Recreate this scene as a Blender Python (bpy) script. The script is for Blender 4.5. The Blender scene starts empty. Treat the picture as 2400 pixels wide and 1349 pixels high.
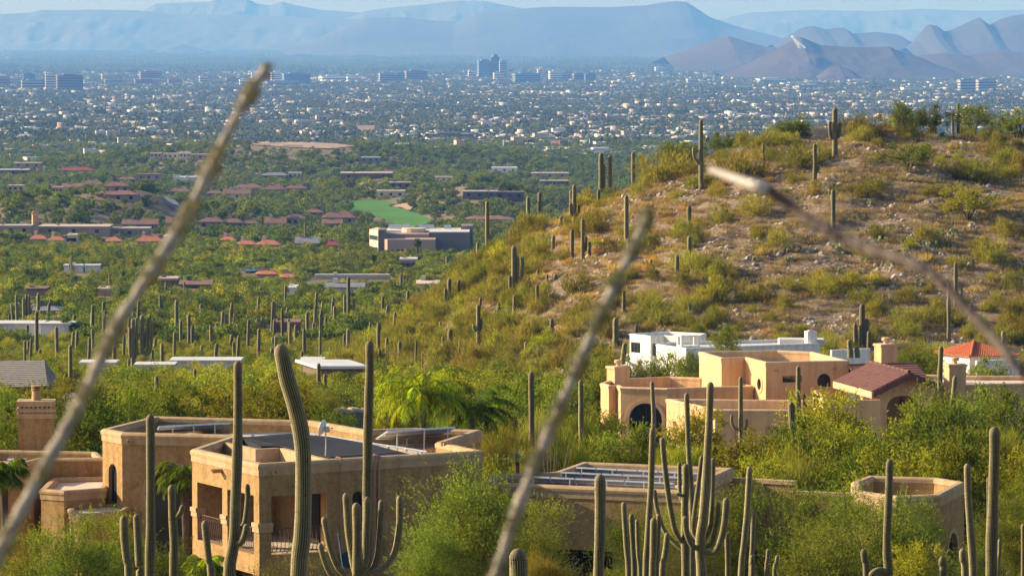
import bpy, bmesh, math, random
import numpy as np
from mathutils import Vector, Matrix
from mathutils.geometry import tessellate_polygon

# ------------------------------------------------------------------ camera, sky, sun, exposure
scene = bpy.context.scene
F = 10000.0                                   # focal length in photograph pixels (2400 px wide frame)
PITCH = math.atan((674.5 - 30.0) / F)
cam_data = bpy.data.cameras.new('camera')
cam = bpy.data.objects.new('camera', cam_data)
scene.collection.objects.link(cam)
scene.camera = cam
cam_data.sensor_width = 36.0
cam_data.lens = F * 36.0 / 2400.0
cam_data.clip_start = 0.5
cam_data.clip_end = 200000.0
cam.location = (0, 0, 0)
cam.rotation_euler = (math.pi / 2 - PITCH, 0, 0)
cam_data.dof.use_dof = True
cam_data.dof.focus_distance = 210.0
cam_data.dof.aperture_fstop = 10.0

SUN_AZ = (-0.972, 0.235)
SUN_EL = math.radians(24.0)
_n = math.hypot(*SUN_AZ)
SUN = Vector((SUN_AZ[0] / _n * math.cos(SUN_EL), SUN_AZ[1] / _n * math.cos(SUN_EL), math.sin(SUN_EL)))
world = bpy.data.worlds.new('World')
scene.world = world
world.use_nodes = True
wnt = world.node_tree
wnt.nodes.clear()
sky = wnt.nodes.new('ShaderNodeTexSky')
sky.sky_type = 'NISHITA'
sky.sun_disc = False
sky.sun_elevation = SUN_EL
sky.sun_rotation = math.atan2(SUN.x, SUN.y)
sky.altitude = 900
sky.air_density = 1.0
sky.dust_density = 4.0
sky.ozone_density = 1.5
bg = wnt.nodes.new('ShaderNodeBackground')
bg.inputs['Strength'].default_value = 0.105
wout = wnt.nodes.new('ShaderNodeOutputWorld')
wnt.links.new(sky.outputs[0], bg.inputs[0])
wnt.links.new(bg.outputs[0], wout.inputs[0])

sun_data = bpy.data.lights.new('sun', 'SUN')
sun_data.energy = 5.0
sun_data.angle = math.radians(0.5)
sun_data.color = (1.0, 0.835, 0.58)
sun = bpy.data.objects.new('sun', sun_data)
sun.rotation_euler = SUN.to_track_quat('Z', 'Y').to_euler()
sun.location = SUN * 300
scene.collection.objects.link(sun)

scene.view_settings.view_transform = 'Standard'
scene.view_settings.look = 'None'
scene.view_settings.gamma = 1.0
scene.view_settings.exposure = 0.86
scene.view_settings.use_curve_mapping = False
scene.render.engine = 'CYCLES'
scene.cycles.use_denoising = True
scene.cycles.max_bounces = 6
scene.cycles.diffuse_bounces = 3
scene.cycles.glossy_bounces = 2
scene.cycles.transmission_bounces = 3
scene.cycles.volume_bounces = 2
scene.cycles.sample_clamp_indirect = 4.0

# ------------------------------------------------------------------ small helpers
rng = np.random.default_rng(7)
random.seed(7)
COL = scene.collection

def P(u, v, Y):
    """world point seen at photo pixel (u, v) at depth Y along the view's ground direction"""
    a, b = (u - 1200.0) / F, (674.5 - v) / F
    dy = math.cos(PITCH) + b * math.sin(PITCH)
    dz = -math.sin(PITCH) + b * math.cos(PITCH)
    k = Y / dy
    return Vector((a * k, Y, dz * k))

def PZ(u, v, z):
    """world point at height z on the line of sight of photo pixel (u, v)"""
    a, b = (u - 1200.0) / F, (674.5 - v) / F
    dy = math.cos(PITCH) + b * math.sin(PITCH)
    dz = -math.sin(PITCH) + b * math.cos(PITCH)
    k = z / dz
    return Vector((a * k, dy * k, z))

def tag(o, label=None, cat=None, group=None, kind=None):
    if label: o['label'] = label
    if cat: o['category'] = cat
    if group: o['group'] = group
    if kind: o['kind'] = kind
    return o

def empty(name, loc=(0, 0, 0), rz=0.0):
    o = bpy.data.objects.new(name, None)
    o.location = loc
    o.rotation_euler = (0, 0, rz)
    o.empty_display_size = 0.2
    COL.objects.link(o)
    return o

def link(name, me, parent=None, loc=None):
    o = bpy.data.objects.new(name, me)
    COL.objects.link(o)
    if parent is not None:
        o.parent = parent
    if loc is not None:
        o.location = loc
    return o

def np_mesh(name, verts, faces, mats=(), mat_idx=None, smooth=False, attrs=None):
    """verts (n,3) array, faces list of (m,k) arrays"""
    me = bpy.data.meshes.new(name)
    verts = np.asarray(verts, dtype=np.float32)
    if not isinstance(faces, list): faces = [faces]
    faces = [np.asarray(f, dtype=np.int32) for f in faces if len(f)]
    nl = sum(f.size for f in faces); nf = sum(len(f) for f in faces)
    me.vertices.add(len(verts)); me.vertices.foreach_set('co', verts.ravel())
    me.loops.add(nl); me.polygons.add(nf)
    me.loops.foreach_set('vertex_index', np.concatenate([f.ravel() for f in faces]))
    starts = []; c = 0
    for f in faces:
        k = f.shape[1]
        starts.append(np.arange(len(f), dtype=np.int32) * k + c); c += f.size
    me.polygons.foreach_set('loop_start', np.concatenate(starts))
    for m in mats: me.materials.append(m)
    if mat_idx is not None:
        me.polygons.foreach_set('material_index', np.asarray(mat_idx, dtype=np.int32))
    if smooth:
        me.polygons.foreach_set('use_smooth', np.ones(nf, dtype=bool))
    if attrs:
        for k, (dom, arr) in attrs.items():
            arr = np.asarray(arr, dtype=np.float32)
            if arr.ndim == 1:
                a = me.attributes.new(k, 'FLOAT', dom); a.data.foreach_set('value', arr)
            else:
                a = me.attributes.new(k, 'FLOAT_COLOR', dom)
                if arr.shape[1] == 3: arr = np.hstack([arr, np.ones((len(arr), 1), np.float32)])
                a.data.foreach_set('color', arr.ravel())
    me.update(calc_edges=True)
    return me

class MB:
    """collects faces of one part in world or local metres"""
    def __init__(s): s.v = []; s.f = []
    def add(s, vs, fs):
        b = len(s.v); s.v += [tuple(x) for x in vs]; s.f += [tuple(i + b for i in f) for f in fs]
    def box(s, c, size, rz=0.0, tilt=None):
        hx, hy, hz = size[0] / 2, size[1] / 2, size[2] / 2
        R = Matrix.Rotation(rz, 3, 'Z')
        if tilt is not None: R = R @ tilt
        vs = [Vector(c) + R @ Vector((x * hx, y * hy, z * hz)) for x in (-1, 1) for y in (-1, 1) for z in (-1, 1)]
        s.add(vs, [(0, 1, 3, 2), (4, 6, 7, 5), (0, 4, 5, 1), (2, 3, 7, 6), (0, 2, 6, 4), (1, 5, 7, 3)])
    def prism(s, poly, z0, z1):
        n = len(poly)
        vs = [(p[0], p[1], z0) for p in poly] + [(p[0], p[1], z1) for p in poly]
        fs = [(i, (i + 1) % n, n + (i + 1) % n, n + i) for i in range(n)]
        tri = tessellate_polygon([[Vector((p[0], p[1], 0)) for p in poly]])
        up = []
        for t in tri:
            a, b, c = [Vector((poly[i][0], poly[i][1], 0)) for i in t]
            t = t if (b - a).cross(c - a).z > 0 else t[::-1]
            up.append(t)
        fs += [tuple(n + i for i in t) for t in up] + [t[::-1] for t in up]
        s.add(vs, fs)
    def tube(s, pts, r, n=6, cap=True):
        pts = [Vector(p) for p in pts]
        rs = r if isinstance(r, (list, tuple)) else [r] * len(pts)
        vs = []; up0 = Vector((0.3, 0.2, 1)).normalized()
        for i, p in enumerate(pts):
            d = (pts[min(i + 1, len(pts) - 1)] - pts[max(i - 1, 0)]).normalized()
            a = d.cross(up0)
            if a.length < 1e-3: a = d.cross(Vector((1, 0, 0)))
            a.normalize(); b = d.cross(a)
            for k in range(n):
                t = 2 * math.pi * k / n
                vs.append(p + (a * math.cos(t) + b * math.sin(t)) * rs[i])
        fs = []
        for i in range(len(pts) - 1):
            for k in range(n):
                fs.append((i * n + k, i * n + (k + 1) % n, (i + 1) * n + (k + 1) % n, (i + 1) * n + k))
        if cap:
            fs.append(tuple(range(n))[::-1]); fs.append(tuple(range((len(pts) - 1) * n, len(pts) * n)))
        s.add(vs, fs)
    def mesh(s, name, m, smooth=False):
        me = bpy.data.meshes.new(name)
        me.from_pydata(s.v, [], s.f)
        if m is not None: me.materials.append(m)
        if smooth:
            for p in me.polygons: p.use_smooth = True
        me.update()
        return me
    def build(s, name, m, parent=None, smooth=False):
        """mesh in world coordinates, origin at the centre of its foot"""
        if not s.v: return None
        a = np.array(s.v)
        org = Vector(((a[:, 0].min() + a[:, 0].max()) / 2, (a[:, 1].min() + a[:, 1].max()) / 2, a[:, 2].min()))
        s.v = [(x - org.x, y - org.y, z - org.z) for x, y, z in s.v]
        me = s.mesh(name, m, smooth)
        o = link(name, me, parent)
        off = Vector((0, 0, 0))
        q = parent
        while q is not None:
            off = off + q.location; q = q.parent
        o.location = org - off
        return o

# ------------------------------------------------------------------ procedural materials
def new_mat(name):
    m = bpy.data.materials.new(name); m.use_nodes = True
    nt = m.node_tree; nt.nodes.clear()
    out = nt.nodes.new('ShaderNodeOutputMaterial')
    return m, nt, out

def N(nt, typ, **kw):
    n = nt.nodes.new(typ)
    for k, v in kw.items():
        if k.startswith('i_'):
            n.inputs[k[2:].replace('_', ' ')].default_value = v
        else:
            setattr(n, k, v)
    return n

def noise(nt, scale, detail=4.0, rough=0.6, co=None):
    t = N(nt, 'ShaderNodeTexNoise'); t.inputs['Scale'].default_value = scale
    t.inputs['Detail'].default_value = detail; t.inputs['Roughness'].default_value = rough
    if co is not None: nt.links.new(co, t.inputs['Vector'])
    return t.outputs['Fac']

def ramp(nt, fac, stops):
    r = N(nt, 'ShaderNodeValToRGB')
    el = r.color_ramp.elements
    while len(el) < len(stops): el.new(0.5)
    for e, (p, c) in zip(el, stops):
        e.position = p; e.color = (*c, 1) if len(c) == 3 else c
    nt.links.new(fac, r.inputs[0])
    return r.outputs[0]

def mixc(nt, fac, a, b, mode='MIX'):
    m = N(nt, 'ShaderNodeMix', data_type='RGBA', blend_type=mode)
    for sock, val in ((0, fac), (6, a), (7, b)):
        if hasattr(val, 'is_linked') or hasattr(val, 'links'): nt.links.new(val, m.inputs[sock])
        elif sock == 0: m.inputs[0].default_value = val
        else: m.inputs[sock].default_value = (*val, 1)
    return m.outputs[2]

def surf(name, c1, c2, scale=2.0, rough=0.9, bump=0.0, bscale=20.0, c3=None, spec=0.2, metal=0.0, coord='pos', stretch=None):
    """two or three tone weathered surface"""
    m, nt, out = new_mat(name)
    if coord == 'pos':
        co = N(nt, 'ShaderNodeNewGeometry').outputs['Position']
    else:
        co = N(nt, 'ShaderNodeTexCoord').outputs['Object']
    if stretch:
        mp = N(nt, 'ShaderNodeMapping'); mp.inputs['Scale'].default_value = stretch
        nt.links.new(co, mp.inputs['Vector']); co = mp.outputs[0]
    n1 = noise(nt, scale, 5, 0.65, co)
    stops = [(0.3, c1), (0.7, c2)] if c3 is None else [(0.25, c1), (0.5, c2), (0.75, c3)]
    col = ramp(nt, n1, stops)
    p = N(nt, 'ShaderNodeBsdfPrincipled')
    nt.links.new(col, p.inputs['Base Color'])
    p.inputs['Roughness'].default_value = rough
    p.inputs['Specular IOR Level'].default_value = spec
    p.inputs['Metallic'].default_value = metal
    if bump:
        b = N(nt, 'ShaderNodeBump'); b.inputs['Strength'].default_value = 0.6; b.inputs['Distance'].default_value = bump
        nt.links.new(noise(nt, bscale, 4, 0.7, co), b.inputs['Height'])
        nt.links.new(b.outputs[0], p.inputs['Normal'])
    nt.links.new(p.outputs[0], out.inputs[0])
    return m

def leaf_mat(name, cols, trans=0.35, tint=None):
    """foliage: every leaf its own tone, every plant its own shift, light passing through"""
    m, nt, out = new_mat(name)
    g = N(nt, 'ShaderNodeNewGeometry')
    oi = N(nt, 'ShaderNodeObjectInfo')
    k = len(cols)
    col = ramp(nt, g.outputs['Random Per Island'], [(i / (k - 1), c) for i, c in enumerate(cols)])
    hs = N(nt, 'ShaderNodeHueSaturation')
    mr = N(nt, 'ShaderNodeMapRange'); mr.inputs[3].default_value = 0.485; mr.inputs[4].default_value = 0.535
    nt.links.new(oi.outputs['Random'], mr.inputs[0]); nt.links.new(mr.outputs[0], hs.inputs['Hue'])
    mv = N(nt, 'ShaderNodeMath', operation='MULTIPLY_ADD'); mv.inputs[1].default_value = 7.13; mv.inputs[2].default_value = 0.3
    nt.links.new(oi.outputs['Random'], mv.inputs[0])
    fr = N(nt, 'ShaderNodeMath', operation='FRACT'); nt.links.new(mv.outputs[0], fr.inputs[0])
    mr2 = N(nt, 'ShaderNodeMapRange'); mr2.inputs[3].default_value = 0.62; mr2.inputs[4].default_value = 1.3
    nt.links.new(fr.outputs[0], mr2.inputs[0]); nt.links.new(mr2.outputs[0], hs.inputs['Value'])
    nt.links.new(col, hs.inputs['Color'])
    d = N(nt, 'ShaderNodeBsdfDiffuse'); t = N(nt, 'ShaderNodeBsdfTranslucent')
    nt.links.new(hs.outputs[0], d.inputs[0])
    tc = mixc(nt, 1.0, hs.outputs[0], tint or (1.3, 1.25, 0.55), 'MULTIPLY')
    nt.links.new(tc, t.inputs[0])
    mx = N(nt, 'ShaderNodeMixShader'); mx.inputs[0].default_value = trans
    nt.links.new(d.outputs[0], mx.inputs[1]); nt.links.new(t.outputs[0], mx.inputs[2])
    nt.links.new(mx.outputs[0], out.inputs[0])
    return m

def attr_mat(name, attr='paint', rough=0.85, var=0.15, scale=0.3):
    """painted or plastered surface whose colour is stored per building"""
    m, nt, out = new_mat(name)
    a = N(nt, 'ShaderNodeAttribute'); a.attribute_name = attr
    co = N(nt, 'ShaderNodeNewGeometry').outputs['Position']
    mr = N(nt, 'ShaderNodeMapRange'); mr.inputs[3].default_value = 1 - var; mr.inputs[4].default_value = 1 + var
    nt.links.new(noise(nt, scale, 3, 0.6, co), mr.inputs[0])
    c = mixc(nt, 1.0, a.outputs['Color'], mr.outputs[0], 'MULTIPLY')
    p = N(nt, 'ShaderNodeBsdfPrincipled'); p.inputs['Roughness'].default_value = rough
    p.inputs['Specular IOR Level'].default_value = 0.2
    nt.links.new(c, p.inputs['Base Color']); nt.links.new(p.outputs[0], out.inputs[0])
    return m
# ------------------------------------------------------------------ land
PROF_D = np.array([-60, 0, 20, 60, 100, 130, 165, 200, 250, 295, 330, 410, 450, 520, 600, 750, 1000, 1300, 1600, 2000, 2500, 3200, 4000, 5500, 8000, 12000, 20000, 30000, 45000, 70000], float)
PROF_Z = np.array([-1.6, -1.8, -4.5, -11, -16.5, -20.5, -24, -26.2, -29, -31.2, -33.2, -37.5, -40.5, -45.5, -50, -57, -66, -76, -86, -96, -105, -115, -126, -146, -168, -198, -240, -266, -292, -330], float)
BUMPS = []          # (X, Y, radius x, radius y, height)
def bump_px(u, d, wu, wd, h):
    BUMPS.append(((u - 1200) / F * d, d, wu / F * d, wd, h))
bump_px(60, 1720, 260, 110, 14.0)
bump_px(330, 1800, 150, 100, 12.0)
bump_px(480, 3050, 330, 180, 14.0)
bump_px(800, 3150, 260, 180, 13.0)
bump_px(1120, 2150, 130, 150, 13.0)
bump_px(1130, 3300, 160, 200, 8.0)
bump_px(600, 1900, 120, 120, 5.0)
bump_px(950, 2500, 160, 150, 5.0)
bump_px(200, 2500, 200, 160, 6.0)

bump_px(940, 1840, 130, 110, -6.0)
bump_px(890, 2330, 140, 180, 9.0)

def vnoise(x, y, s):
    x = np.asarray(x, float) / s; y = np.asarray(y, float) / s
    return (np.sin(1.7 * x + 0.6 * y + 1.3) * np.cos(1.1 * y - 0.7 * x + 0.4) + 0.5 * np.sin(3.1 * x - 2.3 * y + 2.1)
            + 0.5 * np.cos(2.9 * y + 1.9 * x) + 0.3 * np.sin(6.3 * x + 4.1 * y) * np.cos(5.7 * y - 3.3 * x)) / 2.0

HU = np.array([300, 700, 850, 1000, 1100, 1200, 1300, 1400, 1500, 1600, 1700, 1800, 1900, 2000, 2100, 2200, 2330, 2400, 2700, 3200], float)
HV = np.array([1100, 900, 805, 722, 645, 580, 525, 465, 425, 388, 352, 335, 318, 304, 300, 318, 322, 312, 330, 420], float)
YC, YB = 570.0, 462.0
def base_z(X, Y):
    X = np.asarray(X, float); Y = np.asarray(Y, float)
    z = np.interp(Y, PROF_D, PROF_Z)
    for bx, by, rx, ry, h in BUMPS:
        z = z + h * np.exp(-((X - bx) / rx) ** 2 - ((Y - by) / ry) ** 2)
    w = np.clip((Y - 60) / 200, 0, 1)
    z = z + w * (0.35 * vnoise(X, Y, 23.0) + np.clip(Y / 1500, 0, 2) * 0.9 * vnoise(X, Y, 160.0))
    return z
def hill_z(X, Y):
    X = np.asarray(X, float); Y = np.asarray(Y, float)
    cz = -(np.interp(X / YC * F + 1200, HU, HV) - 30) / F * YC
    zb = -37.6 + (YB - Y) * 0.012
    zb = zb - 0.28 * (np.sqrt((X - 6) ** 2 + 64) - (X - 6))
    s = np.clip((Y - YB) / (YC - YB), 0, 1)
    s = 0.55 * s + 0.45 * (s * s * (3 - 2 * s)) + 0.10 * np.sin(s * np.pi)
    front = zb + (cz - zb) * s
    back = cz - (Y - YC) * 0.30 - np.clip(Y - YC - 30, 0, None) * 0.15
    z = np.where(Y <= YC, front, back)
    amp = np.clip((Y - YB) / 30, 0, 1)
    z = z + amp * (0.55 * vnoise(X, Y, 5.5) + 0.9 * vnoise(X + 40, Y, 17.0) + 0.22 * vnoise(X, Y + 9, 1.9))
    z = np.where(Y < 400, z - (400 - Y) * 0.5, z)
    return z
def ground_z(X, Y):
    return np.maximum(base_z(X, Y), hill_z(X, Y))
def gz(x, y): return float(ground_z(np.array([x]), np.array([y]))[0])

def v_to_d(v):
    """distance at which the sloping plain passes under photo row v"""
    d = np.exp(np.linspace(math.log(150), math.log(60000), 900))
    row = 30 - np.interp(d, PROF_D, PROF_Z) / d * F
    i = np.argsort(row)
    return float(np.interp(v, row[i], d[i]))

def soil_mat():
    m, nt, out = new_mat('desert_soil')
    co = N(nt, 'ShaderNodeNewGeometry').outputs['Position']
    a = ramp(nt, noise(nt, 0.012, 6, 0.7, co), [(0.3, (0.16, 0.125, 0.075)), (0.5, (0.24, 0.18, 0.11)), (0.7, (0.13, 0.13, 0.06))])
    b = ramp(nt, noise(nt, 0.35, 6, 0.75, co), [(0.35, (0.11, 0.105, 0.045)), (0.62, (0.27, 0.20, 0.125))])
    c = mixc(nt, 0.55, a, b)
    p = N(nt, 'ShaderNodeBsdfPrincipled'); p.inputs['Roughness'].default_value = 0.95; p.inputs['Specular IOR Level'].default_value = 0.1
    nt.links.new(c, p.inputs['Base Color'])
    bm_ = N(nt, 'ShaderNodeBump'); bm_.inputs['Distance'].default_value = 0.15
    nt.links.new(noise(nt, 3.0, 6, 0.75, co), bm_.inputs['Height']); nt.links.new(bm_.outputs[0], p.inputs['Normal'])
    nt.links.new(p.outputs[0], out.inputs[0])
    return m
def rock_slope_mat():
    m, nt, out = new_mat('rocky_slope')
    co = N(nt, 'ShaderNodeNewGeometry').outputs['Position']
    a = ramp(nt, noise(nt, 0.16, 6, 0.7, co), [(0.32, (0.22, 0.155, 0.09)), (0.5, (0.36, 0.26, 0.165)), (0.66, (0.35, 0.255, 0.11))])
    vo = N(nt, 'ShaderNodeTexVoronoi'); vo.inputs['Scale'].default_value = 1.7; nt.links.new(co, vo.inputs['Vector'])
    g = ramp(nt, vo.outputs['Distance'], [(0.10, (0.52, 0.43, 0.34)), (0.26, (0.31, 0.225, 0.155)), (0.55, (0.10, 0.07, 0.05))])
    c = mixc(nt, noise(nt, 0.5, 4, 0.7, co), a, g)
    p = N(nt, 'ShaderNodeBsdfPrincipled'); p.inputs['Roughness'].default_value = 0.95; p.inputs['Specular IOR Level'].default_value = 0.1
    nt.links.new(c, p.inputs['Base Color'])
    bm_ = N(nt, 'ShaderNodeBump'); bm_.inputs['Distance'].default_value = 0.35; bm_.inputs['Strength'].default_value = 0.9
    nt.links.new(noise(nt, 1.6, 7, 0.8, co), bm_.inputs['Height']); nt.links.new(bm_.outputs[0], p.inputs['Normal'])
    nt.links.new(p.outputs[0], out.inputs[0])
    return m
M_SOIL = soil_mat(); M_ROCKY = rock_slope_mat()

def grid_mesh(name, X, Y, Z, m, smooth=True):
    r, c = X.shape
    idx = np.arange(r * c).reshape(r, c)
    f = np.stack([idx[:-1, :-1], idx[:-1, 1:], idx[1:, 1:], idx[1:, :-1]], -1).reshape(-1, 4)
    return np_mesh(name, np.stack([X, Y, Z], -1).reshape(-1, 3), f, [m], smooth=smooth)

# ground: fan of cells that reaches the horizon
yy = np.concatenate([np.linspace(-60, 100, 20)[:-1], np.exp(np.linspace(math.log(100), math.log(35600), 420))])
aa = np.linspace(-1, 1, 261)
Yg = np.repeat(yy[:, None], len(aa), 1)
half = 90 + np.clip(Yg, 0, None) * 0.30
Xg = aa[None, :] * half * (0.45 + 0.55 * np.abs(aa[None, :]) ** 0.7)
tag(link('ground', grid_mesh('ground', Xg, Yg, base_z(Xg, Yg), M_SOIL)), 'tan desert ground sloping down to the valley', kind='structure')
xs = np.linspace(-45, 130, 320); ys = np.linspace(385, 690, 360)
Xh, Yh = np.meshgrid(xs, ys)
tag(link('hill', grid_mesh('hill', Xh, Yh, hill_z(Xh, Yh), M_ROCKY)), 'rocky brown hill with scattered shrubs', kind='structure')

# ------------------------------------------------------------------ mountains
def ridged(x, y, seed):
    r = 0.0; a = 1.0; f = 1.0
    for k in range(5):
        r = r + a * (1 - np.abs(vnoise(x * f + seed * 17.3 + k * 5, y * f - seed * 9.1, 1.0)))
        a *= 0.5; f *= 2.1
    return r / 1.9
def mountain(label, prof, d, base_v, width, m, rough=0.10, seed=1, nu=220, nv=64):
    us = np.array([p[0] for p in prof], float); vs = np.array([p[1] for p in prof], float)
    u = np.linspace(us[0], us[-1], nu)
    crest = -(np.interp(u, us, vs) - 30) / F * d
    zb = -(base_v - 30) / F * d
    t = np.linspace(-1, 1, nv)
    X = np.zeros((nv, nu)); Y = np.zeros((nv, nu)); Z = np.zeros((nv, nu))
    for j, tt in enumerate(t):
        Y[j] = d + tt * width; X[j] = (u - 1200) / F * d
        k = 1 - abs(tt)
        h = np.clip(crest - zb, 0, None)
        rg = ridged(X[j] / (width * 0.35), Y[j] / (width * 0.45), seed)
        Z[j] = zb - 0.02 * width * abs(tt) + h * (0.35 * k + 0.65 * k * k * (3 - 2 * k)) + h * rough * 4.0 * (rg - 1.0) * (4 * k * (1 - k)) - 8 * (abs(tt) > 0.97)
    X = X + (np.sin(X / (width * .2)) * width * .02)
    o = link('mountain', grid_mesh('mountain', X, Y, Z, m))
    return tag(o, label, kind='structure')
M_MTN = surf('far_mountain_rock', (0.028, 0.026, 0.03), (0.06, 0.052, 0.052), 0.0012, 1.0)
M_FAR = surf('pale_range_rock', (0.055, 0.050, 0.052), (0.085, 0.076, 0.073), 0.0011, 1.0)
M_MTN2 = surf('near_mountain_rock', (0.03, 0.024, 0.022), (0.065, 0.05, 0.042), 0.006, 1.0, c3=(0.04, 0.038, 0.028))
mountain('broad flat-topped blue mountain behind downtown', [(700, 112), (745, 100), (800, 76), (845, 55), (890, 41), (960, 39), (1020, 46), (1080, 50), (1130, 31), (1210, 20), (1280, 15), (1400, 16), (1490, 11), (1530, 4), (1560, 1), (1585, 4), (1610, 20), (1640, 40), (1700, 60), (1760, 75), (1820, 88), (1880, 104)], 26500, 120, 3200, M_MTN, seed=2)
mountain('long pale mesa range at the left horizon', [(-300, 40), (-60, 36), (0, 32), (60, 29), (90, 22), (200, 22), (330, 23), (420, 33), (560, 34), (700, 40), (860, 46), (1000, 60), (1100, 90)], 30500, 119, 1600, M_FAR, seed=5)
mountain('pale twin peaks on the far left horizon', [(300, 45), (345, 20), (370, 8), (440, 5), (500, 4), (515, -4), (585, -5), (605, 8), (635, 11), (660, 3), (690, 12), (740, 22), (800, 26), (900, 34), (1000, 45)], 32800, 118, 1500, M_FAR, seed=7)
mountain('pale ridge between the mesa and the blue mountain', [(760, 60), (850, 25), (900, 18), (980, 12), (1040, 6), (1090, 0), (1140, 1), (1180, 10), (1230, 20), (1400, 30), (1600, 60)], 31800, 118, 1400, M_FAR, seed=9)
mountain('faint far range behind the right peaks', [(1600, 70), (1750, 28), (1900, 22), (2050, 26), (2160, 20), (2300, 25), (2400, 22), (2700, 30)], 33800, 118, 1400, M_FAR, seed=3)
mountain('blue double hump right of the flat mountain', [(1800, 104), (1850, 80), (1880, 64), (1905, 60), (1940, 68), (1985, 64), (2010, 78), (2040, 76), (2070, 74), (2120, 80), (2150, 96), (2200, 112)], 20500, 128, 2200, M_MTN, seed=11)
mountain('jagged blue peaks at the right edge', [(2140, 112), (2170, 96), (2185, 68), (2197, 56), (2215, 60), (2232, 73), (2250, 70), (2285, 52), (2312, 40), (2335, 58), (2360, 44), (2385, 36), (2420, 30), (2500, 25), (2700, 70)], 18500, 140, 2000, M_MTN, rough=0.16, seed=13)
mountain('low dusky hill left of the white-marked peak', [(1540, 134), (1590, 118), (1640, 101), (1700, 83), (1745, 95), (1790, 107), (1840, 113), (1900, 140)], 16500, 138, 1400, M_MTN2, seed=17)
A_PROF = [(1690, 176), (1740, 160), (1780, 142), (1830, 116), (1858, 99), (1885, 85), (1905, 92), (1930, 104), (1965, 107), (2020, 109), (2078, 107), (2105, 122), (2140, 132), (2180, 150), (2240, 172)]
mountain('brown peak with a white mark near its top', A_PROF, 13500, 172, 900, M_MTN2, rough=0.12, seed=19)
mountain('low brown foothills below the jagged peaks', [(2060, 158), (2120, 133), (2200, 124), (2260, 130), (2320, 118), (2400, 122), (2500, 110), (2700, 150)], 14500, 160, 1100, M_MTN2, seed=23)
mountain('small dark knoll at the foot of the brown peak', [(1910, 180), (1935, 160), (1960, 154), (1985, 162), (2010, 180)], 12600, 184, 350, M_MTN2, seed=29, nu=50)
mountain('tiny knoll on the valley floor', [(370, 119), (405, 109), (430, 104), (458, 110), (490, 119)], 27000, 121, 500, M_MTN, seed=31, nu=40)
# whitewashed rocks in the shape of a letter near the summit
def mountain_letter():
    mb = MB()
    c = P(1869, 99, 13500 - 560)
    R = Matrix.Rotation(math.radians(-58), 3, 'Z') @ Matrix.Rotation(math.radians(48), 3, 'X')
    for a, b in (((-14, 0, -26), (0, 0, 26)), ((14, 0, -26), (0, 0, 26)), ((-9, 0, -8), (9, 0, -8))):
        a, b = Vector(a), Vector(b)
        d = (b - a).normalized(); s = Vector((d.z, 0, -d.x)) * 4.5; h = Vector((0, 2, 0))
        vs = [c + R @ q for q in (a - s - h, a + s - h, b + s - h, b - s - h, a - s + h, a + s + h, b + s + h, b - s + h)]
        mb.add(vs, [(0, 1, 2, 3), (7, 6, 5, 4), (0, 4, 5, 1), (1, 5, 6, 2), (2, 6, 7, 3), (3, 7, 4, 0)])
    o = mb.build('hillside_letter', surf('whitewash', (0.75, 0.75, 0.74), (0.85, 0.85, 0.84), 0.1))
    tag(o, 'whitewashed letter A on the side of the brown peak', 'letter')
mountain_letter()
# ------------------------------------------------------------------ house building kit
def stucco(name, c1, c2, c3, stain):
    """trowelled stucco: broad weathering, trowel marks, rain streaks below the parapet"""
    m, nt, out = new_mat(name)
    co = N(nt, 'ShaderNodeNewGeometry').outputs['Position']
    base = ramp(nt, noise(nt, 0.9, 6, 0.7, co), [(0.28, c1), (0.5, c2), (0.72, c3)])
    fine = ramp(nt, noise(nt, 5.0, 5, 0.75, co), [(0.36, stain), (0.56, (1, 1, 1))])
    c = mixc(nt, 0.6, base, mixc(nt, 1.0, base, fine, 'MULTIPLY'))
    mp = N(nt, 'ShaderNodeMapping'); mp.inputs['Scale'].default_value = (2.2, 2.2, 0.16)
    nt.links.new(co, mp.inputs['Vector'])
    st = ramp(nt, noise(nt, 1.0, 4, 0.6, mp.outputs[0]), [(0.38, (0.70, 0.64, 0.56)), (0.55, (1, 1, 1))])
    c = mixc(nt, 0.55, c, mixc(nt, 1.0, c, st, 'MULTIPLY'))
    p = N(nt, 'ShaderNodeBsdfPrincipled'); p.inputs['Roughness'].default_value = 0.92; p.inputs['Specular IOR Level'].default_value = 0.15
    nt.links.new(c, p.inputs['Base Color'])
    b = N(nt, 'ShaderNodeBump'); b.inputs['Distance'].default_value = 0.03; b.inputs['Strength'].default_value = 0.7
    nt.links.new(noise(nt, 9.0, 5, 0.7, co), b.inputs['Height']); nt.links.new(b.outputs[0], p.inputs['Normal'])
    nt.links.new(p.outputs[0], out.inputs[0])
    return m
M_TAN = stucco('tan_stucco', (0.28, 0.175, 0.075), (0.40, 0.255, 0.108), (0.345, 0.215, 0.09), (0.56, 0.48, 0.39))
M_TANCAP = stucco('pale_tan_trim', (0.43, 0.295, 0.165), (0.48, 0.335, 0.19), (0.45, 0.31, 0.175), (0.8, 0.75, 0.68))
M_PEACH = stucco('peach_stucco', (0.62, 0.39, 0.195), (0.68, 0.43, 0.22), (0.65, 0.41, 0.205), (0.92, 0.89, 0.85))
M_PEACHCAP = stucco('peach_trim', (0.60, 0.40, 0.23), (0.65, 0.44, 0.255), (0.62, 0.42, 0.24), (0.93, 0.9, 0.86))
M_WHITE = stucco('white_stucco', (0.70, 0.68, 0.63), (0.76, 0.745, 0.70), (0.73, 0.71, 0.665), (0.93, 0.92, 0.9))
M_DECK = surf('roof_coating', (0.50, 0.40, 0.31), (0.60, 0.50, 0.41), 0.7, 0.85, c3=(0.46, 0.36, 0.28))
M_WDECK = surf('white_roof_coating', (0.48, 0.46, 0.43), (0.60, 0.58, 0.55), 0.5, 0.85)
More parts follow.
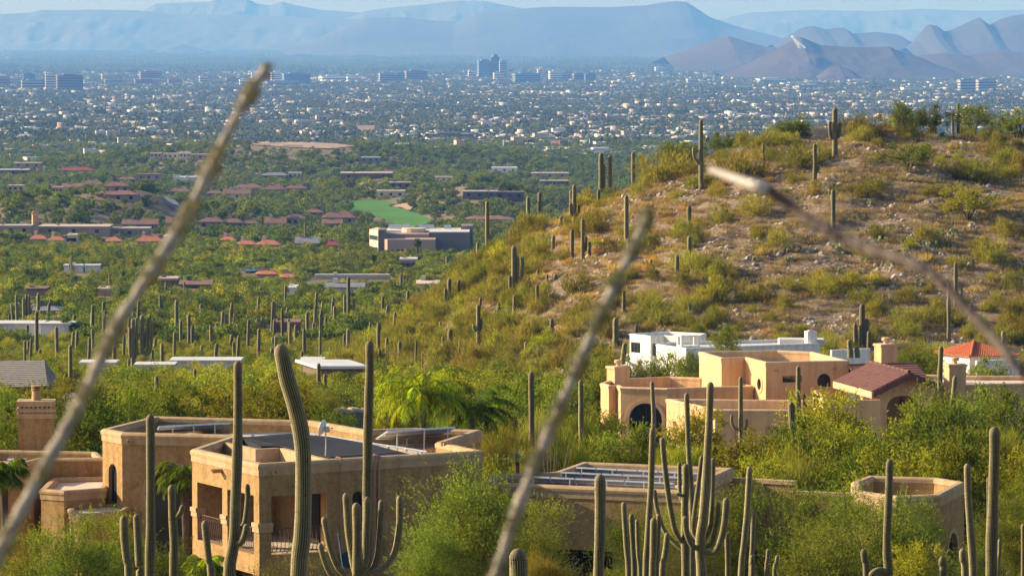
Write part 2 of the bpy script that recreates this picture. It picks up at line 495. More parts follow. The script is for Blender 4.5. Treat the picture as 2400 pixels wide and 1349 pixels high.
M_GLASS = surf('dark_window_glass', (0.012, 0.016, 0.016), (0.03, 0.036, 0.034), 0.8, 0.06, spec=0.6)
M_FRAME = surf('bronze_frame', (0.05, 0.04, 0.03), (0.07, 0.055, 0.04), 3, 0.5)
M_IRON = surf('rusty_iron', (0.075, 0.033, 0.022), (0.12, 0.055, 0.035), 6, 0.6, spec=0.4)
M_METAL = surf('grey_metal', (0.42, 0.43, 0.45), (0.55, 0.56, 0.57), 3, 0.35, spec=0.5, metal=0.6)
M_PANEL = surf('solar_glass', (0.02, 0.025, 0.04), (0.035, 0.04, 0.06), 1.2, 0.12, spec=0.7)
M_MATBLACK = surf('black_roof_mat', (0.012, 0.012, 0.014), (0.03, 0.03, 0.033), 0.9, 0.75, stretch=(1, 1, 1))
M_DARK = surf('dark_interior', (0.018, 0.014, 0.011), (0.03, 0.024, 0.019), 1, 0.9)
M_PIPE = surf('copper_pipe', (0.30, 0.17, 0.10), (0.38, 0.23, 0.14), 4, 0.5)
M_TILE_RED = surf('red_clay_tile', (0.42, 0.105, 0.045), (0.52, 0.165, 0.07), 1.6, 0.8, c3=(0.36, 0.09, 0.045))
M_TILE_PLUM = surf('plum_roof_tile', (0.095, 0.042, 0.038), (0.15, 0.068, 0.055), 1.3, 0.75, c3=(0.08, 0.036, 0.034))
M_TILE_GREY = surf('weathered_shake', (0.19, 0.165, 0.14), (0.28, 0.245, 0.21), 1.5, 0.9, c3=(0.15, 0.13, 0.11))
M_STONE = surf('pale_stone', (0.48, 0.38, 0.27), (0.58, 0.48, 0.36), 3, 0.9)

def offset_poly(poly, o):
    """offset a counter-clockwise polygon outwards by o with mitred corners"""
    n = len(poly); res = []
    for i in range(n):
        a, b, c = Vector(poly[i - 1][:2]), Vector(poly[i][:2]), Vector(poly[(i + 1) % n][:2])
        d1 = (b - a).normalized(); d2 = (c - b).normalized()
        n1 = Vector((d1.y, -d1.x)); n2 = Vector((d2.y, -d2.x))
        k = 1.0 + n1.dot(n2)
        res.append(b + (n1 + n2) * (o / max(k, 0.25)))
    return res

def sweep_ring(mb, poly, profile, edges=None):
    """profile: list of (offset, z) swept round the polygon; closed loop profile"""
    rings = [offset_poly(poly, o) for o, z in profile]
    n = len(poly); k = len(profile)
    for i in (range(n) if edges is None else edges):
        j = (i + 1) % n
        vs = []
        for r, (o, z) in zip(rings, profile):
            vs += [(r[i].x, r[i].y, z), (r[j].x, r[j].y, z)]
        fs = [(2 * a, 2 * a + 1, 2 * ((a + 1) % k) + 1, 2 * ((a + 1) % k)) for a in range(k)]
        mb.add(vs, fs)

def arch_loop(s0, s1, z0, zs, n=10):
    """opening outline: straight jambs to zs, then a half ellipse"""
    c = (s0 + s1) / 2; r = (s1 - s0) / 2
    return [(s0, z0), (s1, z0)] + [(c + r * math.cos(t), zs + r * math.sin(t)) for t in [math.pi * k / n for k in range(n + 1)]]
def seg_arch_loop(s0, s1, z0, zs, rise, n=8):
    c = (s0 + s1) / 2; w = (s1 - s0) / 2
    return [(s0, z0), (s1, z0)] + [(c + w * math.cos(t), zs + rise * math.sin(t)) for t in [math.pi * k / n for k in range(n + 1)]]
def rect_loop(s0, s1, z0, z1): return [(s0, z0), (s1, z0), (s1, z1), (s0, z1)]
def ellipse_loop(s, z, a, b, n=12): return [(s + a * math.cos(2 * math.pi * k / n), z + b * math.sin(2 * math.pi * k / n)) for k in range(n)]

class WallFrame:
    """s along the wall from p0 to p1, z up, out = outward normal (counter-clockwise plan)"""
    def __init__(s, p0, p1):
        s.p0 = Vector((p0[0], p0[1])); s.p1 = Vector((p1[0], p1[1]))
        s.d = (s.p1 - s.p0).normalized(); s.n = Vector((s.d.y, -s.d.x)); s.len = (s.p1 - s.p0).length
    def pt(s, a, z, o=0.0):
        q = s.p0 + s.d * a + s.n * o
        return Vector((q.x, q.y, z))
    def px(s, u, v):
        """(s, z) where the sight line of photo pixel (u, v) meets this wall"""
        r = P(u, v, 100.0)
        rx, ry = r.x, r.y
        det = rx * (-s.d.y) - (-s.d.x) * ry
        k = (s.p0.x * (-s.d.y) - (-s.d.x) * s.p0.y) / det
        q = Vector((rx * k, ry * k))
        return (q - s.p0).dot(s.d), r.z * k

def wall_mesh(mb, wf, s_out, s_in, z0, z1, thick, holes):
    """wall slab with openings; s_out/s_in = (start, end) along outer and inner face (mitred corners)"""
    def face(rng_, off, flip):
        loops = [[(rng_[0], z0), (rng_[1], z0), (rng_[1], z1), (rng_[0], z1)]] + holes
        flat = [q for l in loops for q in l]
        tri = tessellate_polygon([[Vector((a, b, 0)) for a, b in l] for l in loops])
        vs = [wf.pt(a, b, off) for a, b in flat]
        fs = []
        for t in tri:
            p, q, r = [Vector(flat[i]) for i in t]
            ccw = (q - p).x * (r - p).y - (q - p).y * (r - p).x > 0
            if abs((q - p).x * (r - p).y - (q - p).y * (r - p).x) < 1e-9: continue
            fs.append(t if ccw != flip else t[::-1])
        mb.add(vs, fs)
    face(s_out, 0.0, False); face(s_in, -thick, True)
    vs = [wf.pt(s_out[0], z0), wf.pt(s_out[1], z0), wf.pt(s_in[1], z0, -thick), wf.pt(s_in[0], z0, -thick),
          wf.pt(s_out[0], z1), wf.pt(s_out[1], z1), wf.pt(s_in[1], z1, -thick), wf.pt(s_in[0], z1, -thick)]
    mb.add(vs, [(3, 2, 1, 0), (4, 5, 6, 7), (0, 4, 7, 3), (1, 2, 6, 5)])
    for h in holes:
        k = len(h)
        vs = [wf.pt(a, b) for a, b in h] + [wf.pt(a, b, -thick) for a, b in h]
        mb.add(vs, [(i, k + i, k + (i + 1) % k, (i + 1) % k) for i in range(k)])

def block(parent, poly, z_top, z_bot, parapet=0.6, thick=0.28, holes=None, wall_m=M_TAN, cap_m=M_TANCAP, deck_m=M_DECK,
          cap=(0.07, 0.20), band=(0.035, 0.26), skip=(), deck=True):
    """flat-roofed stucco block: wall pieces, two-step parapet cap, roof deck"""
    holes = holes or {}
    poly = [Vector((p[0], p[1])) for p in poly]
    inner = offset_poly(poly, -thick)
    n = len(poly)
    for i in range(n):
        if i in skip: continue
        a, b = poly[i], poly[(i + 1) % n]
        wf = WallFrame(a, b)
        si = ((inner[i] - a).dot(wf.d), (inner[(i + 1) % n] - a).dot(wf.d))
        mb = MB()
        wall_mesh(mb, wf, (0, wf.len), si, z_bot, z_top - 0.02, thick, holes.get(i, []))
        mb.build('wall', wall_m, parent)
    e = [i for i in range(n) if i not in skip]
    mb = MB()
    o1, h1 = cap; z = z_top
    sweep_ring(mb, poly, [(-thick - 0.03, z - h1), (o1, z - h1), (o1 + 0.015, z - h1 * 0.45), (o1 - 0.03, z - 0.03), (o1 - 0.10, z + 0.012), (-thick + 0.05, z + 0.012), (-thick - 0.03, z - 0.05)], e)
    c = mb.build('parapet_cap', cap_m, parent)
    if band:
        mb = MB()
        sweep_ring(mb, poly, [(-0.05, z - h1 - band[1]), (band[0], z - h1 - band[1]), (band[0] + 0.004, z - h1 - 0.003), (-0.05, z - h1 - 0.003)], e)
        mb.build('cornice_band', cap_m, c)
    if deck:
        mb = MB()
        mb.prism(offset_poly(poly, -thick + 0.02), z_top - parapet - 0.2, z_top - parapet)
        mb.build('roof_deck', deck_m, parent)
    return poly

def pane(parent, wf, loop, depth=0.16, m=M_GLASS, name='window', frame=None, mull=()):
    """glazed window set back in its opening: frame ring with a pane, and any mullions"""
    c = Vector((sum(a for a, b in loop) / len(loop), sum(b for a, b in loop) / len(loop)))
    def shrink(k): return [tuple(c + (Vector(q) - c).normalized() * max((Vector(q) - c).length - k, 0.01)) for q in loop]
    k = len(loop); inn = shrink(0.07); out = shrink(-0.01)
    mb = MB()
    vs = [wf.pt(a, b, -depth + 0.03) for a, b in out] + [wf.pt(a, b, -depth + 0.03) for a, b in inn] + [wf.pt(a, b, -depth - 0.03) for a, b in inn]
    fs = [(i, (i + 1) % k, k + (i + 1) % k, k + i) for i in range(k)] + [(k + i, k + (i + 1) % k, 2 * k + (i + 1) % k, 2 * k + i) for i in range(k)]
    mb.add(vs, fs)
    for (a0, b0, a1, b1) in mull:
        d = Vector((a1 - a0, b1 - b0)).normalized(); s = Vector((-d.y, d.x)) * 0.03
        q = [Vector((a0, b0)) - s, Vector((a1, b1)) - s, Vector((a1, b1)) + s, Vector((a0, b0)) + s]
        vs = [wf.pt(x.x, x.y, -depth + 0.035) for x in q] + [wf.pt(x.x, x.y, -depth - 0.02) for x in q]
        mb.add(vs, [(0, 1, 2, 3), (7, 6, 5, 4), (0, 4, 5, 1), (1, 5, 6, 2), (2, 6, 7, 3), (3, 7, 4, 0)])
    w = mb.build(name, frame or M_FRAME, parent)
    mb = MB()
    tri = tessellate_polygon([[Vector((a, b, 0)) for a, b in inn]])
    vs = [wf.pt(a, b, -depth) for a, b in inn]
    mb.add(vs, [t for t in tri])
    mb.build('pane', m, w)
    return w

def trim_arch(parent, wf, loop, width=0.22, proud=0.05, m=M_TANCAP, name='arch_surround', open_bottom=True):
    """raised band round an opening"""
    pts = loop[1:] + ([] if open_bottom else [loop[0]]) if open_bottom else loop
    if open_bottom: pts = loop[1:] + [loop[0]]
    c = Vector((sum(a for a, b in loop) / len(loop), sum(b for a, b in loop) / len(loop)))
    k = len(pts); o = []
    for i, q in enumerate(pts):
        a = Vector(pts[max(i - 1, 0)] if open_bottom else pts[i - 1]); b = Vector(pts[min(i + 1, k - 1)] if open_bottom else pts[(i + 1) % k])
        t = (b - a).normalized(); nn = Vector((t.y, -t.x))
        if nn.dot(Vector(q) - c) < 0: nn = -nn
        o.append(Vector(q) + nn * width)
    mb = MB()
    vs = [wf.pt(a, b, proud) for a, b in pts] + [wf.pt(q.x, q.y, proud) for q in o] + [wf.pt(a, b, -0.02) for a, b in pts] + [wf.pt(q.x, q.y, -0.02) for q in o]
    fs = []
    for i in range(k - 1 if open_bottom else k):
        j = (i + 1) % k
        fs += [(i, j, k + j, k + i), (k + i, k + j, 3 * k + j, 3 * k + i), (j, i, 2 * k + i, 2 * k + j)]
    mb.add(vs, fs)
    return mb.build(name, m, parent)

def spout(parent, wf, s, z, L=0.42, m=M_TANCAP):
    """canale: short open roof drain sticking out of the wall"""
    mb = MB(); w = 0.07
    for a in (-1, 1):
        mb.prism([(wf.pt(s + a * w - 0.02, z, 0).xy), (wf.pt(s + a * w + 0.02, z, 0).xy), (wf.pt(s + a * w + 0.02, z, L).xy), (wf.pt(s + a * w - 0.02, z, L).xy)], z, z + 0.10)
    q = [wf.pt(s - w - 0.02, z, -0.05).xy, wf.pt(s + w + 0.02, z, -0.05).xy, wf.pt(s + w + 0.02, z, L).xy, wf.pt(s - w - 0.02, z, L).xy]
    mb.prism(q, z - 0.04, z)
    return mb.build('roof_spout', m, parent)

def chimney(parent, c, sx, sy, z0, z1, rz, m, cap_m, pot=True, band=False):
    """square stack with a flared cap and a round flue pot"""
    mb = MB(); mb.box((c[0], c[1], (z0 + z1) / 2), (sx, sy, z1 - z0), rz)
    ch = mb.build('chimney', m, parent)
    mb = MB()
    mb.box((c[0], c[1], z1 + 0.06), (sx + 0.16, sy + 0.16, 0.118), rz)
    mb.box((c[0], c[1], z1 + 0.145), (sx + 0.08, sy + 0.08, 0.05), rz)
    mb.build('cap', cap_m, ch)
    if pot:
        mb = MB()
        k = min(sx, sy)
        x, y = c[0], c[1]
        mb.tube([(x, y, z1 + 0.15), (x, y, z1 + 0.32), (x, y, z1 + 0.36)], [0.17 * k, 0.13 * k, 0.13 * k], 12)
        mb.tube([(x, y, z1 + 0.36), (x, y, z1 + 0.44), (x, y, z1 + 0.58), (x, y, z1 + 0.62)], [0.22 * k, 0.26 * k, 0.26 * k, 0.2 * k], 12)
        mb.build('flue_pot', cap_m, ch)
    return ch

def pixpoly(pts, z): return [PZ(u, v, z).xy for u, v in pts]

# ------------------------------------------------------------------ front house: two-storey tan stucco with a corner loggia
ZA = -17.0; ZF = -22.2 
PA = [(450, 1052), (607, 1087), (1131, 1056), (1040, 1036), (1127, 1007), (971, 1002.5), (860, 1006), (735, 985), (362, 975), (240, 1005), (286, 1014), (546, 1020)]
polyA = pixpoly(PA, ZA)
GROUND1 = -25.5
house1 = empty('stucco_house', (polyA[1].x, polyA[1].y, GROUND1))
tag(house1, 'large tan stucco house with corner balcony and dark mat on its flat roof', 'house')
wfL = WallFrame(polyA[0], polyA[1]); wfF = WallFrame(polyA[1], polyA[2])
wfB = WallFrame(polyA[10], polyA[11]); wfBl = WallFrame(polyA[9], polyA[10])
def quad_px(wf, a, b, c, d):
    """rectangle on the wall from four photo pixels: left top, right top, right bottom, left bottom"""
    q = [wf.px(*p) for p in (a, b, c, d)]
    return (q[0][0] + q[3][0]) / 2, (q[1][0] + q[2][0]) / 2, (q[2][1] + q[3][1]) / 2, (q[0][1] + q[1][1]) / 2
o1 = quad_px(wfL, (462.5, 1129), (521, 1142), (521, 1278), (462.5, 1264))
o2 = quad_px(wfL, (533, 1147), (595, 1160), (595, 1296), (533, 1281))
o3 = quad_px(wfF, (636, 1163), (767, 1154), (767, 1285), (636, 1292))
zfl = (o1[2] + o2[2]) / 2 - 0.02
ztop1 = (o1[3] + o2[3]) / 2
HA = {0: [rect_loop(o1[0], o1[1], zfl, ztop1), rect_loop(o2[0], o2[1], zfl, ztop1),
          rect_loop(o1[0] + 0.1, o1[1] - 0.1, zfl - 3.3, zfl - 0.75), rect_loop(o2[0] + 0.1, o2[1] - 0.1, zfl - 3.3, zfl - 0.75)],
      1: [rect_loop(o3[0], o3[1], zfl, o3[3])]}
# arched window in the shaded centre wall, tall arched window in the lit narrow wall
ac = wfB.px(385, 1195); at = wfB.px(405, 1097); ar = wfB.px(461, 1150)
aw = wfB.px(346, 1150)[0]; ae = wfB.px(466, 1150)[0]
az = at[1] - (ae - aw) / 2
arch_big = arch_loop(aw, ae, az - 2.6, az, 14)
HA[10] = [arch_big]
nl = wfBl.px(254.5, 1150); nr = wfBl.px(274, 1150); ntop = wfBl.px(264, 1086); nbot = wfBl.px(264, 1178)
slim = arch_loop(nl[0], nr[0], nbot[1], ntop[1] - (nr[0] - nl[0]) / 2, 10)
HA[9] = [slim]
# small arched window low in the long shaded wall
sm = wfF.px(838, 1172); sml = wfF.px(826, 1172)[0]; smr = wfF.px(851, 1172)[0]; smt = wfF.px(838, 1150)[1]
small_arch = arch_loop(sml, smr, smt - 1.5, smt - (smr - sml) / 2, 8)
HA[1].append(small_arch)
block(house1, polyA, ZA, GROUND1, 0.62, 0.30, HA)
w = pane(house1, wfB, arch_big, 0.2, mull=[((aw + ae) / 2, az - 2.6, (aw + ae) / 2, az + (ae - aw) / 2), (aw, az - 0.2, ae, az - 0.2)])
trim_arch(house1, wfB, arch_big, 0.24, 0.06)
pane(house1, wfBl, slim, 0.18); pane(house1, wfF, small_arch, 0.15)
for wf, uv in ((wfL, (519, 1104)), (wfB, (306, 1036)), (wfF, (640, 1108))):
    s_, z_ = wf.px(*uv); spout(house1, wf, s_, z_, 0.42 if wf is wfL else 0.25)
# pier capitals
def capital(wf, s0, s1, z, wrap=None):
    mb = MB()
    for (o, za, zb) in ((0.05, z - 0.30, z - 0.10), (0.09, z - 0.10, z + 0.06)):
        q = [wf.pt(s0 - 0.04, 0, -0.34).xy, wf.pt(s0 - 0.04, 0, o).xy, wf.pt(s1 + 0.04, 0, o).xy, wf.pt(s1 + 0.04, 0, -0.34).xy]
        mb.prism(q[::-1], za, zb)
    return mb.build('pier_capital', M_TANCAP, house1)
zc = wfL.px(527, 1209)[1]
capital(wfL, 0.02, o1[0], zc); capital(wfL, o1[1], o2[0], zc); 
mb = MB()
for (o, za, zb) in ((0.05, zc - 0.30, zc - 0.10), (0.09, zc - 0.10, zc + 0.06)):
    c0 = polyA[1]
    q = [wfL.pt(o2[1] - 0.04, 0, -0.34).xy, wfL.pt(o2[1] - 0.04, 0, o).xy, c0 + (wfL.n + wfF.n) * (o / (1 + wfL.n.dot(wfF.n))), wfF.pt(o3[0] + 0.04, 0, o).xy, wfF.pt(o3[0] + 0.04, 0, -0.34).xy, wfF.pt(0.34, 0, -0.34).xy]
    mb.prism(q, za, zb)
mb.build('pier_capital', M_TANCAP, house1)
# loggia: floor slab, back walls, ceiling, door, railings
lg = [wfL.pt(0.25, 0, -0.29).xy, wfL.pt(wfL.len - 0.3, 0, -0.29).xy, wfF.pt(3.6, 0, -0.29).xy, wfF.pt(3.6, 0, -0.29).xy + wfF.n * -5.6]
mb = MB(); mb.prism(lg, zfl - 0.30, zfl - 0.004); mb.build('balcony_floor', M_STONE, house1)
q0 = wfF.pt(3.6, 0, -0.30).xy; q1 = wfF.pt(3.6, 0, -6.0).xy; q2 = wfL.pt(0.4, 0, -3.4).xy
mb = MB(); mb.prism([q0, q0 + wfF.d * 0.2, q1 + wfF.d * 0.2, q1], zfl - 0.3, ZA - 0.85); mb.build('loggia_wall', M_TAN, house1)
r0 = wfL.pt(0.45, 0, -0.31).xy; r1 = wfL.pt(0.45, 0, -5.2).xy
mb = MB(); mb.prism([r0, r0 - wfL.d * 0.2, r1 - wfL.d * 0.2, r1][::-1], zfl - 0.3, ZA - 0.85); mb.build('loggia_wall', M_TAN, house1)
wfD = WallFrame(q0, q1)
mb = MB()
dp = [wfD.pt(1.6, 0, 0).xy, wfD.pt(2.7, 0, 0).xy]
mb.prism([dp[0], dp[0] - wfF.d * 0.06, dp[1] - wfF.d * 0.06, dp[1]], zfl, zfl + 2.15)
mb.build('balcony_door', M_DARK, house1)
def railing(wf, s0, s1, z, off=-0.12, n=14, bow=0.10):
    """wrought iron balcony railing with bellied bars and scrolls"""
    g = MB()
    g.tube([wf.pt(s0, z + 0.98, off), wf.pt(s1, z + 0.98, off)], 0.022, 6)
    g.tube([wf.pt(s0, z + 0.10, off), wf.pt(s1, z + 0.10, off)], 0.02, 6)
    r = g.build('railing', M_IRON, house1)
    me = None
    for k in range(n):
        s = s0 + (s1 - s0) * (k + 0.5) / n
        b = MB()
        b.tube([wf.pt(s, z + 0.10, off), wf.pt(s, z + 0.22, off + bow * 0.7), wf.pt(s, z + 0.38, off + bow), wf.pt(s, z + 0.62, off + bow * 0.5), wf.pt(s, z + 0.98, off)], 0.014, 5)
        sc = [wf.pt(s + 0.05 * math.cos(t), z + 0.86 + 0.05 * math.sin(t), off + 0.02) for t in np.linspace(0, 5.2, 7)]
        b.tube(sc, 0.010, 4)
        sc = [wf.pt(s + 0.05 * math.cos(t), z + 0.20 + 0.05 * math.sin(t), off + bow * 0.8) for t in np.linspace(0, 5.2, 7)]
        b.tube(sc, 0.010, 4)
        b.build('baluster', M_IRON, r)
    return r
railing(wfL, o1[0], o1[1], zfl, n=12); railing(wfL, o2[0], o2[1], zfl, n=12); railing(wfF, o3[0], o3[1], zfl, n=14)
# zigzag inner parapet round the lower loggia roof
zz = pixpoly([(517, 1032), (598.6, 1049), (655, 1046), (774, 1076)], ZA)
th = 0.22
for i in range(3):
    a, b = zz[i], zz[i + 1]
    d = (b - a).normalized(); n_ = Vector((-d.y, d.x))
    mb = MB(); mb.prism([a - d * 0.0, b + d * 0.0, b + n_ * th, a + n_ * th], ZA - 0.75, ZA - 0.05 - 0.003 * i); mb.build('inner_parapet', M_TANCAP, house1)
mb = MB()
mb.prism([zz[0], zz[1], zz[2], zz[3], offset_poly(polyA, -0.31)[1], offset_poly(polyA, -0.31)[0]][::-1] if False else [offset_poly(polyA, -0.31)[0], offset_poly(polyA, -0.31)[1], zz[3], zz[2], zz[1], zz[0]], ZA - 0.74, ZA - 0.615)
mb.build('loggia_roof', M_DECK, house1)
# downpipes and electrical conduits on the long wall
for (u0, r_) in ((797, 0.025), (876, 0.05), (886, 0.05)):
    s_ = wfF.px(u0, 1150)[0]
    mb = MB(); mb.tube([wfF.pt(s_, -22.5, 0.06), wfF.pt(s_, ZA - 0.3, 0.06), wfF.pt(s_, ZA + 0.06, 0.09), wfF.pt(s_, ZA + 0.07, -0.30), wfF.pt(s_, ZA - 0.55, -0.42)], r_, 6)
    mb.build('downpipe', M_PIPE, house1)

# things on its roof
def dish():
    p = PZ(763, 1068, ZA + 0.01)
    e = empty('satellite_dish', p); tag(e, 'white round satellite dish on a thin mast above the black roof mat', 'satellite dish')
    top = p + Vector((0, 0, 1.05))
    mb = MB(); mb.tube([p, p + Vector((0.02, 0, 0.5)), top], 0.028, 8); mb.build('mast', M_METAL, e)
    mb = MB(); ax = Vector((-0.86, 0.30, 0.28)).normalized(); c = top + ax * 0.16
    a = ax.cross(Vector((0, 0, 1))).normalized(); b = ax.cross(a)
    n = 20; vs = []; R = 0.33
    for rr, dd in ((0.02, -0.10), (0.5, -0.075), (0.85, -0.03), (1.0, 0.0), (1.02, -0.012), (0.8, -0.06), (0.4, -0.095), (0.02, -0.12)):
        for k in range(n):
            t = 2 * math.pi * k / n
            vs.append(c + (a * math.cos(t) + b * math.sin(t)) * R * rr + ax * dd)
    fs = [(i * n + k, i * n + (k + 1) % n, (i + 1) * n + (k + 1) % n, (i + 1) * n + k) for i in range(7) for k in range(n)]
    mb.add(vs, fs); mb.build('reflector', surf('dish_white', (0.6, 0.62, 0.64), (0.7, 0.72, 0.74), 4, 0.4), e, True)
    mb = MB(); mb.box(c - ax * 0.22, (0.16, 0.2, 0.22), 0.3); mb.tube([c - ax * 0.1, c - ax * 0.34], 0.05, 8); mb.box(c - ax * 0.34 + Vector((0.08, 0, 0.08)), (0.10, 0.06, 0.05)); mb.build('radio_unit', M_METAL, e)
dish()
zd = ZA - 0.62
mt = [PZ(u, v, ZA - 0.10).xy for u, v in ((560, 1024), (612, 1045), (662, 1044), (785, 1075), (960, 1063), (870, 1040), (770, 1022), (680, 1015))]
mb = MB(); mb.prism(mt, zd + 0.004, ZA - 0.10)
o = mb.build('roof_mat', M_MATBLACK); tag(o, 'black solar heating mat covering the flat roof of the tan house', 'roof mat')
# strips of the mat
for k in range(10):
    t = (k + 0.5) / 10
    a = mt[0].lerp(mt[7], t); b = mt[3].lerp(mt[4], t)
    a = a.lerp(b, 0.08); b = b.lerp(a, 0.06)
    d = (b - a).normalized(); n_ = Vector((-d.y, d.x)) * 0.16
    q = MB(); q.prism([a - n_, b - n_, b + n_, a + n_], ZA - 0.098, ZA - 0.075); c_ = q.build('strip', M_MATBLACK, o)
def long_pipe(label, pts, r, m=M_METAL, z=None):
    mb = MB(); mb.tube(pts, r, 6)
    for i in range(len(pts) - 1):
        for t in (0.25, 0.6, 0.9):
            c = Vector(pts[i]).lerp(Vector(pts[i + 1]), t); mb.box(c - Vector((0, 0, 0.06)), (0.12, 0.12, 0.12), 0.5)
    tag(mb.build('roof_pipe', m), label, 'pipe')
long_pipe('long pale pipe running along the roof beside the black mat', [PZ(560, 1017, ZA - 0.3), PZ(690, 1014, ZA - 0.3), PZ(745, 1018, ZA - 0.3), PZ(880, 1040, ZA - 0.3), PZ(1000, 1058, ZA - 0.3)], 0.045)
long_pipe('bent copper pipes where the roof parapets meet', [PZ(995, 1054, ZA - 0.4), PZ(1024, 1050, ZA - 0.4), PZ(1034, 1043, ZA - 0.2), PZ(1036, 1036, ZA + 0.08), PZ(1060, 1036, ZA + 0.08)], 0.035, M_PIPE)
def solar_rack(label, quad, legs, thick=0.07, rails=3, cells=4):
    """tilted row of framed solar modules on legs; quad = four world corners"""
    a, b, c, d = [Vector(q) for q in quad]
    e = empty('solar_array', (a + b) / 2 - Vector((0, 0, 0.4)))
    tag(e, label, 'solar panel')
    n = (b - a).cross(d - a).normalized()
    if n.z < 0: n = -n
    for k in range(cells):
        t0, t1 = k / cells + 0.004, (k + 1) / cells - 0.004
        q = [a.lerp(b, t0), a.lerp(b, t1), d.lerp(c, t1), d.lerp(c, t0)]
        mb = MB(); vs = [x for x in q] + [x + n * thick for x in q]
        mb.add(vs, [(3, 2, 1, 0), (0, 1, 5, 4), (1, 2, 6, 5), (2, 3, 7, 6), (3, 0, 4, 7), (4, 5, 6, 7)])
        md = mb.build('module', M_METAL, e)
        cc = (q[0] + q[1] + q[2] + q[3]) / 4
        w = [x.lerp(cc, 0.045) + n * (thick + 0.004) for x in q]
        mb = MB(); mb.add(w, [(0, 1, 2, 3)]); mb.build('cell_glass', M_PANEL, md)
    for (t, s, zb) in legs:
        p = a.lerp(b, t).lerp(d.lerp(c, t), s)
        mb = MB(); mb.tube([Vector((p.x, p.y, zb)), p], 0.03, 5); mb.build('leg', M_METAL, e)
    mb = MB()
    for s in (0.25, 0.75):
        mb.tube([a.lerp(d, s) - n * 0.04, b.lerp(c, s) - n * 0.04], 0.03, 5)
    mb.build('rail', M_METAL, e)
    return e
# backs of the two racks are toward the camera: low edge at the far left, raised edge to the right/front
def pz(u, v, z): return PZ(u, v, z)
solar_rack('solar array behind the tallest cactus on the tan house roof', [pz(366, 1010, ZA - 0.5), pz(500, 1006, ZA - 0.5), pz(540, 993, ZA + 0.05), pz(372, 1001, ZA + 0.05)], [(0.2, 0.9, zd), (0.5, 0.9, zd), (0.8, 0.9, zd)])
solar_rack('tilted solar array above the right end of the tan house roof', [pz(880, 1030, ZA - 0.35), pz(1020, 1024, ZA - 0.35), pz(1068, 1003, ZA + 0.25), pz(908, 1012, ZA + 0.25)], [(0.15, 0.95, zd), (0.55, 0.95, zd), (0.9, 0.95, zd), (0.5, 0.1, zd)])

# ------------------------------------------------------------------ west wing with chimney (left edge)
ZC = -18.55
wing = empty('house_wing', P(120, 1150, 178)); wing.location.z = GROUND1
tag(wing, 'low tan stucco wing with stepped flat roofs at the left edge', 'house')
pc = pixpoly([(-60, 1080), (62, 1083), (97, 1074), (243, 1073), (228, 1058), (170, 1057), (-60, 1053)], ZC)
block(wing, pc, ZC, GROUND1, 0.45, 0.25, cap=(0.05, 0.14), band=None)
ZC2 = -19.3
pc2 = [PZ(96, 1146, ZC2).xy, PZ(150, 1150, ZC2).xy, PZ(246, 1143, ZC2).xy, PZ(246, 1143, ZC2).xy + Vector((0, 4.5)), PZ(97, 1146, ZC2).xy + Vector((0, 4.3))]
block(wing, pc2, ZC2, GROUND1, 0.18, 0.25, cap=(0.08, 0.16), band=(0.04, 0.24))
ZC3 = -20.0
pc3 = [PZ(166, 1200, ZC3).xy, PZ(190, 1206, ZC3).xy, PZ(285, 1197, ZC3).xy, PZ(285, 1197, ZC3).xy + Vector((0.3, 2.6)), PZ(150, 1192, ZC3).xy + Vector((0, 1.6))]
wf3 = WallFrame(pc3[1], pc3[2])
block(wing, pc3, ZC3, GROUND1, 0.10, 0.2, {1: [rect_loop(0.5, 1.4, -23.4, -21.2)]}, cap=(0.08, 0.15), band=(0.04, 0.2))
spout(wing, wf3, 0.55, ZC3 - 0.45, 0.3)
ZC4 = -18.95
pc4 = [PZ(-60, 1108, ZC4).xy, PZ(40, 1108, ZC4).xy, PZ(78, 1104, ZC4).xy, PZ(92, 1100, ZC4).xy + Vector((0, 1.2)), PZ(-60, 1104, ZC4).xy + Vector((0, 1.2))]
block(wing, pc4, ZC4, GROUND1, 0.12, 0.2, cap=(0.08, 0.16), band=(0.04, 0.24))
c0 = P(86, 1062, 181.5)
ch = chimney(wing, (c0.x, c0.y), 1.5, 1.2, ZC - 0.5, -16.95, 0.06, M_TAN, M_TANCAP, pot=False)
mb = MB(); mb.box((c0.x, c0.y, -17.12), (1.62, 1.32, 0.20), 0.06); mb.build('ledge', M_TANCAP, ch)
mb = MB(); mb.box((c0.x, c0.y, -16.60), (1.62, 1.32, 0.22), 0.06); mb.build('ledge', M_TANCAP, ch)
mb = MB(); mb.box((c0.x, c0.y, -16.83), (1.44, 1.14, 0.40), 0.06); mb.build('vent_core', M_DARK, ch)
R_ = Matrix.Rotation(0.06, 3, 'Z')
for k in range(8):
    mb = MB(); mb.box(Vector((c0.x, c0.y, -16.865)) + R_ @ Vector((-0.66 + 1.32 * k / 7, -0.60, 0)), (0.10, 0.05, 0.31), 0.06); mb.build('vent_brick', M_TANCAP, ch)
for k in range(6):
    mb = MB(); mb.box(Vector((c0.x, c0.y, -16.865)) + R_ @ Vector((0.755, -0.45 + 1.0 * k / 5, 0)), (0.05, 0.10, 0.31), 0.06); mb.build('vent_brick', M_TANCAP, ch)
mb = MB(); mb.tube([(c0.x, c0.y, -16.5), (c0.x, c0.y, -16.1)], [0.21, 0.18], 14); 
mb.tube([(c0.x, c0.y, -15.92), (c0.x, c0.y, -15.86)], 0.22, 14); mb.tube([(c0.x, c0.y, -16.02), (c0.x, c0.y, -15.98)], 0.215, 14); mb.tube([(c0.x, c0.y, -16.1), (c0.x, c0.y, -16.06)], 0.215, 14)
mb.build('flue_pot', M_TANCAP, ch)
mb = MB(); mb.tube([(c0.x, c0.y, -16.1), (c0.x, c0.y, -15.9)], 0.15, 10); mb.build('flue_vent', M_DARK, ch)
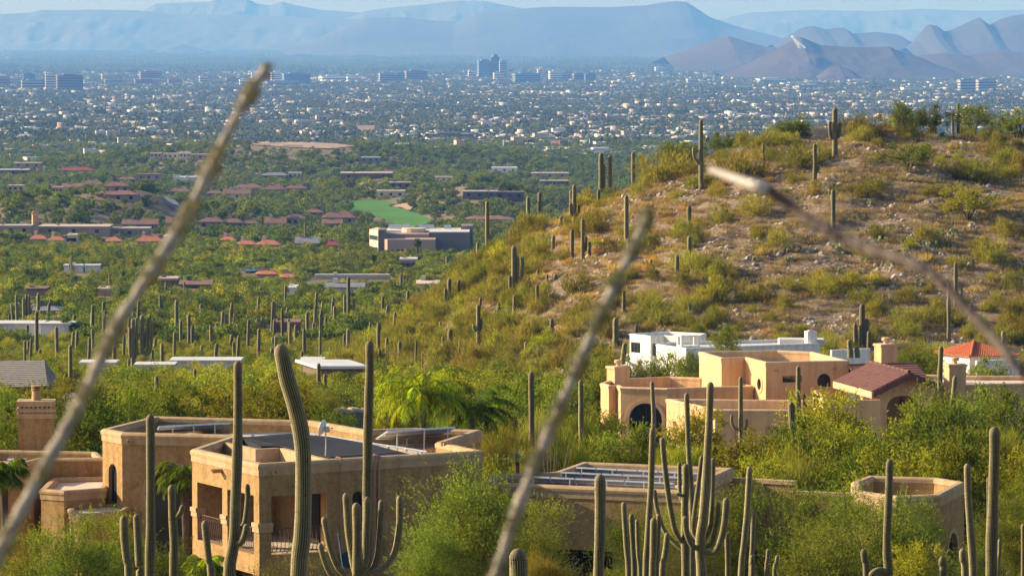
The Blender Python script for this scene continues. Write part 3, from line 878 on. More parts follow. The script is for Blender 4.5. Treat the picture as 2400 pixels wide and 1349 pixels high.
mb = MB(); p = PZ(37, 1097, ZC4 + 0.05); mb.box(p + Vector((0, 0.4, 0.16)), (0.6, 0.6, 0.26), 0.1); 
ob = mb.build('roof_vent', surf('vent_paint', (0.10, 0.10, 0.10), (0.15, 0.15, 0.14), 3, 0.5)); tag(ob, 'dark square roof vent on the left wing', 'roof vent')
mb = MB(); mb.box(p + Vector((0, 0.4, 0.32)), (0.78, 0.72, 0.05), 0.1); mb.build('lid', M_METAL, ob)

# ------------------------------------------------------------------ garage block with solar rows
ZD = -18.5
gar = empty('garage_building', P(1380, 1330, 167)); gar.location.z = GROUND1 + 0.8
tag(gar, 'low tan stucco garage with rows of solar panels behind its parapet', 'garage')
pd = pixpoly([(1140, 1131), (1598, 1150), (1717, 1096), (1366, 1082), (1300, 1105), (1150, 1112)], ZD)
wfG = WallFrame(pd[0], pd[1])
gl = wfG.px(1288, 1300)[0]; gr = wfG.px(1436, 1300)[0]; gt = wfG.px(1360, 1288)[1]
block(gar, pd, ZD, GROUND1, 0.75, 0.3, {0: [rect_loop(gl, gr, GROUND1 + 0.5, gt)]})
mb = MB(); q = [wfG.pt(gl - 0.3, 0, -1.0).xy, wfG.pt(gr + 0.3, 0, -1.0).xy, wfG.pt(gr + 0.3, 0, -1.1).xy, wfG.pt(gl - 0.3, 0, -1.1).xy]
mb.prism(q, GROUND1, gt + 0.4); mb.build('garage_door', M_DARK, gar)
rows = [((1349, 1097), (1640, 1111)), ((1312, 1108), (1606, 1121)), ((1232, 1118), (1580, 1134))]
for k, (l, r) in enumerate(rows):
    zt = ZD + 0.02
    a, b = PZ(l[0], l[1], zt), PZ(r[0], r[1], zt)
    dn = Vector((0.10, 0.995, 0)) * 1.3 - Vector((0, 0, 0.42))
    solar_rack(('far', 'middle', 'near')[k] + ' row of solar panels on the low garage roof', [a, b, b + dn, a + dn], [(0.05, 0.02, ZD - 0.8), (0.3, 0.02, ZD - 0.8), (0.55, 0.02, ZD - 0.8), (0.8, 0.02, ZD - 0.8)], cells=6)

# ------------------------------------------------------------------ round-ended tower room on the right
ZE = -19.0
tow = empty('tower_room', P(2130, 1300, 170)); tow.location.z = GROUND1
tag(tow, 'many-sided tan stucco room with open flat roof and arched window', 'building')
pe = pixpoly([(1999, 1148), (2022, 1153), (2100, 1163), (2203, 1159), (2260, 1129), (2199, 1119), (2035, 1114), (1999, 1128)], ZE)
wfE = WallFrame(pe[3], pe[4])
el = wfE.px(2219, 1290)[0]; er = wfE.px(2244, 1290)[0]; et = wfE.px(2233, 1246)[1]
ea = arch_loop(el, er, GROUND1 + 0.9, et - (er - el) / 2, 10)
block(tow, pe, ZE, GROUND1, 0.8, 0.3, {3: [ea]})
pane(tow, wfE, ea, 0.2); trim_arch(tow, wfE, ea, 0.18, 0.04)
s_, z_ = wfE.px(2256, 1176); spout(tow, wfE, wfE.len - 0.3, z_, 0.35)
# garden wall between garage and tower room
for (u0, v0, u1, v1, z, nm) in ((1712, 1119, 1860, 1127, -18.9, 'low tan stucco wall right of the solar garage'), (1855, 1150, 2004, 1156, -19.4, 'low tan stucco wall left of the tower room')):
    a, b = PZ(u0, v0, z).xy, PZ(u1, v1, z).xy
    d = (b - a).normalized(); n_ = Vector((-d.y, d.x)) * 0.3
    mb = MB(); mb.prism([a, b, b + n_, a + n_], GROUND1, z - 0.16); o = mb.build('stucco_wall', M_TAN); tag(o, nm, 'wall')
    k = n_.normalized() * 0.05
    mb = MB(); mb.prism([a - k, b - k, b + n_ + k, a + n_ + k], z - 0.158, z); mb.build('coping', M_TANCAP, o)
# pool net leaning on the long wall
mb = MB(); s_ = wfF.px(786, 1290)[0]
mb.tube([wfF.pt(s_, wfF.px(786, 1345)[1], 0.7), wfF.pt(s_ + 0.05, wfF.px(792, 1248)[1], 0.08)], 0.018, 5); o = mb.build('pool_net', M_METAL); tag(o, 'pool net with long white pole leaning on the shaded wall', 'net')
mb = MB(); p = wfF.pt(s_ + 0.25, wfF.px(800, 1308)[1], 0.5)
mb.tube([p + Vector((0.24 * math.cos(t), 0.05, 0.30 * math.sin(t))) for t in np.linspace(0, 2 * math.pi, 15)], 0.02, 5)
mb.add([p + Vector((0.23 * math.cos(t), 0.06, 0.29 * math.sin(t))) for t in np.linspace(0, 2 * math.pi, 14)[:-1]], [tuple(range(13))])
mb.build('net_head', surf('net_blue', (0.02, 0.04, 0.09), (0.03, 0.06, 0.12), 5, 0.7), o)

# ------------------------------------------------------------------ peach house
h2 = empty('stucco_house', P(1800, 980, 300)); h2.location.z = -33.5
tag(h2, 'peach stucco house with stepped flat roofs and a plum tiled porch', 'house')
GZ2 = -33.5; Z2 = -24.56
K = dict(wall_m=M_PEACH, cap_m=M_PEACHCAP, cap=(0.06, 0.18), band=(0.03, 0.16))
pt_ = pixpoly([(1639, 823.8), (1691, 839), (1747, 837), (1795, 848.8), (1910, 845.7), (1989, 844.4), (1906, 823.8), (1822, 820.3)], Z2)
wf34 = WallFrame(pt_[3], pt_[4]); wf45 = WallFrame(pt_[4], pt_[5]); wf23 = WallFrame(pt_[2], pt_[3])
def rpx(wf, u0, v0, u1, v1):
    a = wf.px(u0, v0); b = wf.px(u1, v1); return (a[0], b[0], b[1], a[1])
r = rpx(wf34, 1834, 881, 1880, 895); win = rect_loop(*r)
r2 = rpx(wf45, 1915.5, 880, 1947, 905); arc2 = arch_loop(r2[0], r2[1], r2[2], r2[3] - (r2[1] - r2[0]) / 2 + 0.15, 10)
oc = wf23.px(1780.5, 900); ov = ellipse_loop(oc[0], oc[1], 0.45, 0.42)
block(h2, pt_, Z2, GZ2, 0.75, 0.3, {3: [win], 4: [arc2], 2: [ov]}, **K)
pane(h2, wf34, win, 0.15, mull=[((r[0] + r[1]) / 2, r[2], (r[0] + r[1]) / 2, r[3])]); pane(h2, wf45, arc2, 0.15); pane(h2, wf23, ov, 0.1)
a_, b_ = wf34.px(1827, 874), wf34.px(1887, 902)
trim_arch(h2, wf34, rect_loop(a_[0], b_[0], b_[1], a_[1]), 0.18, 0.03, M_PEACHCAP, 'window_surround', False)
trim_arch(h2, wf45, arc2, 0.28, 0.04, M_PEACHCAP); trim_arch(h2, wf23, ov, 0.22, 0.05, M_PEACHCAP, 'window_surround', False)
for wf, u, v in ((wf34, 1818, 869), (wf45, 1955, 865)):
    s_, z_ = wf.px(u, v); spout(h2, wf, s_, z_, 0.3, M_PEACHCAP)
Z3 = -26.42
pg = pixpoly([(1408, 897), (1427, 903.5), (1446, 902.5), (1455, 906.5), (1564, 909.5), (1766, 903.8), (1700, 884), (1641, 884.6), (1568.7, 881.6), (1474.7, 886), (1430, 889)], Z3)
wfg = WallFrame(pg[3], pg[4])
la = wfg.px(1474, 990)[0]; lb = wfg.px(1552, 990)[0]; lt = wfg.px(1512, 944)[1]
garch = arch_loop(la, lb, GZ2 + 1.2, lt - (lb - la) / 2, 14)
block(h2, pg, Z3, GZ2, 0.8, 0.28, {3: [garch]}, **K)
pane(h2, wfg, garch, 0.2, mull=[((la + lb) / 2, GZ2 + 1.2, (la + lb) / 2, lt)]); trim_arch(h2, wfg, garch, 0.26, 0.05, M_PEACHCAP)
Z4 = -26.9
ph = pixpoly([(1562, 934), (1676, 959), (1976, 960), (1996, 938)], Z4)
wfh = WallFrame(ph[1], ph[2])
gd = []
for (u0, u1) in ((1722, 1772), (1794, 1850)):
    a = wfh.px(u0, 1000); b = wfh.px(u1, 1000); gd.append((a[0], b[0], GZ2 + 1.4, a[1]))
block(h2, ph, Z4, GZ2, 0.72, 0.28, {1: [rect_loop(*g) for g in gd]}, **K)
for g in gd:
    mb = MB(); mb.prism([wfh.pt(g[0] - .1, 0, -.2).xy, wfh.pt(g[1] + .1, 0, -.2).xy, wfh.pt(g[1] + .1, 0, -.26).xy, wfh.pt(g[0] - .1, 0, -.26).xy], g[2] - .1, g[3] + .1)
    mb.build('garage_door', M_PEACH, h2)
cc = P(1449, 902, 306.5); chimney(h2, (cc.x, cc.y), 1.25, 1.15, Z3 - 0.8, -25.55, 0.5, M_PEACH, M_PEACHCAP)
cc = P(2076, 850, 306.0); chimney(h2, (cc.x, cc.y), 1.28, 1.2, -28, -23.9, 0.35, M_PEACH, M_PEACHCAP)
cc = P(2238, 890, 300.0); chimney(h2, (cc.x, cc.y), 1.25, 1.1, -28, -24.85, 0.25, M_PEACH, M_PEACHCAP)
# right wing flat roofs
Z5 = -26.2
pw = pixpoly([(2164, 900), (2287, 899), (2420, 897), (2420, 880), (2290, 880), (2160, 877)], Z5)
block(h2, pw, Z5, GZ2, 0.3, 0.28, **K)
# skylight box on the low roof
mb = MB(); p = P(1760, 949, 297); mb.box((p.x, p.y, -27.45), (1.1, 0.8, 0.35), 0.4); o = mb.build('skylight', surf('skylight_dome', (0.55, 0.5, 0.44), (0.65, 0.6, 0.52), 2, 0.5)); tag(o, 'pale skylight box on the low peach roof', 'skylight')
mb = MB(); mb.box((p.x, p.y, -27.25), (0.9, 0.6, 0.10), 0.4); mb.build('dome', surf('skylight_acrylic', (0.7, 0.66, 0.58), (0.75, 0.7, 0.62), 2, 0.3), o)

def tile_rows(parent, a, b, c, d, rows, m, th=0.07, name='tile_row', cols=None):
    """roof slope as overlapping courses: a,b = eave left/right, d,c = ridge left/right"""
    a, b, c, d = map(Vector, (a, b, c, d))
    n = (b - a).cross(d - a).normalized()
    if n.z < 0: n = -n
    for k in range(rows):
        t0, t1 = k / rows, min((k + 1.25) / rows, 1.0)
        p0, p1, p2, p3 = a.lerp(d, t0), b.lerp(c, t0), b.lerp(c, t1), a.lerp(d, t1)
        lo = n * (th * 1.9); hi = n * (th * 0.8)
        mb = MB()
        if not cols:
            vs = [p0, p1, p2, p3, p0 + lo, p1 + lo, p2 + hi, p3 + hi]
            mb.add(vs, [(3, 2, 1, 0), (4, 5, 6, 7), (0, 1, 5, 4), (1, 2, 6, 5), (2, 3, 7, 6), (3, 0, 4, 7)])
        else:
            w = (p1 - p0).length; nc = max(int(round(w / cols)), 1)
            for j in range(nc):
                f0, f1 = j / nc, (j + 1) / nc
                prof = [(f0, 0.0), (f0 + (f1 - f0) * .22, 1.0), (f0 + (f1 - f0) * .5, 1.3), (f0 + (f1 - f0) * .78, 1.0), (f1, 0.0)]
                vs = [p0.lerp(p1, f) + lo * (0.45 + 0.75 * h) for f, h in prof] + [p3.lerp(p2, f) + hi * (0.45 + 0.75 * h) for f, h in prof]
                vs += [p0.lerp(p1, f0), p0.lerp(p1, f1)]
                mb.add(vs, [(i, i + 1, 6 + i, 5 + i) for i in range(4)] + [(10, 11, 4, 3, 2, 1, 0)])
        mb.build(name, m, parent)

def gable_porch():
    e = h2
    D = 291.0
    def q(u, v, d): return P(u, v, d)
    apex = q(2131, 874, D); el_ = q(2046, 917, D); er_ = q(2197, 899, D + 0.5)
    back = Vector((-2.1, 7.2, 0.1))
    rf = empty('porch_roof', (0, 0, 0)); rf.parent = e; rf.location = apex - e.location
    tile_rows(rf, el_ + back, el_, apex, apex + back, 8, M_TILE_PLUM, 0.045)
    tile_rows(rf, er_, er_ + back, apex + back, apex, 8, M_TILE_PLUM, 0.045)
    for a, b in ((el_, apex), (apex, er_)):
        mb = MB(); f = Vector((0.02, -0.10, 0)); dn = Vector((0, 0, -0.42))
        vs = [a + f, b + f, b + f + dn, a + f + dn, a - f * 0.5, b - f * 0.5, b - f * 0.5 + dn, a - f * 0.5 + dn]
        mb.add(vs, [(3, 2, 1, 0), (4, 5, 6, 7), (0, 1, 5, 4), (1, 2, 6, 5), (2, 3, 7, 6), (3, 0, 4, 7)]); mb.build('fascia', M_TILE_PLUM, rf)
    mb = MB(); dn = Vector((0, 0, -0.45))
    sd = Vector((-0.10, 0, 0))
    a = el_ - Vector((0, 0, 0.02)); b = a + back
    vs = [a, b, b + dn, a + dn, a + sd, b + sd, b + sd + dn, a + sd + dn]
    mb.add(vs, [(0, 1, 2, 3), (7, 6, 5, 4), (0, 4, 5, 1), (1, 5, 6, 2), (2, 6, 7, 3), (3, 7, 4, 0)]); mb.build('fascia', M_PEACHCAP, rf)
    for k in range(9):
        p = apex.lerp(apex + back, (k + 0.5) / 9); mb = MB(); t = back.normalized() * (back.length / 18)
        mb.tube([p - t + Vector((0, 0, 0.10)), p + t * 1.15 + Vector((0, 0, 0.085))], [0.13, 0.11], 8); mb.build('ridge_tile', M_TILE_PLUM, rf)
    # front wall with a wide arch and gable top
    wl = q(2060, 930, D + 0.7).xy; wr = q(2186, 930, D + 1.2).xy
    wf = WallFrame(wl, wr)
    s0 = wf.px(2079, 960)[0]; s1 = wf.px(2153, 960)[0]; zt = wf.px(2116, 926)[1]
    hole = seg_arch_loop(s0, s1, GZ2 + 1, zt - 0.75, 0.75)
    zt_l = el_.z - 0.35
    mb = MB(); wall_mesh(mb, wf, (0, wf.len), (0, wf.len), GZ2, zt_l, 0.35, [hole])
    ap = wf.px(2131, 890)[0]
    zpk = apex.z - 0.35
    vs = [wf.pt(0, zt_l, 0), wf.pt(wf.len, zt_l, 0), wf.pt(wf.len, max(zt_l, er_.z - 0.35), 0), wf.pt(ap, zpk, 0)]
    vs += [wf.pt(0, zt_l, -0.35), wf.pt(wf.len, zt_l, -0.35), wf.pt(wf.len, max(zt_l, er_.z - 0.35), -0.35), wf.pt(ap, zpk, -0.35)]
    mb.add(vs, [(0, 1, 2, 3), (7, 6, 5, 4), (0, 3, 7, 4), (1, 5, 6, 2), (2, 6, 7, 3)])
    mb.build('porch_wall', M_PEACH, e)
    for s in (0.0, wf.len - 0.3):
        mb = MB(); mb.prism([wf.pt(s, 0, -0.36).xy, wf.pt(s + 0.3, 0, -0.36).xy, wf.pt(s + 0.3, 0, -4.5).xy, wf.pt(s, 0, -4.5).xy], GZ2, zt_l); mb.build('porch_wall', M_PEACH, e)
    mb = MB(); mb.prism([wf.pt(0, 0, -4.5).xy, wf.pt(wf.len, 0, -4.5).xy, wf.pt(wf.len, 0, -4.8).xy, wf.pt(0, 0, -4.8).xy], GZ2, zt_l); mb.build('entry_wall', M_PEACH, e)
    lamp = wf.pt((s0 + s1) / 2 + 0.1, zt - 0.35, -0.9)
    mb = MB(); mb.tube([lamp, lamp + Vector((0, 0, 0.5))], 0.02, 5); mb.tube([lamp + Vector((0, 0, -0.5)), lamp + Vector((0, 0, -0.1)), lamp], [0.10, 0.16, 0.04], 8); mb.build('lantern', M_IRON, e)
    # hipped main roof behind the porch
    hr = empty('main_roof', (0, 0, 0)); hr.parent = e; hr.location = apex - e.location
    Dm = 297.0
    a = q(2015, 903, Dm - 2.5); b = q(2190, 903, Dm - 2.5); c = q(2146, 853.5, Dm + 4); d = q(1988, 858.5, Dm + 4)
    tile_rows(hr, a, b, c, d, 9, M_TILE_PLUM, 0.05)
    mb = MB(); mb.tube([d + Vector((0, 0, .08)), c + Vector((0, 0, .08))], 0.12, 6); mb.build('ridge_cap', M_TILE_PLUM, hr)
    back_d = Vector((0.5, 6, -2.4))
    tile_rows(hr, c + back_d, d + back_d, d, c, 4, M_TILE_PLUM, 0.05)
    # body under the hip roof
    mb = MB(); mb.prism([a.xy + Vector((0.6, 0.4)), b.xy + Vector((-0.6, 0.4)), c.xy + Vector((-0.3, 0)), d.xy + Vector((0.6, 0))], GZ2, a.z - 0.05); mb.build('wall', M_PEACH, e)
gable_porch()
# courtyard wall between tower and porch
a, b, c = P(1905, 928, 296).xy, P(1930, 945, 288).xy, P(2060, 942, 288.5).xy
for i, (p, q_) in enumerate(((a, b), (b, c))):
    d = (q_ - p).normalized(); n_ = Vector((-d.y, d.x)) * 0.28
    mb = MB(); mb.prism([p, q_ + d * 0.1, q_ + d * 0.1 + n_, p + n_], GZ2, -26.2 + 0.004 * i); mb.build('courtyard_wall', M_PEACH, h2)

# ------------------------------------------------------------------ white house below the hill
h3 = empty('stucco_house', P(1650, 830, 418)); h3.location.z = -38.5
tag(h3, 'white stucco house with flat roofs at the foot of the rocky hill', 'house')
GZ3 = -38.5; ZW = -32.5
KW = dict(wall_m=M_WHITE, cap_m=M_WHITE, deck_m=M_WDECK, cap=(0.05, 0.16), band=None)
pa = pixpoly([(1476, 781.5), (1524.5, 787), (1557, 785.5), (1590, 788), (1640, 787), (1655, 781), (1568, 776.5)], ZW)
wa = WallFrame(pa[0], pa[1]); wb = WallFrame(pa[1], pa[2])
rw = rpx(wa, 1478.5, 800.5, 1501, 827.5)
rd = rpx(wb, 1529, 805, 1538, 833)
block(h3, pa, ZW, GZ3, 0.35, 0.25, {0: [rect_loop(*rw)], 1: [rect_loop(*rd)]}, **KW)
pane(h3, wa, rect_loop(*rw), 0.12, mull=[(rw[0] + (rw[1] - rw[0]) * t, rw[2], rw[0] + (rw[1] - rw[0]) * t, rw[3]) for t in (0.33, 0.67)])
pane(h3, wb, rect_loop(*rd), 0.12)
ZW2 = -32.7
pb = pixpoly([(1538, 806.3), (1608, 816), (1760, 809.5), (1921, 803.5), (1900, 793), (1740, 797), (1577, 801)], ZW2)
block(h3, pb, ZW2, GZ3, 0.3, 0.25, **KW)
# low terrace wall in front
ZW3 = -35.0
pcx = pixpoly([(1455, 838), (1483, 862), (1545, 848), (1520, 833), (1470, 829)], ZW3)
block(h3, pcx, ZW3, GZ3 - 1, 0.7, 0.22, **KW)
cc = P(1613, 805, 421)
cb = MB(); cb.box((cc.x, cc.y, -33.9), (1.9, 1.5, 2.2), 0.25); 
co_ = cb.build('chimney', M_WHITE, h3)
cb = MB()
for sx in (-1, 1):
    for sy in (-1, 1):
        cb.box(Vector((cc.x, cc.y, -32.35)) + Matrix.Rotation(0.25, 3, 'Z') @ Vector((sx * 0.85, sy * 0.65, 0)), (0.22, 0.22, 0.9), 0.25)
cb.box((cc.x, cc.y, -31.84), (2.0, 1.6, 0.14), 0.25); cb.build('cap', M_WHITE, co_)
cc = P(1900, 797, 423); cb = MB(); cb.box((cc.x, cc.y, -32.3), (1.0, 0.9, 1.5), 0.3); co_ = cb.build('chimney', M_WHITE, h3)
cb = MB(); cb.box((cc.x, cc.y, -31.48), (0.5, 0.5, 0.12), 0.3); cb.build('flue_cap', M_METAL, co_)
# sloped light scoop on roof
cb = MB(); c1 = PZ(1850, 806, -32.9); cb.prism([(c1.x - 1, c1.y), (c1.x + 3.5, c1.y - 0.6), (c1.x + 3.5, c1.y + 2), (c1.x - 1, c1.y + 2.4)], -33, -32.42); cb.build('raised_roof', M_WDECK, h3)

# ------------------------------------------------------------------ red tile pavilion
h4 = empty('tiled_house', P(2285, 850, 385)); h4.location.z = -37.5
tag(h4, 'white walled house with a bright red clay tile hip roof', 'house')
ap_ = P(2282.5, 801, 389); fl = P(2274.7, 837.5, 381); lf = P(2183, 825.5, 388); rt = P(2392, 832, 386); bk = P(2300, 820, 397); bk.z = lf.z
tile_rows(h4, lf, fl, ap_, ap_ - Vector((0.02, 0, 0)), 12, M_TILE_RED, 0.05, cols=0.34)
tile_rows(h4, fl, rt, ap_ + Vector((0.02, 0, 0)), ap_, 12, M_TILE_RED, 0.05, cols=0.34)
tile_rows(h4, rt, bk, ap_, ap_, 6, M_TILE_RED, 0.05)
tile_rows(h4, bk, lf, ap_, ap_, 6, M_TILE_RED, 0.05)
for k in range(10):
    p, q_ = ap_.lerp(fl, k / 10), ap_.lerp(fl, (k + 1.1) / 10); up = Vector((0, 0, 0.13))
    mb = MB(); mb.tube([p + up, q_ + up], [0.12, 0.15], 8); mb.build('ridge_tile', M_TILE_RED, h4)
mb = MB(); q_ = [lf.xy + Vector((0.7, 0.2)), fl.xy + Vector((0, 0.8)), rt.xy + Vector((-0.8, 0.1)), bk.xy + Vector((0, -0.8))]
mb.prism(q_, -38, fl.z - 0.02); mb.build('wall', M_WHITE, h4)
for (u0, v0, u1, v1, z, nm) in ((2290, 845, 2390, 838, -31.6, 'white stucco garden wall right of the red tile roof'), (1950, 820, 2040, 822, -31.0, 'low white wall behind the peach house chimney')):
    a, b = P(u0, v0, 378).xy, P(u1, v1, 380).xy
    d = (b - a).normalized(); n_ = Vector((-d.y, d.x)) * 0.3
    z = P(u0, v0, 378).z
    mb = MB(); mb.prism([a, b, b + n_, a + n_], -37, z); o = mb.build('garden_wall', M_WHITE); tag(o, nm, 'wall')

# ------------------------------------------------------------------ shake-roofed neighbour and white flat roofs on the left
h5 = empty('neighbour_house', P(60, 900, 470)); h5.location.z = gz(h5.location.x, 470)
tag(h5, 'neighbour house with weathered grey tile roof at the left edge', 'house')
tile_rows(h5, P(-90, 912, 466), P(112, 905, 468), P(104, 845, 478), P(-90, 848, 478), 14, M_TILE_GREY, 0.06)
tile_rows(h5, P(112, 905, 468), P(135, 890, 488), P(104, 845, 478), P(104, 845, 478), 6, M_TILE_GREY, 0.06)
tile_rows(h5, P(-90, 960, 455), P(16, 955, 455), P(6, 910, 462), P(-90, 905, 462), 8, M_TILE_GREY, 0.06)
mb = MB(); mb.prism([P(-90, 900, 468).xy, P(108, 900, 469.5).xy, P(128, 890, 487).xy, P(-90, 890, 487).xy], P(50, 950, 468).z, P(50, 909, 468).z); mb.build('wall', surf('brown_plaster', (0.16, 0.085, 0.055), (0.2, 0.11, 0.07), 1, .9), h5)
h5b = empty('shed', P(190, 935, 440)); tag(h5b, 'shed with grey tile roof and white lean-to behind the ocotillo stem', 'shed')
tile_rows(h5b, P(143, 948, 440), P(222, 946, 440), P(215, 921, 446), P(150, 922, 446), 7, M_TILE_GREY, 0.06)
mb = MB(); mb.prism([P(148, 950, 441).xy, P(220, 950, 441).xy, P(218, 950, 447).xy, P(150, 950, 447).xy], P(180, 985, 441).z, P(180, 949, 441).z); mb.build('wall', M_WHITE, h5b)
a, b, c, d = P(130, 969, 433), P(172, 969, 433), P(158, 950, 438), P(140, 950, 438)
mb = MB(); mb.add([a, b, c, d, a - Vector((0, 0, .15)), b - Vector((0, 0, .15)), c - Vector((0, 0, .15)), d - Vector((0, 0, .15))], [(0, 1, 2, 3), (7, 6, 5, 4), (0, 4, 5, 1), (1, 5, 6, 2), (2, 6, 7, 3), (3, 7, 4, 0)]); mb.build('lean_to_roof', M_WHITE, h5b)

def flat_house(label, u0, u1, v_top, v_bot, d, depth, wall_m, roof_m, rz=0.0, eave=0.3, name='flat_roof_house', wins=0):
    a = P(u0, v_top, d); b = P(u1, v_top, d)
    zt = a.z; zb = P(u0, v_bot, d).z - 1.2
    e = empty(name, ((a.x + b.x) / 2, d, zb)); tag(e, label, 'house')
    t = Vector((math.sin(rz), math.cos(rz))) * depth
    poly = [a.xy, b.xy, b.xy + t, a.xy + t]
    mb = MB(); mb.prism(offset_poly(poly, -0.02), zb, zt - 0.35); w = mb.build('wall', wall_m, e)
    mb = MB(); mb.prism(offset_poly(poly, eave), zt - 0.35, zt); mb.build('roof', roof_m, e)
    wf = WallFrame(poly[0], poly[1])
    for k in range(wins):
        s = wf.len * (k + 0.5) / wins; mb = MB()
        mb.prism([wf.pt(s - 0.7, 0, 0.0).xy, wf.pt(s - 0.7, 0, 0.03).xy, wf.pt(s + 0.7, 0, 0.03).xy, wf.pt(s + 0.7, 0, 0.0).xy], zt - 2.2, zt - 0.9); mb.build('window', M_GLASS, e)
    return e
M_GREYROOF = surf('galvanised_roof', (0.5, 0.5, 0.5), (0.62, 0.62, 0.62), 0.4, 0.6)
M_BROWNW = surf('brown_wall', (0.13, 0.09, 0.065), (0.18, 0.125, 0.09), 0.8, .9)
flat_house('low house with grey metal roof left of the tall centre cactus', 752, 850, 856, 890, 520, 9, M_BROWNW, M_GREYROOF, -0.3, 0.7)
flat_house('small white roof beside the grey metal roof house', 706, 752, 846, 862, 545, 7, M_WHITE, M_WDECK)
flat_house('long white flat roof in the brush behind the arched house', 402, 560, 843, 862, 560, 5, M_WHITE, M_WDECK)
flat_house('low white flat roof left of the long white roof', 318, 405, 853, 866, 555, 4, M_WHITE, M_WDECK)
flat_house('white flat roof half hidden by the ocotillo stem', 190, 268, 848, 862, 565, 4, M_WHITE, M_WDECK)
flat_house('white walled flat house at the far left among cacti', -10, 96, 757, 773, 745, 7, M_WHITE, M_WDECK)
flat_house('slanted white parapet house beside the far left flat house', 98, 160, 757, 776, 738, 6, M_WHITE, M_WDECK, 0.2)
# boulders on a low dark retaining wall behind the tan house
a, b = P(770, 972, 292), P(862, 971, 294)
mb = MB(); d_ = (b - a).xy.normalized(); n_ = Vector((-d_.y, d_.x)) * 0.4
mb.prism([a.xy, b.xy, b.xy + n_, a.xy + n_], a.z - 3, a.z); o = mb.build('retaining_wall', surf('grey_block', (0.10, 0.09, 0.085), (0.14, 0.125, 0.115), 1, .9)); tag(o, 'low dark retaining wall left of the big palm', 'wall')
rb = random.Random(8); M_BOULD = surf('pale_boulder', (0.34, 0.24, 0.16), (0.52, 0.42, 0.32), 0.9, .95)
for k in range(15):
    bm = bmesh.new(); bmesh.ops.create_icosphere(bm, subdivisions=2, radius=rb.uniform(.16, .34))
    for v in bm.verts: v.co *= rb.uniform(.85, 1.12)
    me = bpy.data.meshes.new('boulder'); bm.to_mesh(me); bm.free(); me.materials.append(M_BOULD)
    t_ = (k + rb.uniform(.2, .8)) / 15
    o = link('boulder', me, None, a.lerp(b, t_) + Vector((0, .2 + rb.uniform(0, .5), .14 + rb.uniform(0, .12)))); o.scale = (1.3, 1, .8)
    tag(o, 'pale boulder on the dark retaining wall, ' + ['leftmost', 'second from left', 'third from left', 'fourth from left', 'fifth from left', 'sixth from left', 'seventh from left', 'the middle one', 'seventh from right', 'sixth from right', 'fifth from right', 'fourth from right', 'third from right', 'second from right', 'rightmost'][k], 'boulder', 'boulders on the retaining wall')
FOOT = []          # plan rectangles kept free of plants: (x0, x1, y0, y1)
# ------------------------------------------------------------------ saguaro cacti
AUTO = []          # (object, what it is, photo column, photo row): labelled by the nearest landmark at the end
def saguaro_mat():
    m, nt, out = new_mat('saguaro_skin')
    a = N(nt, 'ShaderNodeAttribute'); a.attribute_name = 'ridge'
    h = N(nt, 'ShaderNodeAttribute'); h.attribute_name = 'along'
    co = N(nt, 'ShaderNodeTexCoord').outputs['Object']
    oi = N(nt, 'ShaderNodeObjectInfo')
    skin = ramp(nt, noise(nt, 1.6, 5, 0.7, co), [(0.30, (0.026, 0.030, 0.010)), (0.5, (0.060, 0.063, 0.018)), (0.72, (0.12, 0.105, 0.035))])
    mp = N(nt, 'ShaderNodeMapping'); mp.inputs['Scale'].default_value = (5, 5, 60)
    nt.links.new(co, mp.inputs['Vector'])
    sp = ramp(nt, noise(nt, 1.0, 3, 0.7, mp.outputs[0]), [(0.35, (0.24, 0.19, 0.10)), (0.62, (0.56, 0.46, 0.28))])
    rr = N(nt, 'ShaderNodeMapRange'); rr.inputs[1].default_value = 0.45; rr.inputs[2].default_value = 1.0; rr.inputs[3].default_value = 0.0; rr.inputs[4].default_value = 0.88
    nt.links.new(a.outputs['Fac'], rr.inputs[0])
    c = mixc(nt, rr.outputs[0], skin, sp)
    # old corky bark creeps up from the foot; woolly spines on the crown
    bk = N(nt, 'ShaderNodeMapRange'); bk.inputs[1].default_value = 0.0; bk.inputs[2].default_value = 0.35; bk.inputs[3].default_value = 0.55; bk.inputs[4].default_value = 0.0
    nt.links.new(h.outputs['Fac'], bk.inputs[0])
    c = mixc(nt, bk.outputs[0], c, ramp(nt, noise(nt, 4, 4, 0.7, co), [(0.35, (0.10, 0.08, 0.055)), (0.65, (0.22, 0.18, 0.125))]))
    tp = N(nt, 'ShaderNodeMapRange'); tp.inputs[1].default_value = 0.955; tp.inputs[2].default_value = 1.0; tp.inputs[3].default_value = 0.0; tp.inputs[4].default_value = 0.7
    nt.links.new(h.outputs['Fac'], tp.inputs[0])
    c = mixc(nt, tp.outputs[0], c, (0.26, 0.20, 0.13))
    sc_ = ramp(nt, noise(nt, 3.1, 2, 0.5, co), [(0.66, (0, 0, 0)), (0.72, (0.75, 0.75, 0.75))])
    c = mixc(nt, sc_, c, (0.10, 0.07, 0.045))
    hs = N(nt, 'ShaderNodeHueSaturation'); mv = N(nt, 'ShaderNodeMapRange'); mv.inputs[3].default_value = 0.8; mv.inputs[4].default_value = 1.25
    nt.links.new(oi.outputs['Random'], mv.inputs[0]); nt.links.new(mv.outputs[0], hs.inputs['Value']); nt.links.new(c, hs.inputs['Color'])
    p = N(nt, 'ShaderNodeBsdfPrincipled'); p.inputs['Roughness'].default_value = 0.75; p.inputs['Specular IOR Level'].default_value = 0.2
    p.inputs['Sheen Weight'].default_value = 0.05; p.inputs['Sheen Tint'].default_value = (1, 0.9, 0.7, 1)
    nt.links.new(hs.outputs[0], p.inputs['Base Color'])
    nt.links.new(p.outputs[0], out.inputs[0])
    return m
M_SAG = saguaro_mat()

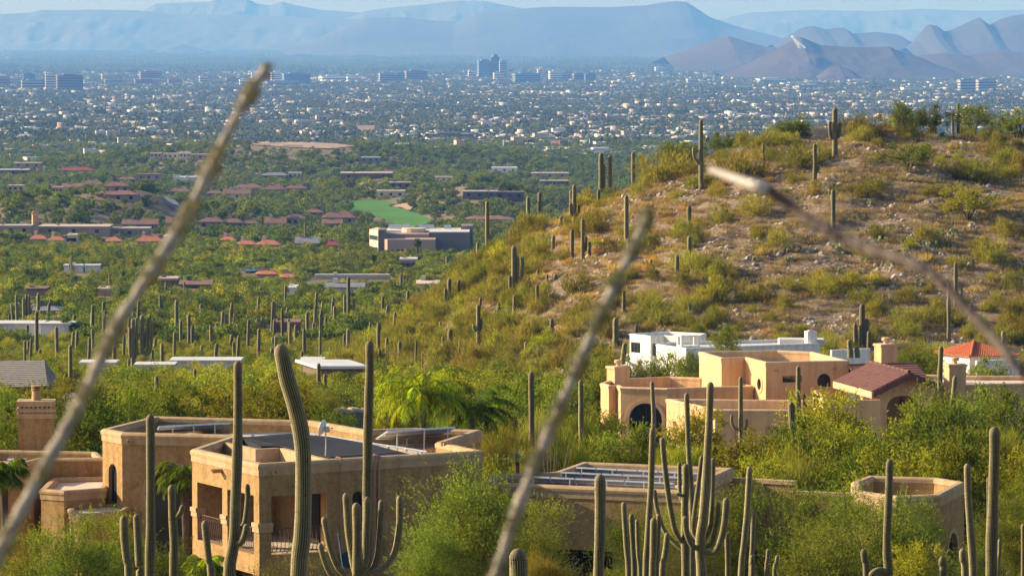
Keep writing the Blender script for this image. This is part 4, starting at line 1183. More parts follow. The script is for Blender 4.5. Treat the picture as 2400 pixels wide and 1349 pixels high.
def spline(pts, n):
    pts = [Vector(p) for p in pts]
    if len(pts) == 2: return [pts[0].lerp(pts[1], i / (n - 1)) for i in range(n)]
    ext = [pts[0] * 2 - pts[1]] + pts + [pts[-1] * 2 - pts[-2]]
    seg = [(pts[i + 1] - pts[i]).length for i in range(len(pts) - 1)]
    tot = sum(seg); out = []
    for k in range(n):
        t = tot * k / (n - 1); i = 0
        while i < len(seg) - 1 and t > seg[i]: t -= seg[i]; i += 1
        f = min(max(t / max(seg[i], 1e-6), 0), 1)
        p0, p1, p2, p3 = ext[i:i + 4]
        out.append(0.5 * ((2 * p1) + (p2 - p0) * f + (2 * p0 - 5 * p1 + 4 * p2 - p3) * f * f + (3 * p1 - p0 - 3 * p2 + p3) * f ** 3))
    return out

def stem_mesh(pts, r0, r1, ribs=18, rings=26, seed=0, arm=False, wob=0.05):
    """ribbed column along pts (foot to tip), radius r0 at the foot and r1 near the tip, domed top"""
    rr = random.Random(seed)
    L = sum((Vector(pts[i + 1]) - Vector(pts[i])).length for i in range(len(pts) - 1))
    cen = spline(pts, rings)
    dome = min(r1 * 1.35 / max(L, 1e-3), 0.5)
    ts = list(np.linspace(0, 1 - dome, rings - 6)) + [1 - dome + dome * x for x in (0.3, 0.55, 0.75, 0.89, 0.97, 1.0)]
    fine = spline(pts, 120)
    ph = [rr.uniform(0, 6.3) for _ in range(4)]
    n = ribs * 2; vs = []; ridge = []; along = []
    for t in ts:
        x = t * 119; i = min(int(x), 118); p = fine[i].lerp(fine[i + 1], x - i)
        d = (fine[min(i + 2, 119)] - fine[max(i - 1, 0)]).normalized()
        a = d.cross(Vector((0.13, 1, 0.05))).normalized(); b = d.cross(a)
        R = r0 + (r1 - r0) * t
        R *= 1 + wob * (math.sin(t * L * 1.9 + ph[0]) * 0.6 + math.sin(t * L * 4.3 + ph[1]) * 0.4)
        if arm: R *= min(1, 0.62 + t * 2.4)
        if t > 1 - dome:
            q = (t - (1 - dome)) / dome
            R *= math.sqrt(max(1 - q * q, 0.0)) * 0.985 + 0.015
        for k in range(n):
            an = 2 * math.pi * k / n
            f = 1.0 if k % 2 == 0 else 0.73
            jit = 1 + rr.uniform(-0.012, 0.012)
            vs.append(p + (a * math.cos(an) + b * math.sin(an)) * R * f * jit)
            ridge.append(1.0 if k % 2 == 0 else 0.0); along.append(t if not arm else 0.5 + t / 2)
    m = len(ts); v = np.array([tuple(x) for x in vs])
    f = []
    for i in range(m - 1):
        k = np.arange(n)
        f.append(np.stack([i * n + k, i * n + (k + 1) % n, (i + 1) * n + (k + 1) % n, (i + 1) * n + k], -1))
    f = np.concatenate(f)
    return v, f, np.array(ridge), np.array(along)

def sag_obj(name, parent, data, org):
    v, f, ridge, along = data
    me = np_mesh(name, v - np.array(org), f, [M_SAG], smooth=True, attrs={'ridge': ('POINT', ridge), 'along': ('POINT', along)})
    o = link(name, me, parent)
    return o

SEED = [100]
def saguaro_px(label, D, trunk, w_top, w_base, arms=(), ribs=18, rings=44, group='saguaro cacti in the foreground', foot=None, wob=0.075):
    """trunk / arms: photo pixels from tip to foot at depth D; the trunk goes on down to the ground"""
    pts = [P(u, v, D) for u, v in trunk][::-1]
    zg = gz(pts[0].x, D) - 0.1
    if foot is None and pts[0].z > zg + 0.05:
        lean = Vector(((pts[0].x - pts[1].x) * 0.15, 0, 0))
        pts = [Vector((pts[0].x, D, zg)) + lean] + pts
    r = F / D / 2
    SEED[0] += 1
    org = Vector((pts[0].x, D, pts[0].z))
    data = stem_mesh(pts, w_base / 2 / F * D, w_top / 2 / F * D, ribs, rings, SEED[0], wob=wob)
    if not arms:
        o = sag_obj('saguaro_cactus', None, data, org); o.location = org
        return tag(o, label, 'cactus', group)
    e = empty('saguaro_cactus', org)
    tag(e, label, 'cactus', group)
    sag_obj('trunk', e, data, org)
    for k, (ap, w, dy) in enumerate(arms):
        q = [P(u, v, D) + Vector((0, dy * min(1, 0.2 + (len(ap) - 1 - i) / max(len(ap) - 1, 1)), 0)) for i, (u, v) in enumerate(ap)][::-1]
        q[0].y = D
        SEED[0] += 1
        sag_obj('arm', e, stem_mesh(q, w / 2 / F * D, w / 2 / F * D, max(ribs - 4, 10), max(rings - 8, 16), SEED[0], arm=True, wob=0.04), org)
    return e

S = saguaro_px
# foreground, left to right
S('left of two short cacti in front of the arched wall at lower left', 122, [(290, 1207), (292, 1260), (297, 1310), (302, 1350)], 20, 22)
S('right of two short cacti in front of the arched wall at lower left', 123, [(320, 1203), (323, 1260), (327, 1320), (329, 1350)], 18, 22)
S('tall armless cactus rising past the corner of the arched house', 126, [(352, 970), (353, 1050), (353, 1150), (353, 1250), (351, 1350)], 20, 26)
S('cactus with one stubby arm in front of the palm by the arched window', 124, [(402, 1135), (404, 1200), (408, 1270), (407, 1350)], 19, 23, [([(430, 1180), (426, 1195), (418, 1207), (409, 1212)], 13, -0.2)])
S('short leaning cactus in front of the left balcony opening', 120, [(480, 1218), (484, 1260), (489, 1310), (495, 1350)], 17, 21)
S('tall cactus with two right arms before the balcony corner', 121, [(557, 845), (558, 950), (556, 1060), (552, 1180), (549, 1260), (543, 1300), (538, 1350)], 20, 34,
  [([(577, 1137), (578, 1170), (575, 1210), (570, 1232), (556, 1242)], 13, 0.5), ([(578, 1224), (578, 1238), (572, 1258), (563, 1270), (550, 1274)], 16, -0.25)])
S('big bent cactus leaning left, tallest before the dark roof mat', 112, [(655, 806), (663, 840), (672, 885), (686, 930), (700, 985), (709, 1040), (711, 1100), (711, 1180), (708, 1260), (700, 1350)], 38, 42, ribs=20, rings=48, wob=0.045)
S('tallest straight cactus right of the satellite dish', 124, [(866, 798), (866, 880), (863, 980), (861, 1090), (861, 1200), (862, 1350)], 20, 28, rings=36)
S('candelabra cactus with many arms below the long shaded wall', 115, [(835, 1177), (836, 1230), (836, 1290), (836, 1350)], 20, 22,
  [([(760, 1207), (765, 1235), (776, 1285), (792, 1325), (815, 1352)], 15, -0.3), ([(752, 1266), (757, 1290), (768, 1325), (785, 1352), (812, 1372)], 14, -0.5),
   ([(809, 1158), (812, 1200), (816, 1250), (824, 1300), (833, 1350)], 17, 0.4), ([(861, 1161), (861, 1210), (859, 1260), (857, 1310), (845, 1352)], 17, -0.2),
   ([(893, 1173), (892, 1210), (889, 1260), (884, 1305), (872, 1335), (845, 1356)], 15, 0.3), ([(937, 1159), (937, 1200), (935, 1245), (924, 1295), (900, 1328), (868, 1343), (842, 1348)], 16, -0.1)])
S('spiny round-topped cactus tip at the bottom beside the blurred stem', 88, [(1214, 1284), (1214, 1310), (1216, 1350)], 44, 46, ribs=20)
S('thick straight cactus before the garage wall', 118, [(1406, 1110), (1407, 1170), (1406, 1250), (1403, 1350)], 25, 28)
S('leftmost of three slim cacti right of the thick garage cactus', 125, [(1462, 1175), (1464, 1220), (1468, 1280), (1473, 1350)], 12.5, 13.5)
S('middle of three slim cacti right of the thick garage cactus', 124, [(1480, 1203), (1481, 1240), (1484, 1290), (1486, 1350)], 12.5, 13)
S('shortest of three slim cacti right of the thick garage cactus', 128, [(1493, 1216), (1494, 1250), (1496, 1300), (1500, 1350)], 9.5, 11)
S('tall slim cactus crossing the solar rows', 127, [(1530, 1000), (1528, 1060), (1526, 1130), (1522, 1200), (1518, 1270), (1514, 1350)], 14, 18)
S('short front cactus below the tall slim one', 119, [(1532, 1212), (1532, 1250), (1531, 1300), (1529, 1350)], 16, 17)
S('slim cactus tucked right behind the short front one', 126, [(1544, 1203), (1543, 1240), (1541, 1290), (1539, 1350)], 11.5, 12)
S('dark leaning cactus left of the dead woody trunk', 121, [(1564, 1247), (1562, 1275), (1557, 1310), (1552, 1350)], 14, 15)
S('old woody cactus with broken tip and long left arms', 128, [(1607, 1086), (1608, 1130), (1605, 1190), (1606, 1260), (1607, 1350)], 17, 24,
  [([(1551, 1021), (1554, 1060), (1562, 1130), (1571, 1190), (1582, 1240), (1602, 1275)], 13, -0.4), ([(1535, 1150), (1540, 1190), (1551, 1230), (1568, 1260), (1602, 1290)], 11, 0.5),
   ([(1594, 1087), (1594, 1120), (1595, 1160), (1604, 1185)], 10, 0.6), ([(1586, 1153), (1592, 1157), (1605, 1161)], 8, -0.3)], wob=0.09)
S('tall thin cactus behind the old woody trunk', 135, [(1609, 920), (1611, 980), (1614, 1060), (1619, 1130), (1622, 1200), (1622, 1350)], 12, 17)
S('great armed cactus crossing the lower right of the solar rows', 117, [(1665, 894), (1663, 970), (1659, 1050), (1655, 1130), (1650, 1200), (1642, 1260), (1642, 1310), (1645, 1350)], 16, 33,
  [([(1701, 1161), (1699, 1200), (1694, 1240), (1684, 1275), (1672, 1292), (1645, 1296)], 16, -0.4), ([(1685, 1180), (1683, 1215), (1676, 1250), (1668, 1275), (1645, 1285)], 12, 0.3),
   ([(1604, 1204), (1606, 1230), (1613, 1258), (1625, 1278), (1642, 1284)], 14, -0.4), ([(1647, 1072), (1641, 1120), (1634, 1170), (1627, 1220), (1626, 1250), (1640, 1272)], 11, 0.5),
   ([(1674, 1077), (1673, 1130), (1670, 1190), (1665, 1240), (1650, 1270)], 11, 0.6), ([(1638, 1212), (1636, 1240), (1634, 1262), (1642, 1278)], 9, 0.3)], rings=40)
S('tall reddish cactus right of the great armed one', 124, [(1757, 1092), (1754, 1150), (1750, 1210), (1744, 1270), (1737, 1350)], 13, 18)
S('slim cactus pressed against the tall reddish one', 127, [(1766, 1193), (1765, 1230), (1763, 1280), (1760, 1350)], 11, 12)
S('stubby cactus tip at the foot of the tall reddish one', 118, [(1763, 1299), (1763, 1320), (1763, 1350)], 11, 12)
S('short cactus just right of the great armed one', 120, [(1704, 1247), (1705, 1280), (1706, 1350)], 13, 14)
S('small slim cactus before the mesquite thicket', 124, [(1800, 1285), (1799, 1310), (1796, 1350)], 9, 9.5)
S('small dark leaning cactus before the mesquite thicket', 126, [(1822, 1300), (1820, 1320), (1815, 1350)], 9, 9.5)
S('short cactus at the bottom left of the gnarled one', 118, [(2024, 1285), (2026, 1310), (2031, 1350)], 17, 19)
S('gnarled pale cactus with bark foot before the tower room', 117, [(2085, 1076), (2084, 1130), (2082, 1190), (2079, 1250), (2079, 1300), (2082, 1350)], 16, 28, [([(2036, 1349), (2044, 1342), (2056, 1336), (2068, 1338), (2078, 1345)], 20, -0.3)], wob=0.08)
S('short spiny cactus tip left of the arched tower window', 116, [(2208, 1303), (2209, 1325), (2212, 1350)], 18, 20)
S('short cactus beside the arched tower window', 118, [(2256, 1284), (2257, 1310), (2262, 1350)], 17, 20)
S('tall cactus touching the right side of the tower room', 121, [(2267, 1085), (2269, 1150), (2274, 1230), (2281, 1350)], 17, 21)
S('thick tall cactus nearest the right edge', 116, [(2331, 999), (2331, 1060), (2329, 1130), (2327, 1200), (2324, 1280), (2324, 1350)], 24, 31, ribs=20, rings=36)
S('thin cactus half hidden behind the thick right one', 132, [(2317, 1117), (2317, 1180), (2316, 1260), (2316, 1350)], 9, 10)
S('small dark cactus right of the thick right one', 126, [(2343, 1262), (2343, 1290), (2340, 1350)], 9, 10)
S('cactus sliver cut by the right edge', 118, [(2399, 1226), (2399, 1260), (2399, 1350)], 12, 13)

# cacti standing farther back: D from where their foot meets the ground
def hit(u, v, d0=150.0, d1=20000.0):
    """distance where the sight line of photo pixel (u, v) first meets the ground"""
    d = np.exp(np.linspace(math.log(d0), math.log(d1), 1500))
    r = P(u, v, 1.0)
    g = ground_z(r.x * d, d)
    below = np.nonzero(r.z * d <= g)[0]
    return float(d[below[0]]) if len(below) else v_to_d(v)

def far_saguaro(label, u, v0, v1, w, arms=(), lean=0, group='saguaro cacti on the slope and valley floor', D=None):
    D = D or min(max(hit(u, v1), 180), 1500)
    h = v1 - v0
    tr = [(u + lean, v0), (u + lean * 0.5, v0 + h * 0.35), (u, v0 + h * 0.7), (u, v1)]
    a = []
    for (du, fa, ft) in arms:
        vb = v1 - h * fa; vt = v1 - h * ft
        a.append(([(u + du, vt), (u + du, (vt + vb) / 2), (u + du * 0.85, vb - abs(du) * 0.35), (u + du * 0.5, vb), (u, vb)], w * 0.72, 0.0 if abs(du) > 6 else 0.3))
    w = w * 1.12
    return saguaro_px(label, D, tr, w, w * 1.1, a, ribs=10, rings=14, group=group, foot=1)
FS = far_saguaro
g_near = 'saguaro cacti around the peach house'
FS('cactus with two raised arms before the peach garage wall', 1736, 882, 1040, 9, [(-21, .22, .44), (14, .2, .38)], group=g_near, D=262)
FS('thin cactus before the arched peach window', 1532, 893, 1003, 9, lean=-4, group=g_near, D=240)
FS('leaning grey cactus in the palo verde thicket below the peach house', 1862, 941, 1120, 15, lean=-8, group=g_near, D=222)
FS('thin cactus before the slit window of the peach tower', 1871, 857, 965, 10, group=g_near, D=272)
FS('short cactus right of the slit window on the peach tower', 1887, 921, 970, 9, group=g_near, D=272)
FS('cactus between the peach porch and the small right chimney', 2203, 811, 915, 10, lean=3, group=g_near, D=282)
FS('cactus right below the small right chimney', 2234, 880, 960, 10, lean=5, group=g_near, D=268)
S('lone cactus in brush right of the big palm', 236, [(1245, 870), (1245, 910), (1246, 960)], 13, 14, group=g_near, ribs=14)
S('lone cactus just left of the peach house', 228, [(1361, 889), (1362, 930), (1362, 990)], 12, 13, group=g_near, ribs=14)
FS('stub of a cactus left of the peach house', 1386, 937, 958, 8)
FS('cactus column left of the white house', 1443, 744, 815, 12)
FS('short cactus beside the column left of the white house', 1454, 796, 815, 9)
FS('curved cactus before the white house terrace', 1461, 802, 852, 10, lean=4, D=405)
for i, (u, v0, v1, w, ln) in enumerate([(2021, 711, 822, 12, 0), (2031, 746, 824, 12, 0), (2006, 757, 826, 10, -2), (1993, 795, 838, 11, -3), (2010, 812, 838, 10, -3), (2037, 775, 830, 9, 0), (2038, 815, 838, 10, 1), (1921, 785, 815, 9, 0)]):
    FS(['tallest', 'second tallest', 'thin leaning', 'thick left', 'small leaning', 'hidden rear', 'stubby right', 'separate left'][i] + ' cactus of the clump right of the white house', u, v0, v1, w, lean=ln, D=370 if i in (3, 4) else None)
g_hill = 'saguaro cacti on the rocky hill'
HS = [('tall crest cactus with two low left arms at the hill shoulder', 1643, 280, 449, 9, [(-17, .42, .62), (-9, .38, .45)]),
 ('three-armed candelabra cactus on the hill crest', 1957, 253, 373, 11, [(-12, .4, .75), (11, .42, .72)]),
 ('thin cactus between the hilltop trees', 2246, 241, 320, 6, []), ('short thin cactus left of the green bin on the hilltop', 2233, 262, 318, 5, []),
 ('slim crest cactus below the three-armed one', 1910, 336, 440, 8, [(8, .35, .5)]),
 ('slim cactus in the middle of the bare slope', 1953, 443, 538, 9, []), ('small dark cactus in the middle of the slope', 1702, 486, 515, 8, []),
 ('cactus beside the right ocotillo stem low on the slope', 1615, 482, 545, 9, []), ('lower cactus on the left centre slope', 1616, 553, 625, 9, []),
 ('short cactus left of the lower centre slope cactus', 1587, 597, 660, 9, []), ('stub cactus low on the left slope by the blurred stem', 1526, 607, 635, 7, []),
 ('tall slim cactus left of the blurred middle stem', 1468, 457, 573, 9, []), ('cactus behind the top of the blurred middle stem', 1473, 560, 615, 7, []),
 ('armed cactus with two upturned arms on the left shoulder', 1346, 432, 545, 9, [(-9, .35, .62), (11, .35, .58)]),
 ('thin cactus left of the armed shoulder cactus', 1338, 445, 500, 6, []), ('slim cactus with right arm below the shoulder', 1366, 512, 615, 8, [(8, .25, .6)]),
 ('slim cactus left of the one-armed shoulder cactus', 1341, 537, 610, 8, []), ('short cactus right of the one-armed shoulder cactus', 1382, 566, 606, 6, []),
 ('left of two tall skyline cacti', 1409, 358, 450, 10, []), ('right of two tall skyline cacti', 1430, 363, 440, 8, []), ('slim cactus joined to the left skyline cactus', 1415, 385, 450, 7, []),
 ('skyline cactus alone right of the tall pair', 1484, 356, 440, 8, []), ('dark small cactus below the skyline pair', 1403, 444, 485, 7, []),
 ('big lower flank cactus with long right arms', 1205, 575, 705, 11, [(8, .2, .82), (20, .38, .8)]), ('tall skyline cactus on the left flank', 1142, 471, 575, 8, []),
 ('thin skyline cactus between flank pair', 1238, 460, 545, 8, []), ('taller skyline cactus of the flank pair', 1265, 450, 535, 8, []), ('low arm cactus at the flank skyline', 1252, 505, 535, 7, []),
 ('cactus with paired arms on the lower flank', 1053, 653, 740, 9, [(-9, .3, .75), (8, .28, .62)]), ('slim cactus far down the left flank', 956, 682, 755, 7, []),
 ('short cactus left of the paired-arm cactus', 1025, 696, 735, 7, []), ('small cactus right of the short flank one', 995, 708, 740, 6, []), ('stub cactus beside the short flank one', 1008, 698, 735, 6, []),
 ('three-armed cactus above the big palm', 1121, 713, 815, 9, [(-11, .4, .55), (7, .4, .68)]), ('slim cactus left of the three-armed one', 1104, 727, 770, 7, []),
 ('two-armed squat cactus above the big palm', 1055, 771, 838, 10, [(-9, .15, .5), (8, .15, .3)]), ('slim cactus right of the squat two-armed one', 1078, 797, 840, 6, []),
 ('slim cactus pair front on the flank foot', 1167, 772, 832, 8, []), ('short cactus of the flank foot pair', 1159, 803, 832, 7, []), ('lone cactus right at the flank foot', 1233, 800, 832, 8, []),
 ('cactus in the middle of the lower flank', 1169, 710, 750, 8, []), ('small cactus above the flank foot', 1228, 749, 785, 7, []), ('tiny cactus right of the small flank cactus', 1248, 750, 775, 6, []), ('dark cactus right above the flank foot', 1293, 746, 780, 8, []),
 ('slim cactus below the blurred middle stem', 1462, 680, 740, 7, []), ('short cactus left of the white house at the slope foot', 1492, 758, 790, 8, []), ('low slope cactus above the white house', 1617, 710, 745, 7, []),
 ('slim pole cactus on the right slope below the blurred stem', 2240, 614, 730, 8, [(14, .25, .5)]), ('slim cactus left of the pole cactus', 2224, 662, 800, 8, []), ('thin cactus right of the pole cactus', 2275, 712, 790, 7, []), ('pale thin cactus near the right foot of the hill', 2352, 775, 830, 10, []),
 ('thin crest cactus left of the hilltop bush', 1789, 336, 385, 6, []), ('small crest cactus by the rock wall', 1890, 297, 322, 6, [])]
for (lb, u, v0, v1, w, arms) in HS:
    FS(lb, u, v0, v1, w, arms, group=g_hill, D=min(hit(u, v1), 574.0))
g_val = 'saguaro cacti in the valley brush'
VS = [(86, 728, 838, 8), (67, 797, 835, 7), (63, 815, 838, 6), (112, 804, 828, 5), (165, 807, 918, 8), (154, 873, 915, 6), (174, 874, 910, 5), (215, 731, 795, 6), (208, 764, 800, 6), (231, 765, 800, 6), (240, 766, 800, 6), (159, 746, 775, 5),
 (300, 871, 940, 9), (337, 915, 965, 10), (367, 879, 950, 8), (457, 863, 940, 7), (302, 840, 880, 6), (317, 843, 878, 6), (268, 810, 868, 8), (338, 822, 868, 8), (353, 842, 872, 6), (380, 804, 863, 7), (277, 865, 882, 6),
 (414, 702, 810, 8), (424, 750, 822, 7), (443, 735, 818, 7), (451, 762, 820, 7), (392, 763, 805, 6), (456, 802, 830, 7), (473, 808, 842, 7), (498, 800, 820, 6), (509, 757, 800, 6), (520, 729, 797, 7, 3), (540, 708, 800, 7, 4), (549, 736, 796, 7), (558, 753, 798, 7), (544, 775, 796, 6), (563, 780, 800, 7),
 (603, 746, 795, 7), (615, 742, 795, 7), (643, 748, 800, 6), (680, 753, 820, 7), (694, 760, 812, 9), (713, 768, 832, 7), (720, 730, 800, 7), (742, 684, 740, 6), (776, 756, 795, 8), (735, 755, 798, 6), (741, 755, 790, 6), (671, 800, 825, 7), (775, 812, 838, 6),
 (747, 850, 972, 8), (762, 876, 965, 8), (768, 908, 965, 8), (886, 757, 850, 6), (887, 755, 852, 7), (907, 790, 855, 7), (937, 799, 862, 8), (915, 850, 870, 8), (906, 858, 880, 7), (927, 855, 870, 6), (942, 853, 872, 6), (891, 760, 800, 5), (816, 770, 840, 8), (834, 838, 850, 5),
 (40, 690, 775, 6, -2), (30, 710, 780, 5, -3), (55, 702, 765, 5), (68, 690, 758, 6), (72, 723, 758, 6), (22, 738, 772, 5), (5, 758, 780, 5), (118, 700, 735, 5), (165, 601, 645, 5), (172, 620, 648, 4), (257, 640, 690, 4), (136, 647, 668, 4), (143, 650, 668, 4), (197, 617, 640, 3), (389, 660, 700, 5), (375, 690, 742, 5), (380, 706, 742, 4), (367, 718, 742, 4), (448, 698, 735, 5), (461, 705, 732, 4), (483, 686, 718, 5), (492, 693, 718, 4), (527, 676, 708, 5), (564, 690, 725, 5), (561, 698, 727, 4), (627, 710, 745, 5), (621, 722, 745, 5), (635, 718, 745, 4), (603, 670, 700, 4), (669, 668, 728, 5), (817, 648, 760, 7), (808, 690, 755, 6), (829, 698, 760, 5), (871, 672, 700, 5), (715, 520, 560, 3), (1120, 568, 625, 7), (1048, 600, 640, 6), (1197, 537, 570, 6), (1140, 690, 712, 6), (835, 596, 615, 4), (290, 730, 755, 4), (467, 740, 765, 4), (432, 660, 690, 4)]
rv = random.Random(21)
for k in range(84):
    u = rv.uniform(20, 930); v1 = rv.uniform(745, 868); h = rv.choice([30, 42, 55, 70, 85]) * rv.uniform(.85, 1.1)
    VS.append((u, v1 - h, v1, rv.uniform(5.5, 7.5), rv.uniform(-2, 3)))
for k in range(26):
    u = rv.uniform(930, 1330); v1 = np.interp(u, HU, HV) + rv.uniform(25, 190); h = rv.choice([24, 34, 48, 66]) * rv.uniform(.85, 1.1)
    VS.append((u, v1 - h, v1, rv.uniform(5, 7.5), rv.uniform(-1, 1)))
for i, t in enumerate(VS):
    u, v0, v1, w = t[:4]; ln = t[4] if len(t) > 4 else 0
    kind = 'tall' if v1 - v0 > 85 else ('mid-height' if v1 - v0 > 45 else 'short')
    o = FS('armless saguaro in the valley', u, v0, v1, w, lean=ln, group='armless saguaros in the valley brush', D=min(hit(u, v1), 1500) if u < 1100 else min(hit(u, v1), 574.0))
    AUTO.append((o, kind + ' armless saguaro', u, (v0 + v1) / 2))
for lb, u, v0, v1, w, arms in [('dense cluster cactus with many upright arms behind the white roofs', 333, 738, 868, 9, [(-13, .3, .95), (-22, .25, .8), (14, .3, .95), (22, .28, .88), (7, .4, .7)]), ('thick armed cactus left in the upright cluster', 312, 747, 878, 9, [(-8, .3, .85), (7, .3, .7)]), ('many-armed cactus in the far left clump', 62, 690, 770, 6, [(-7, .3, .9), (7, .3, .8)]), ('candelabra cactus at the village edge', 168, 600, 655, 4, [(-5, .3, .7), (6, .25, .6)]), ('small forked cactus left of the armed flank', 400, 667, 692, 4, [(-5, .3, .8), (5, .3, .7)]), ('bushy armed cactus in the middle of the valley clump', 541, 722, 800, 7, [(-9, .1, .5), (10, .15, .55)]), ('forked dark cactus above the village roofs', 940, 642, 690, 5, [(-6, .3, .6), (6, .3, .6)])]:
    FS(lb, u, v0, v1, w, arms, group=g_val)
# ------------------------------------------------------------------ trees, shrubs and ground cover
L_PV = leaf_mat('palo_verde_leaf', [(0.10, 0.105, 0.014), (0.28, 0.265, 0.026), (0.44, 0.40, 0.04)], 0.42)
L_MQ = leaf_mat('mesquite_leaf', [(0.05, 0.075, 0.012), (0.17, 0.20, 0.024), (0.32, 0.33, 0.038)], 0.40)
L_MF = leaf_mat('young_mesquite_leaf', [(0.07, 0.09, 0.016), (0.19, 0.215, 0.034), (0.33, 0.34, 0.06)], 0.42)
L_DK = leaf_mat('jojoba_leaf', [(0.09, 0.08, 0.03), (0.16, 0.14, 0.05), (0.23, 0.19, 0.075)], 0.25)
L_HB = leaf_mat('hill_brush_leaf', [(0.16, 0.145, 0.025), (0.25, 0.22, 0.036), (0.33, 0.275, 0.055)], 0.42)
L_GR = leaf_mat('dry_grass_blade', [(0.36, 0.23, 0.06), (0.48, 0.32, 0.09), (0.58, 0.40, 0.13)], 0.4, (1.1, 1.0, 0.7))
L_VT = leaf_mat('valley_tree_leaf', [(0.065, 0.095, 0.016), (0.14, 0.17, 0.026), (0.23, 0.24, 0.04)], 0.38)
L_CT = leaf_mat('city_tree_leaf', [(0.06, 0.075, 0.03), (0.12, 0.135, 0.06), (0.19, 0.195, 0.09)], 0.25)
M_BARK = surf('desert_bark', (0.05, 0.038, 0.026), (0.10, 0.075, 0.052), 5, 0.95, coord='obj')
M_GBARK = surf('green_bark', (0.10, 0.095, 0.03), (0.16, 0.14, 0.055), 5, 0.9, coord='obj')

def unit(a): return a / np.maximum(np.linalg.norm(a, axis=-1, keepdims=True), 1e-9)
def quads(c, ax, rs, ln, wd):
    """diamond-shaped leaves: centre, axis, length, width"""
    n = len(c)
    side = unit(np.cross(ax, rs.normal(size=(n, 3))))
    ln = np.broadcast_to(np.asarray(ln, float).reshape(-1, 1), (n, 1)); wd = np.broadcast_to(np.asarray(wd, float).reshape(-1, 1), (n, 1))
    v = np.stack([c - ax * ln / 2, c + side * wd / 2, c + ax * ln / 2, c - side * wd / 2], 1).reshape(-1, 3)
    return v, np.arange(n * 4).reshape(-1, 4)

def dome_pts(rs, k, W, H, bf, shell, flat=1.0):
    d = unit(rs.normal(size=(k, 3))); d[:, 2] = np.abs(d[:, 2]) * flat
    d = unit(d)
    rf = (shell + (1 - shell) * rs.random(k)) ** 0.8
    lob = 1 + 0.22 * np.sin(3 * np.arctan2(d[:, 1], d[:, 0]) + rs.uniform(0, 6)) + 0.12 * rs.normal(size=k)
    return np.stack([d[:, 0] * W / 2 * rf * lob, d[:, 1] * W / 2 * rf * lob, H * bf + d[:, 2] * H * (1 - bf) * rf * (0.75 + 0.25 * lob)], -1), d

def feather_tree(seed, W=5.0, H=4.5, K=44, T=30, Lf=8, leaf=(0.155, 0.075), bf=0.30, shell=0.30, up=0.35, sig=0.07, droop=0.0):
    """near tree: clumps of feathery twigs, leaves set along every twig, visible limbs"""
    rs = np.random.default_rng(seed)
    cen, d = dome_pts(rs, K, W, H, bf, shell)
    ci = np.repeat(np.arange(K), T)
    sg = W * sig * (0.6 + 0.8 * rs.random(K))[ci][:, None]
    st = cen[ci] + rs.normal(size=(K * T, 3)) * sg
    ax = unit(d[ci] * 0.8 + np.array([0, 0, up]) + rs.normal(size=(K * T, 3)) * 0.55 - np.array([0, 0, droop]))
    L = 0.28 + 0.40 * rs.random(K * T)
    t = (np.arange(Lf) + 0.5) / Lf
    c = st[:, None, :] + ax[:, None, :] * (L[:, None] * t)[..., None]
    c = c + rs.normal(size=c.shape) * 0.02
    la = unit(ax[:, None, :] * 0.7 + rs.normal(size=c.shape) * 0.6)
    sz = (0.7 + 0.6 * rs.random(c.shape[:2])).reshape(-1)
    v, f = quads(c.reshape(-1, 3), la.reshape(-1, 3), rs, leaf[0] * sz, leaf[1] * sz)
    crown = (v, f)
    mb = MB(); rr = random.Random(seed)
    stems = rr.randint(3, 4)
    bases = []
    for s in range(stems):
        a = 6.28 * s / stems + rr.uniform(-.4, .4)
        p = [Vector((0.12 * math.cos(a), 0.12 * math.sin(a), -0.4)), Vector((0.25 * math.cos(a), 0.25 * math.sin(a), H * 0.12)), Vector((W * 0.13 * math.cos(a + .3), W * 0.13 * math.sin(a + .3), H * 0.36))]
        mb.tube(spline(p, 6), [0.11, 0.10, 0.09, 0.085, 0.075, 0.065], 6); bases.append(p[-1])
    for k in range(0, K, 2):
        e = Vector(cen[k]); b = min(bases, key=lambda q: (q - e).length)
        m = b.lerp(e, 0.5) + Vector((rr.uniform(-.25, .25), rr.uniform(-.25, .25), rr.uniform(-.05, .3)))
        mb.tube(spline([b, m, e], 5), [0.065, 0.055, 0.043, 0.03, 0.015], 4, False)
    for k in range(K):
        for _ in range(3):
            e = Vector(cen[k]); q = e + Vector(d[k]) * 0.4 + Vector((rr.uniform(-.35, .35), rr.uniform(-.35, .35), rr.uniform(-.1, .35)))
            mb.tube([e, q], [0.014, 0.006], 3, False)
    return crown, mb

def brush_tree(seed, W=4.0, H=3.2, n=5200, ln=0.34, wd=0.035, K=34, bf=0.12, shell=0.25):
    """broom-like palo verde or creosote: fine twigs streaming up and outwards"""
    rs = np.random.default_rng(seed)
    cen, d = dome_pts(rs, K, W, H, bf, shell)
    ci = rs.integers(0, K, n)
    c = cen[ci] + rs.normal(size=(n, 3)) * np.array([W * .09, W * .09, H * .11])
    c[:, 2] = np.maximum(c[:, 2], 0.05)
    out = unit(c - np.array([0, 0, -0.2 * H]))
    ax = unit(out + np.array([0, 0, 0.45]) + rs.normal(size=(n, 3)) * 0.28)
    s = 0.6 + 0.8 * rs.random(n)
    v, f = quads(c, ax, rs, ln * s, wd * s)
    mb = MB(); rr = random.Random(seed)
    for k in range(0, K, 3):
        e = Vector(cen[k]); mb.tube(spline([Vector((0, 0, -0.3)), e * 0.45 + Vector((0, 0, 0.05)), e], 5), [0.05, 0.042, 0.034, 0.024, 0.010], 4, False)
    return (v, f), mb

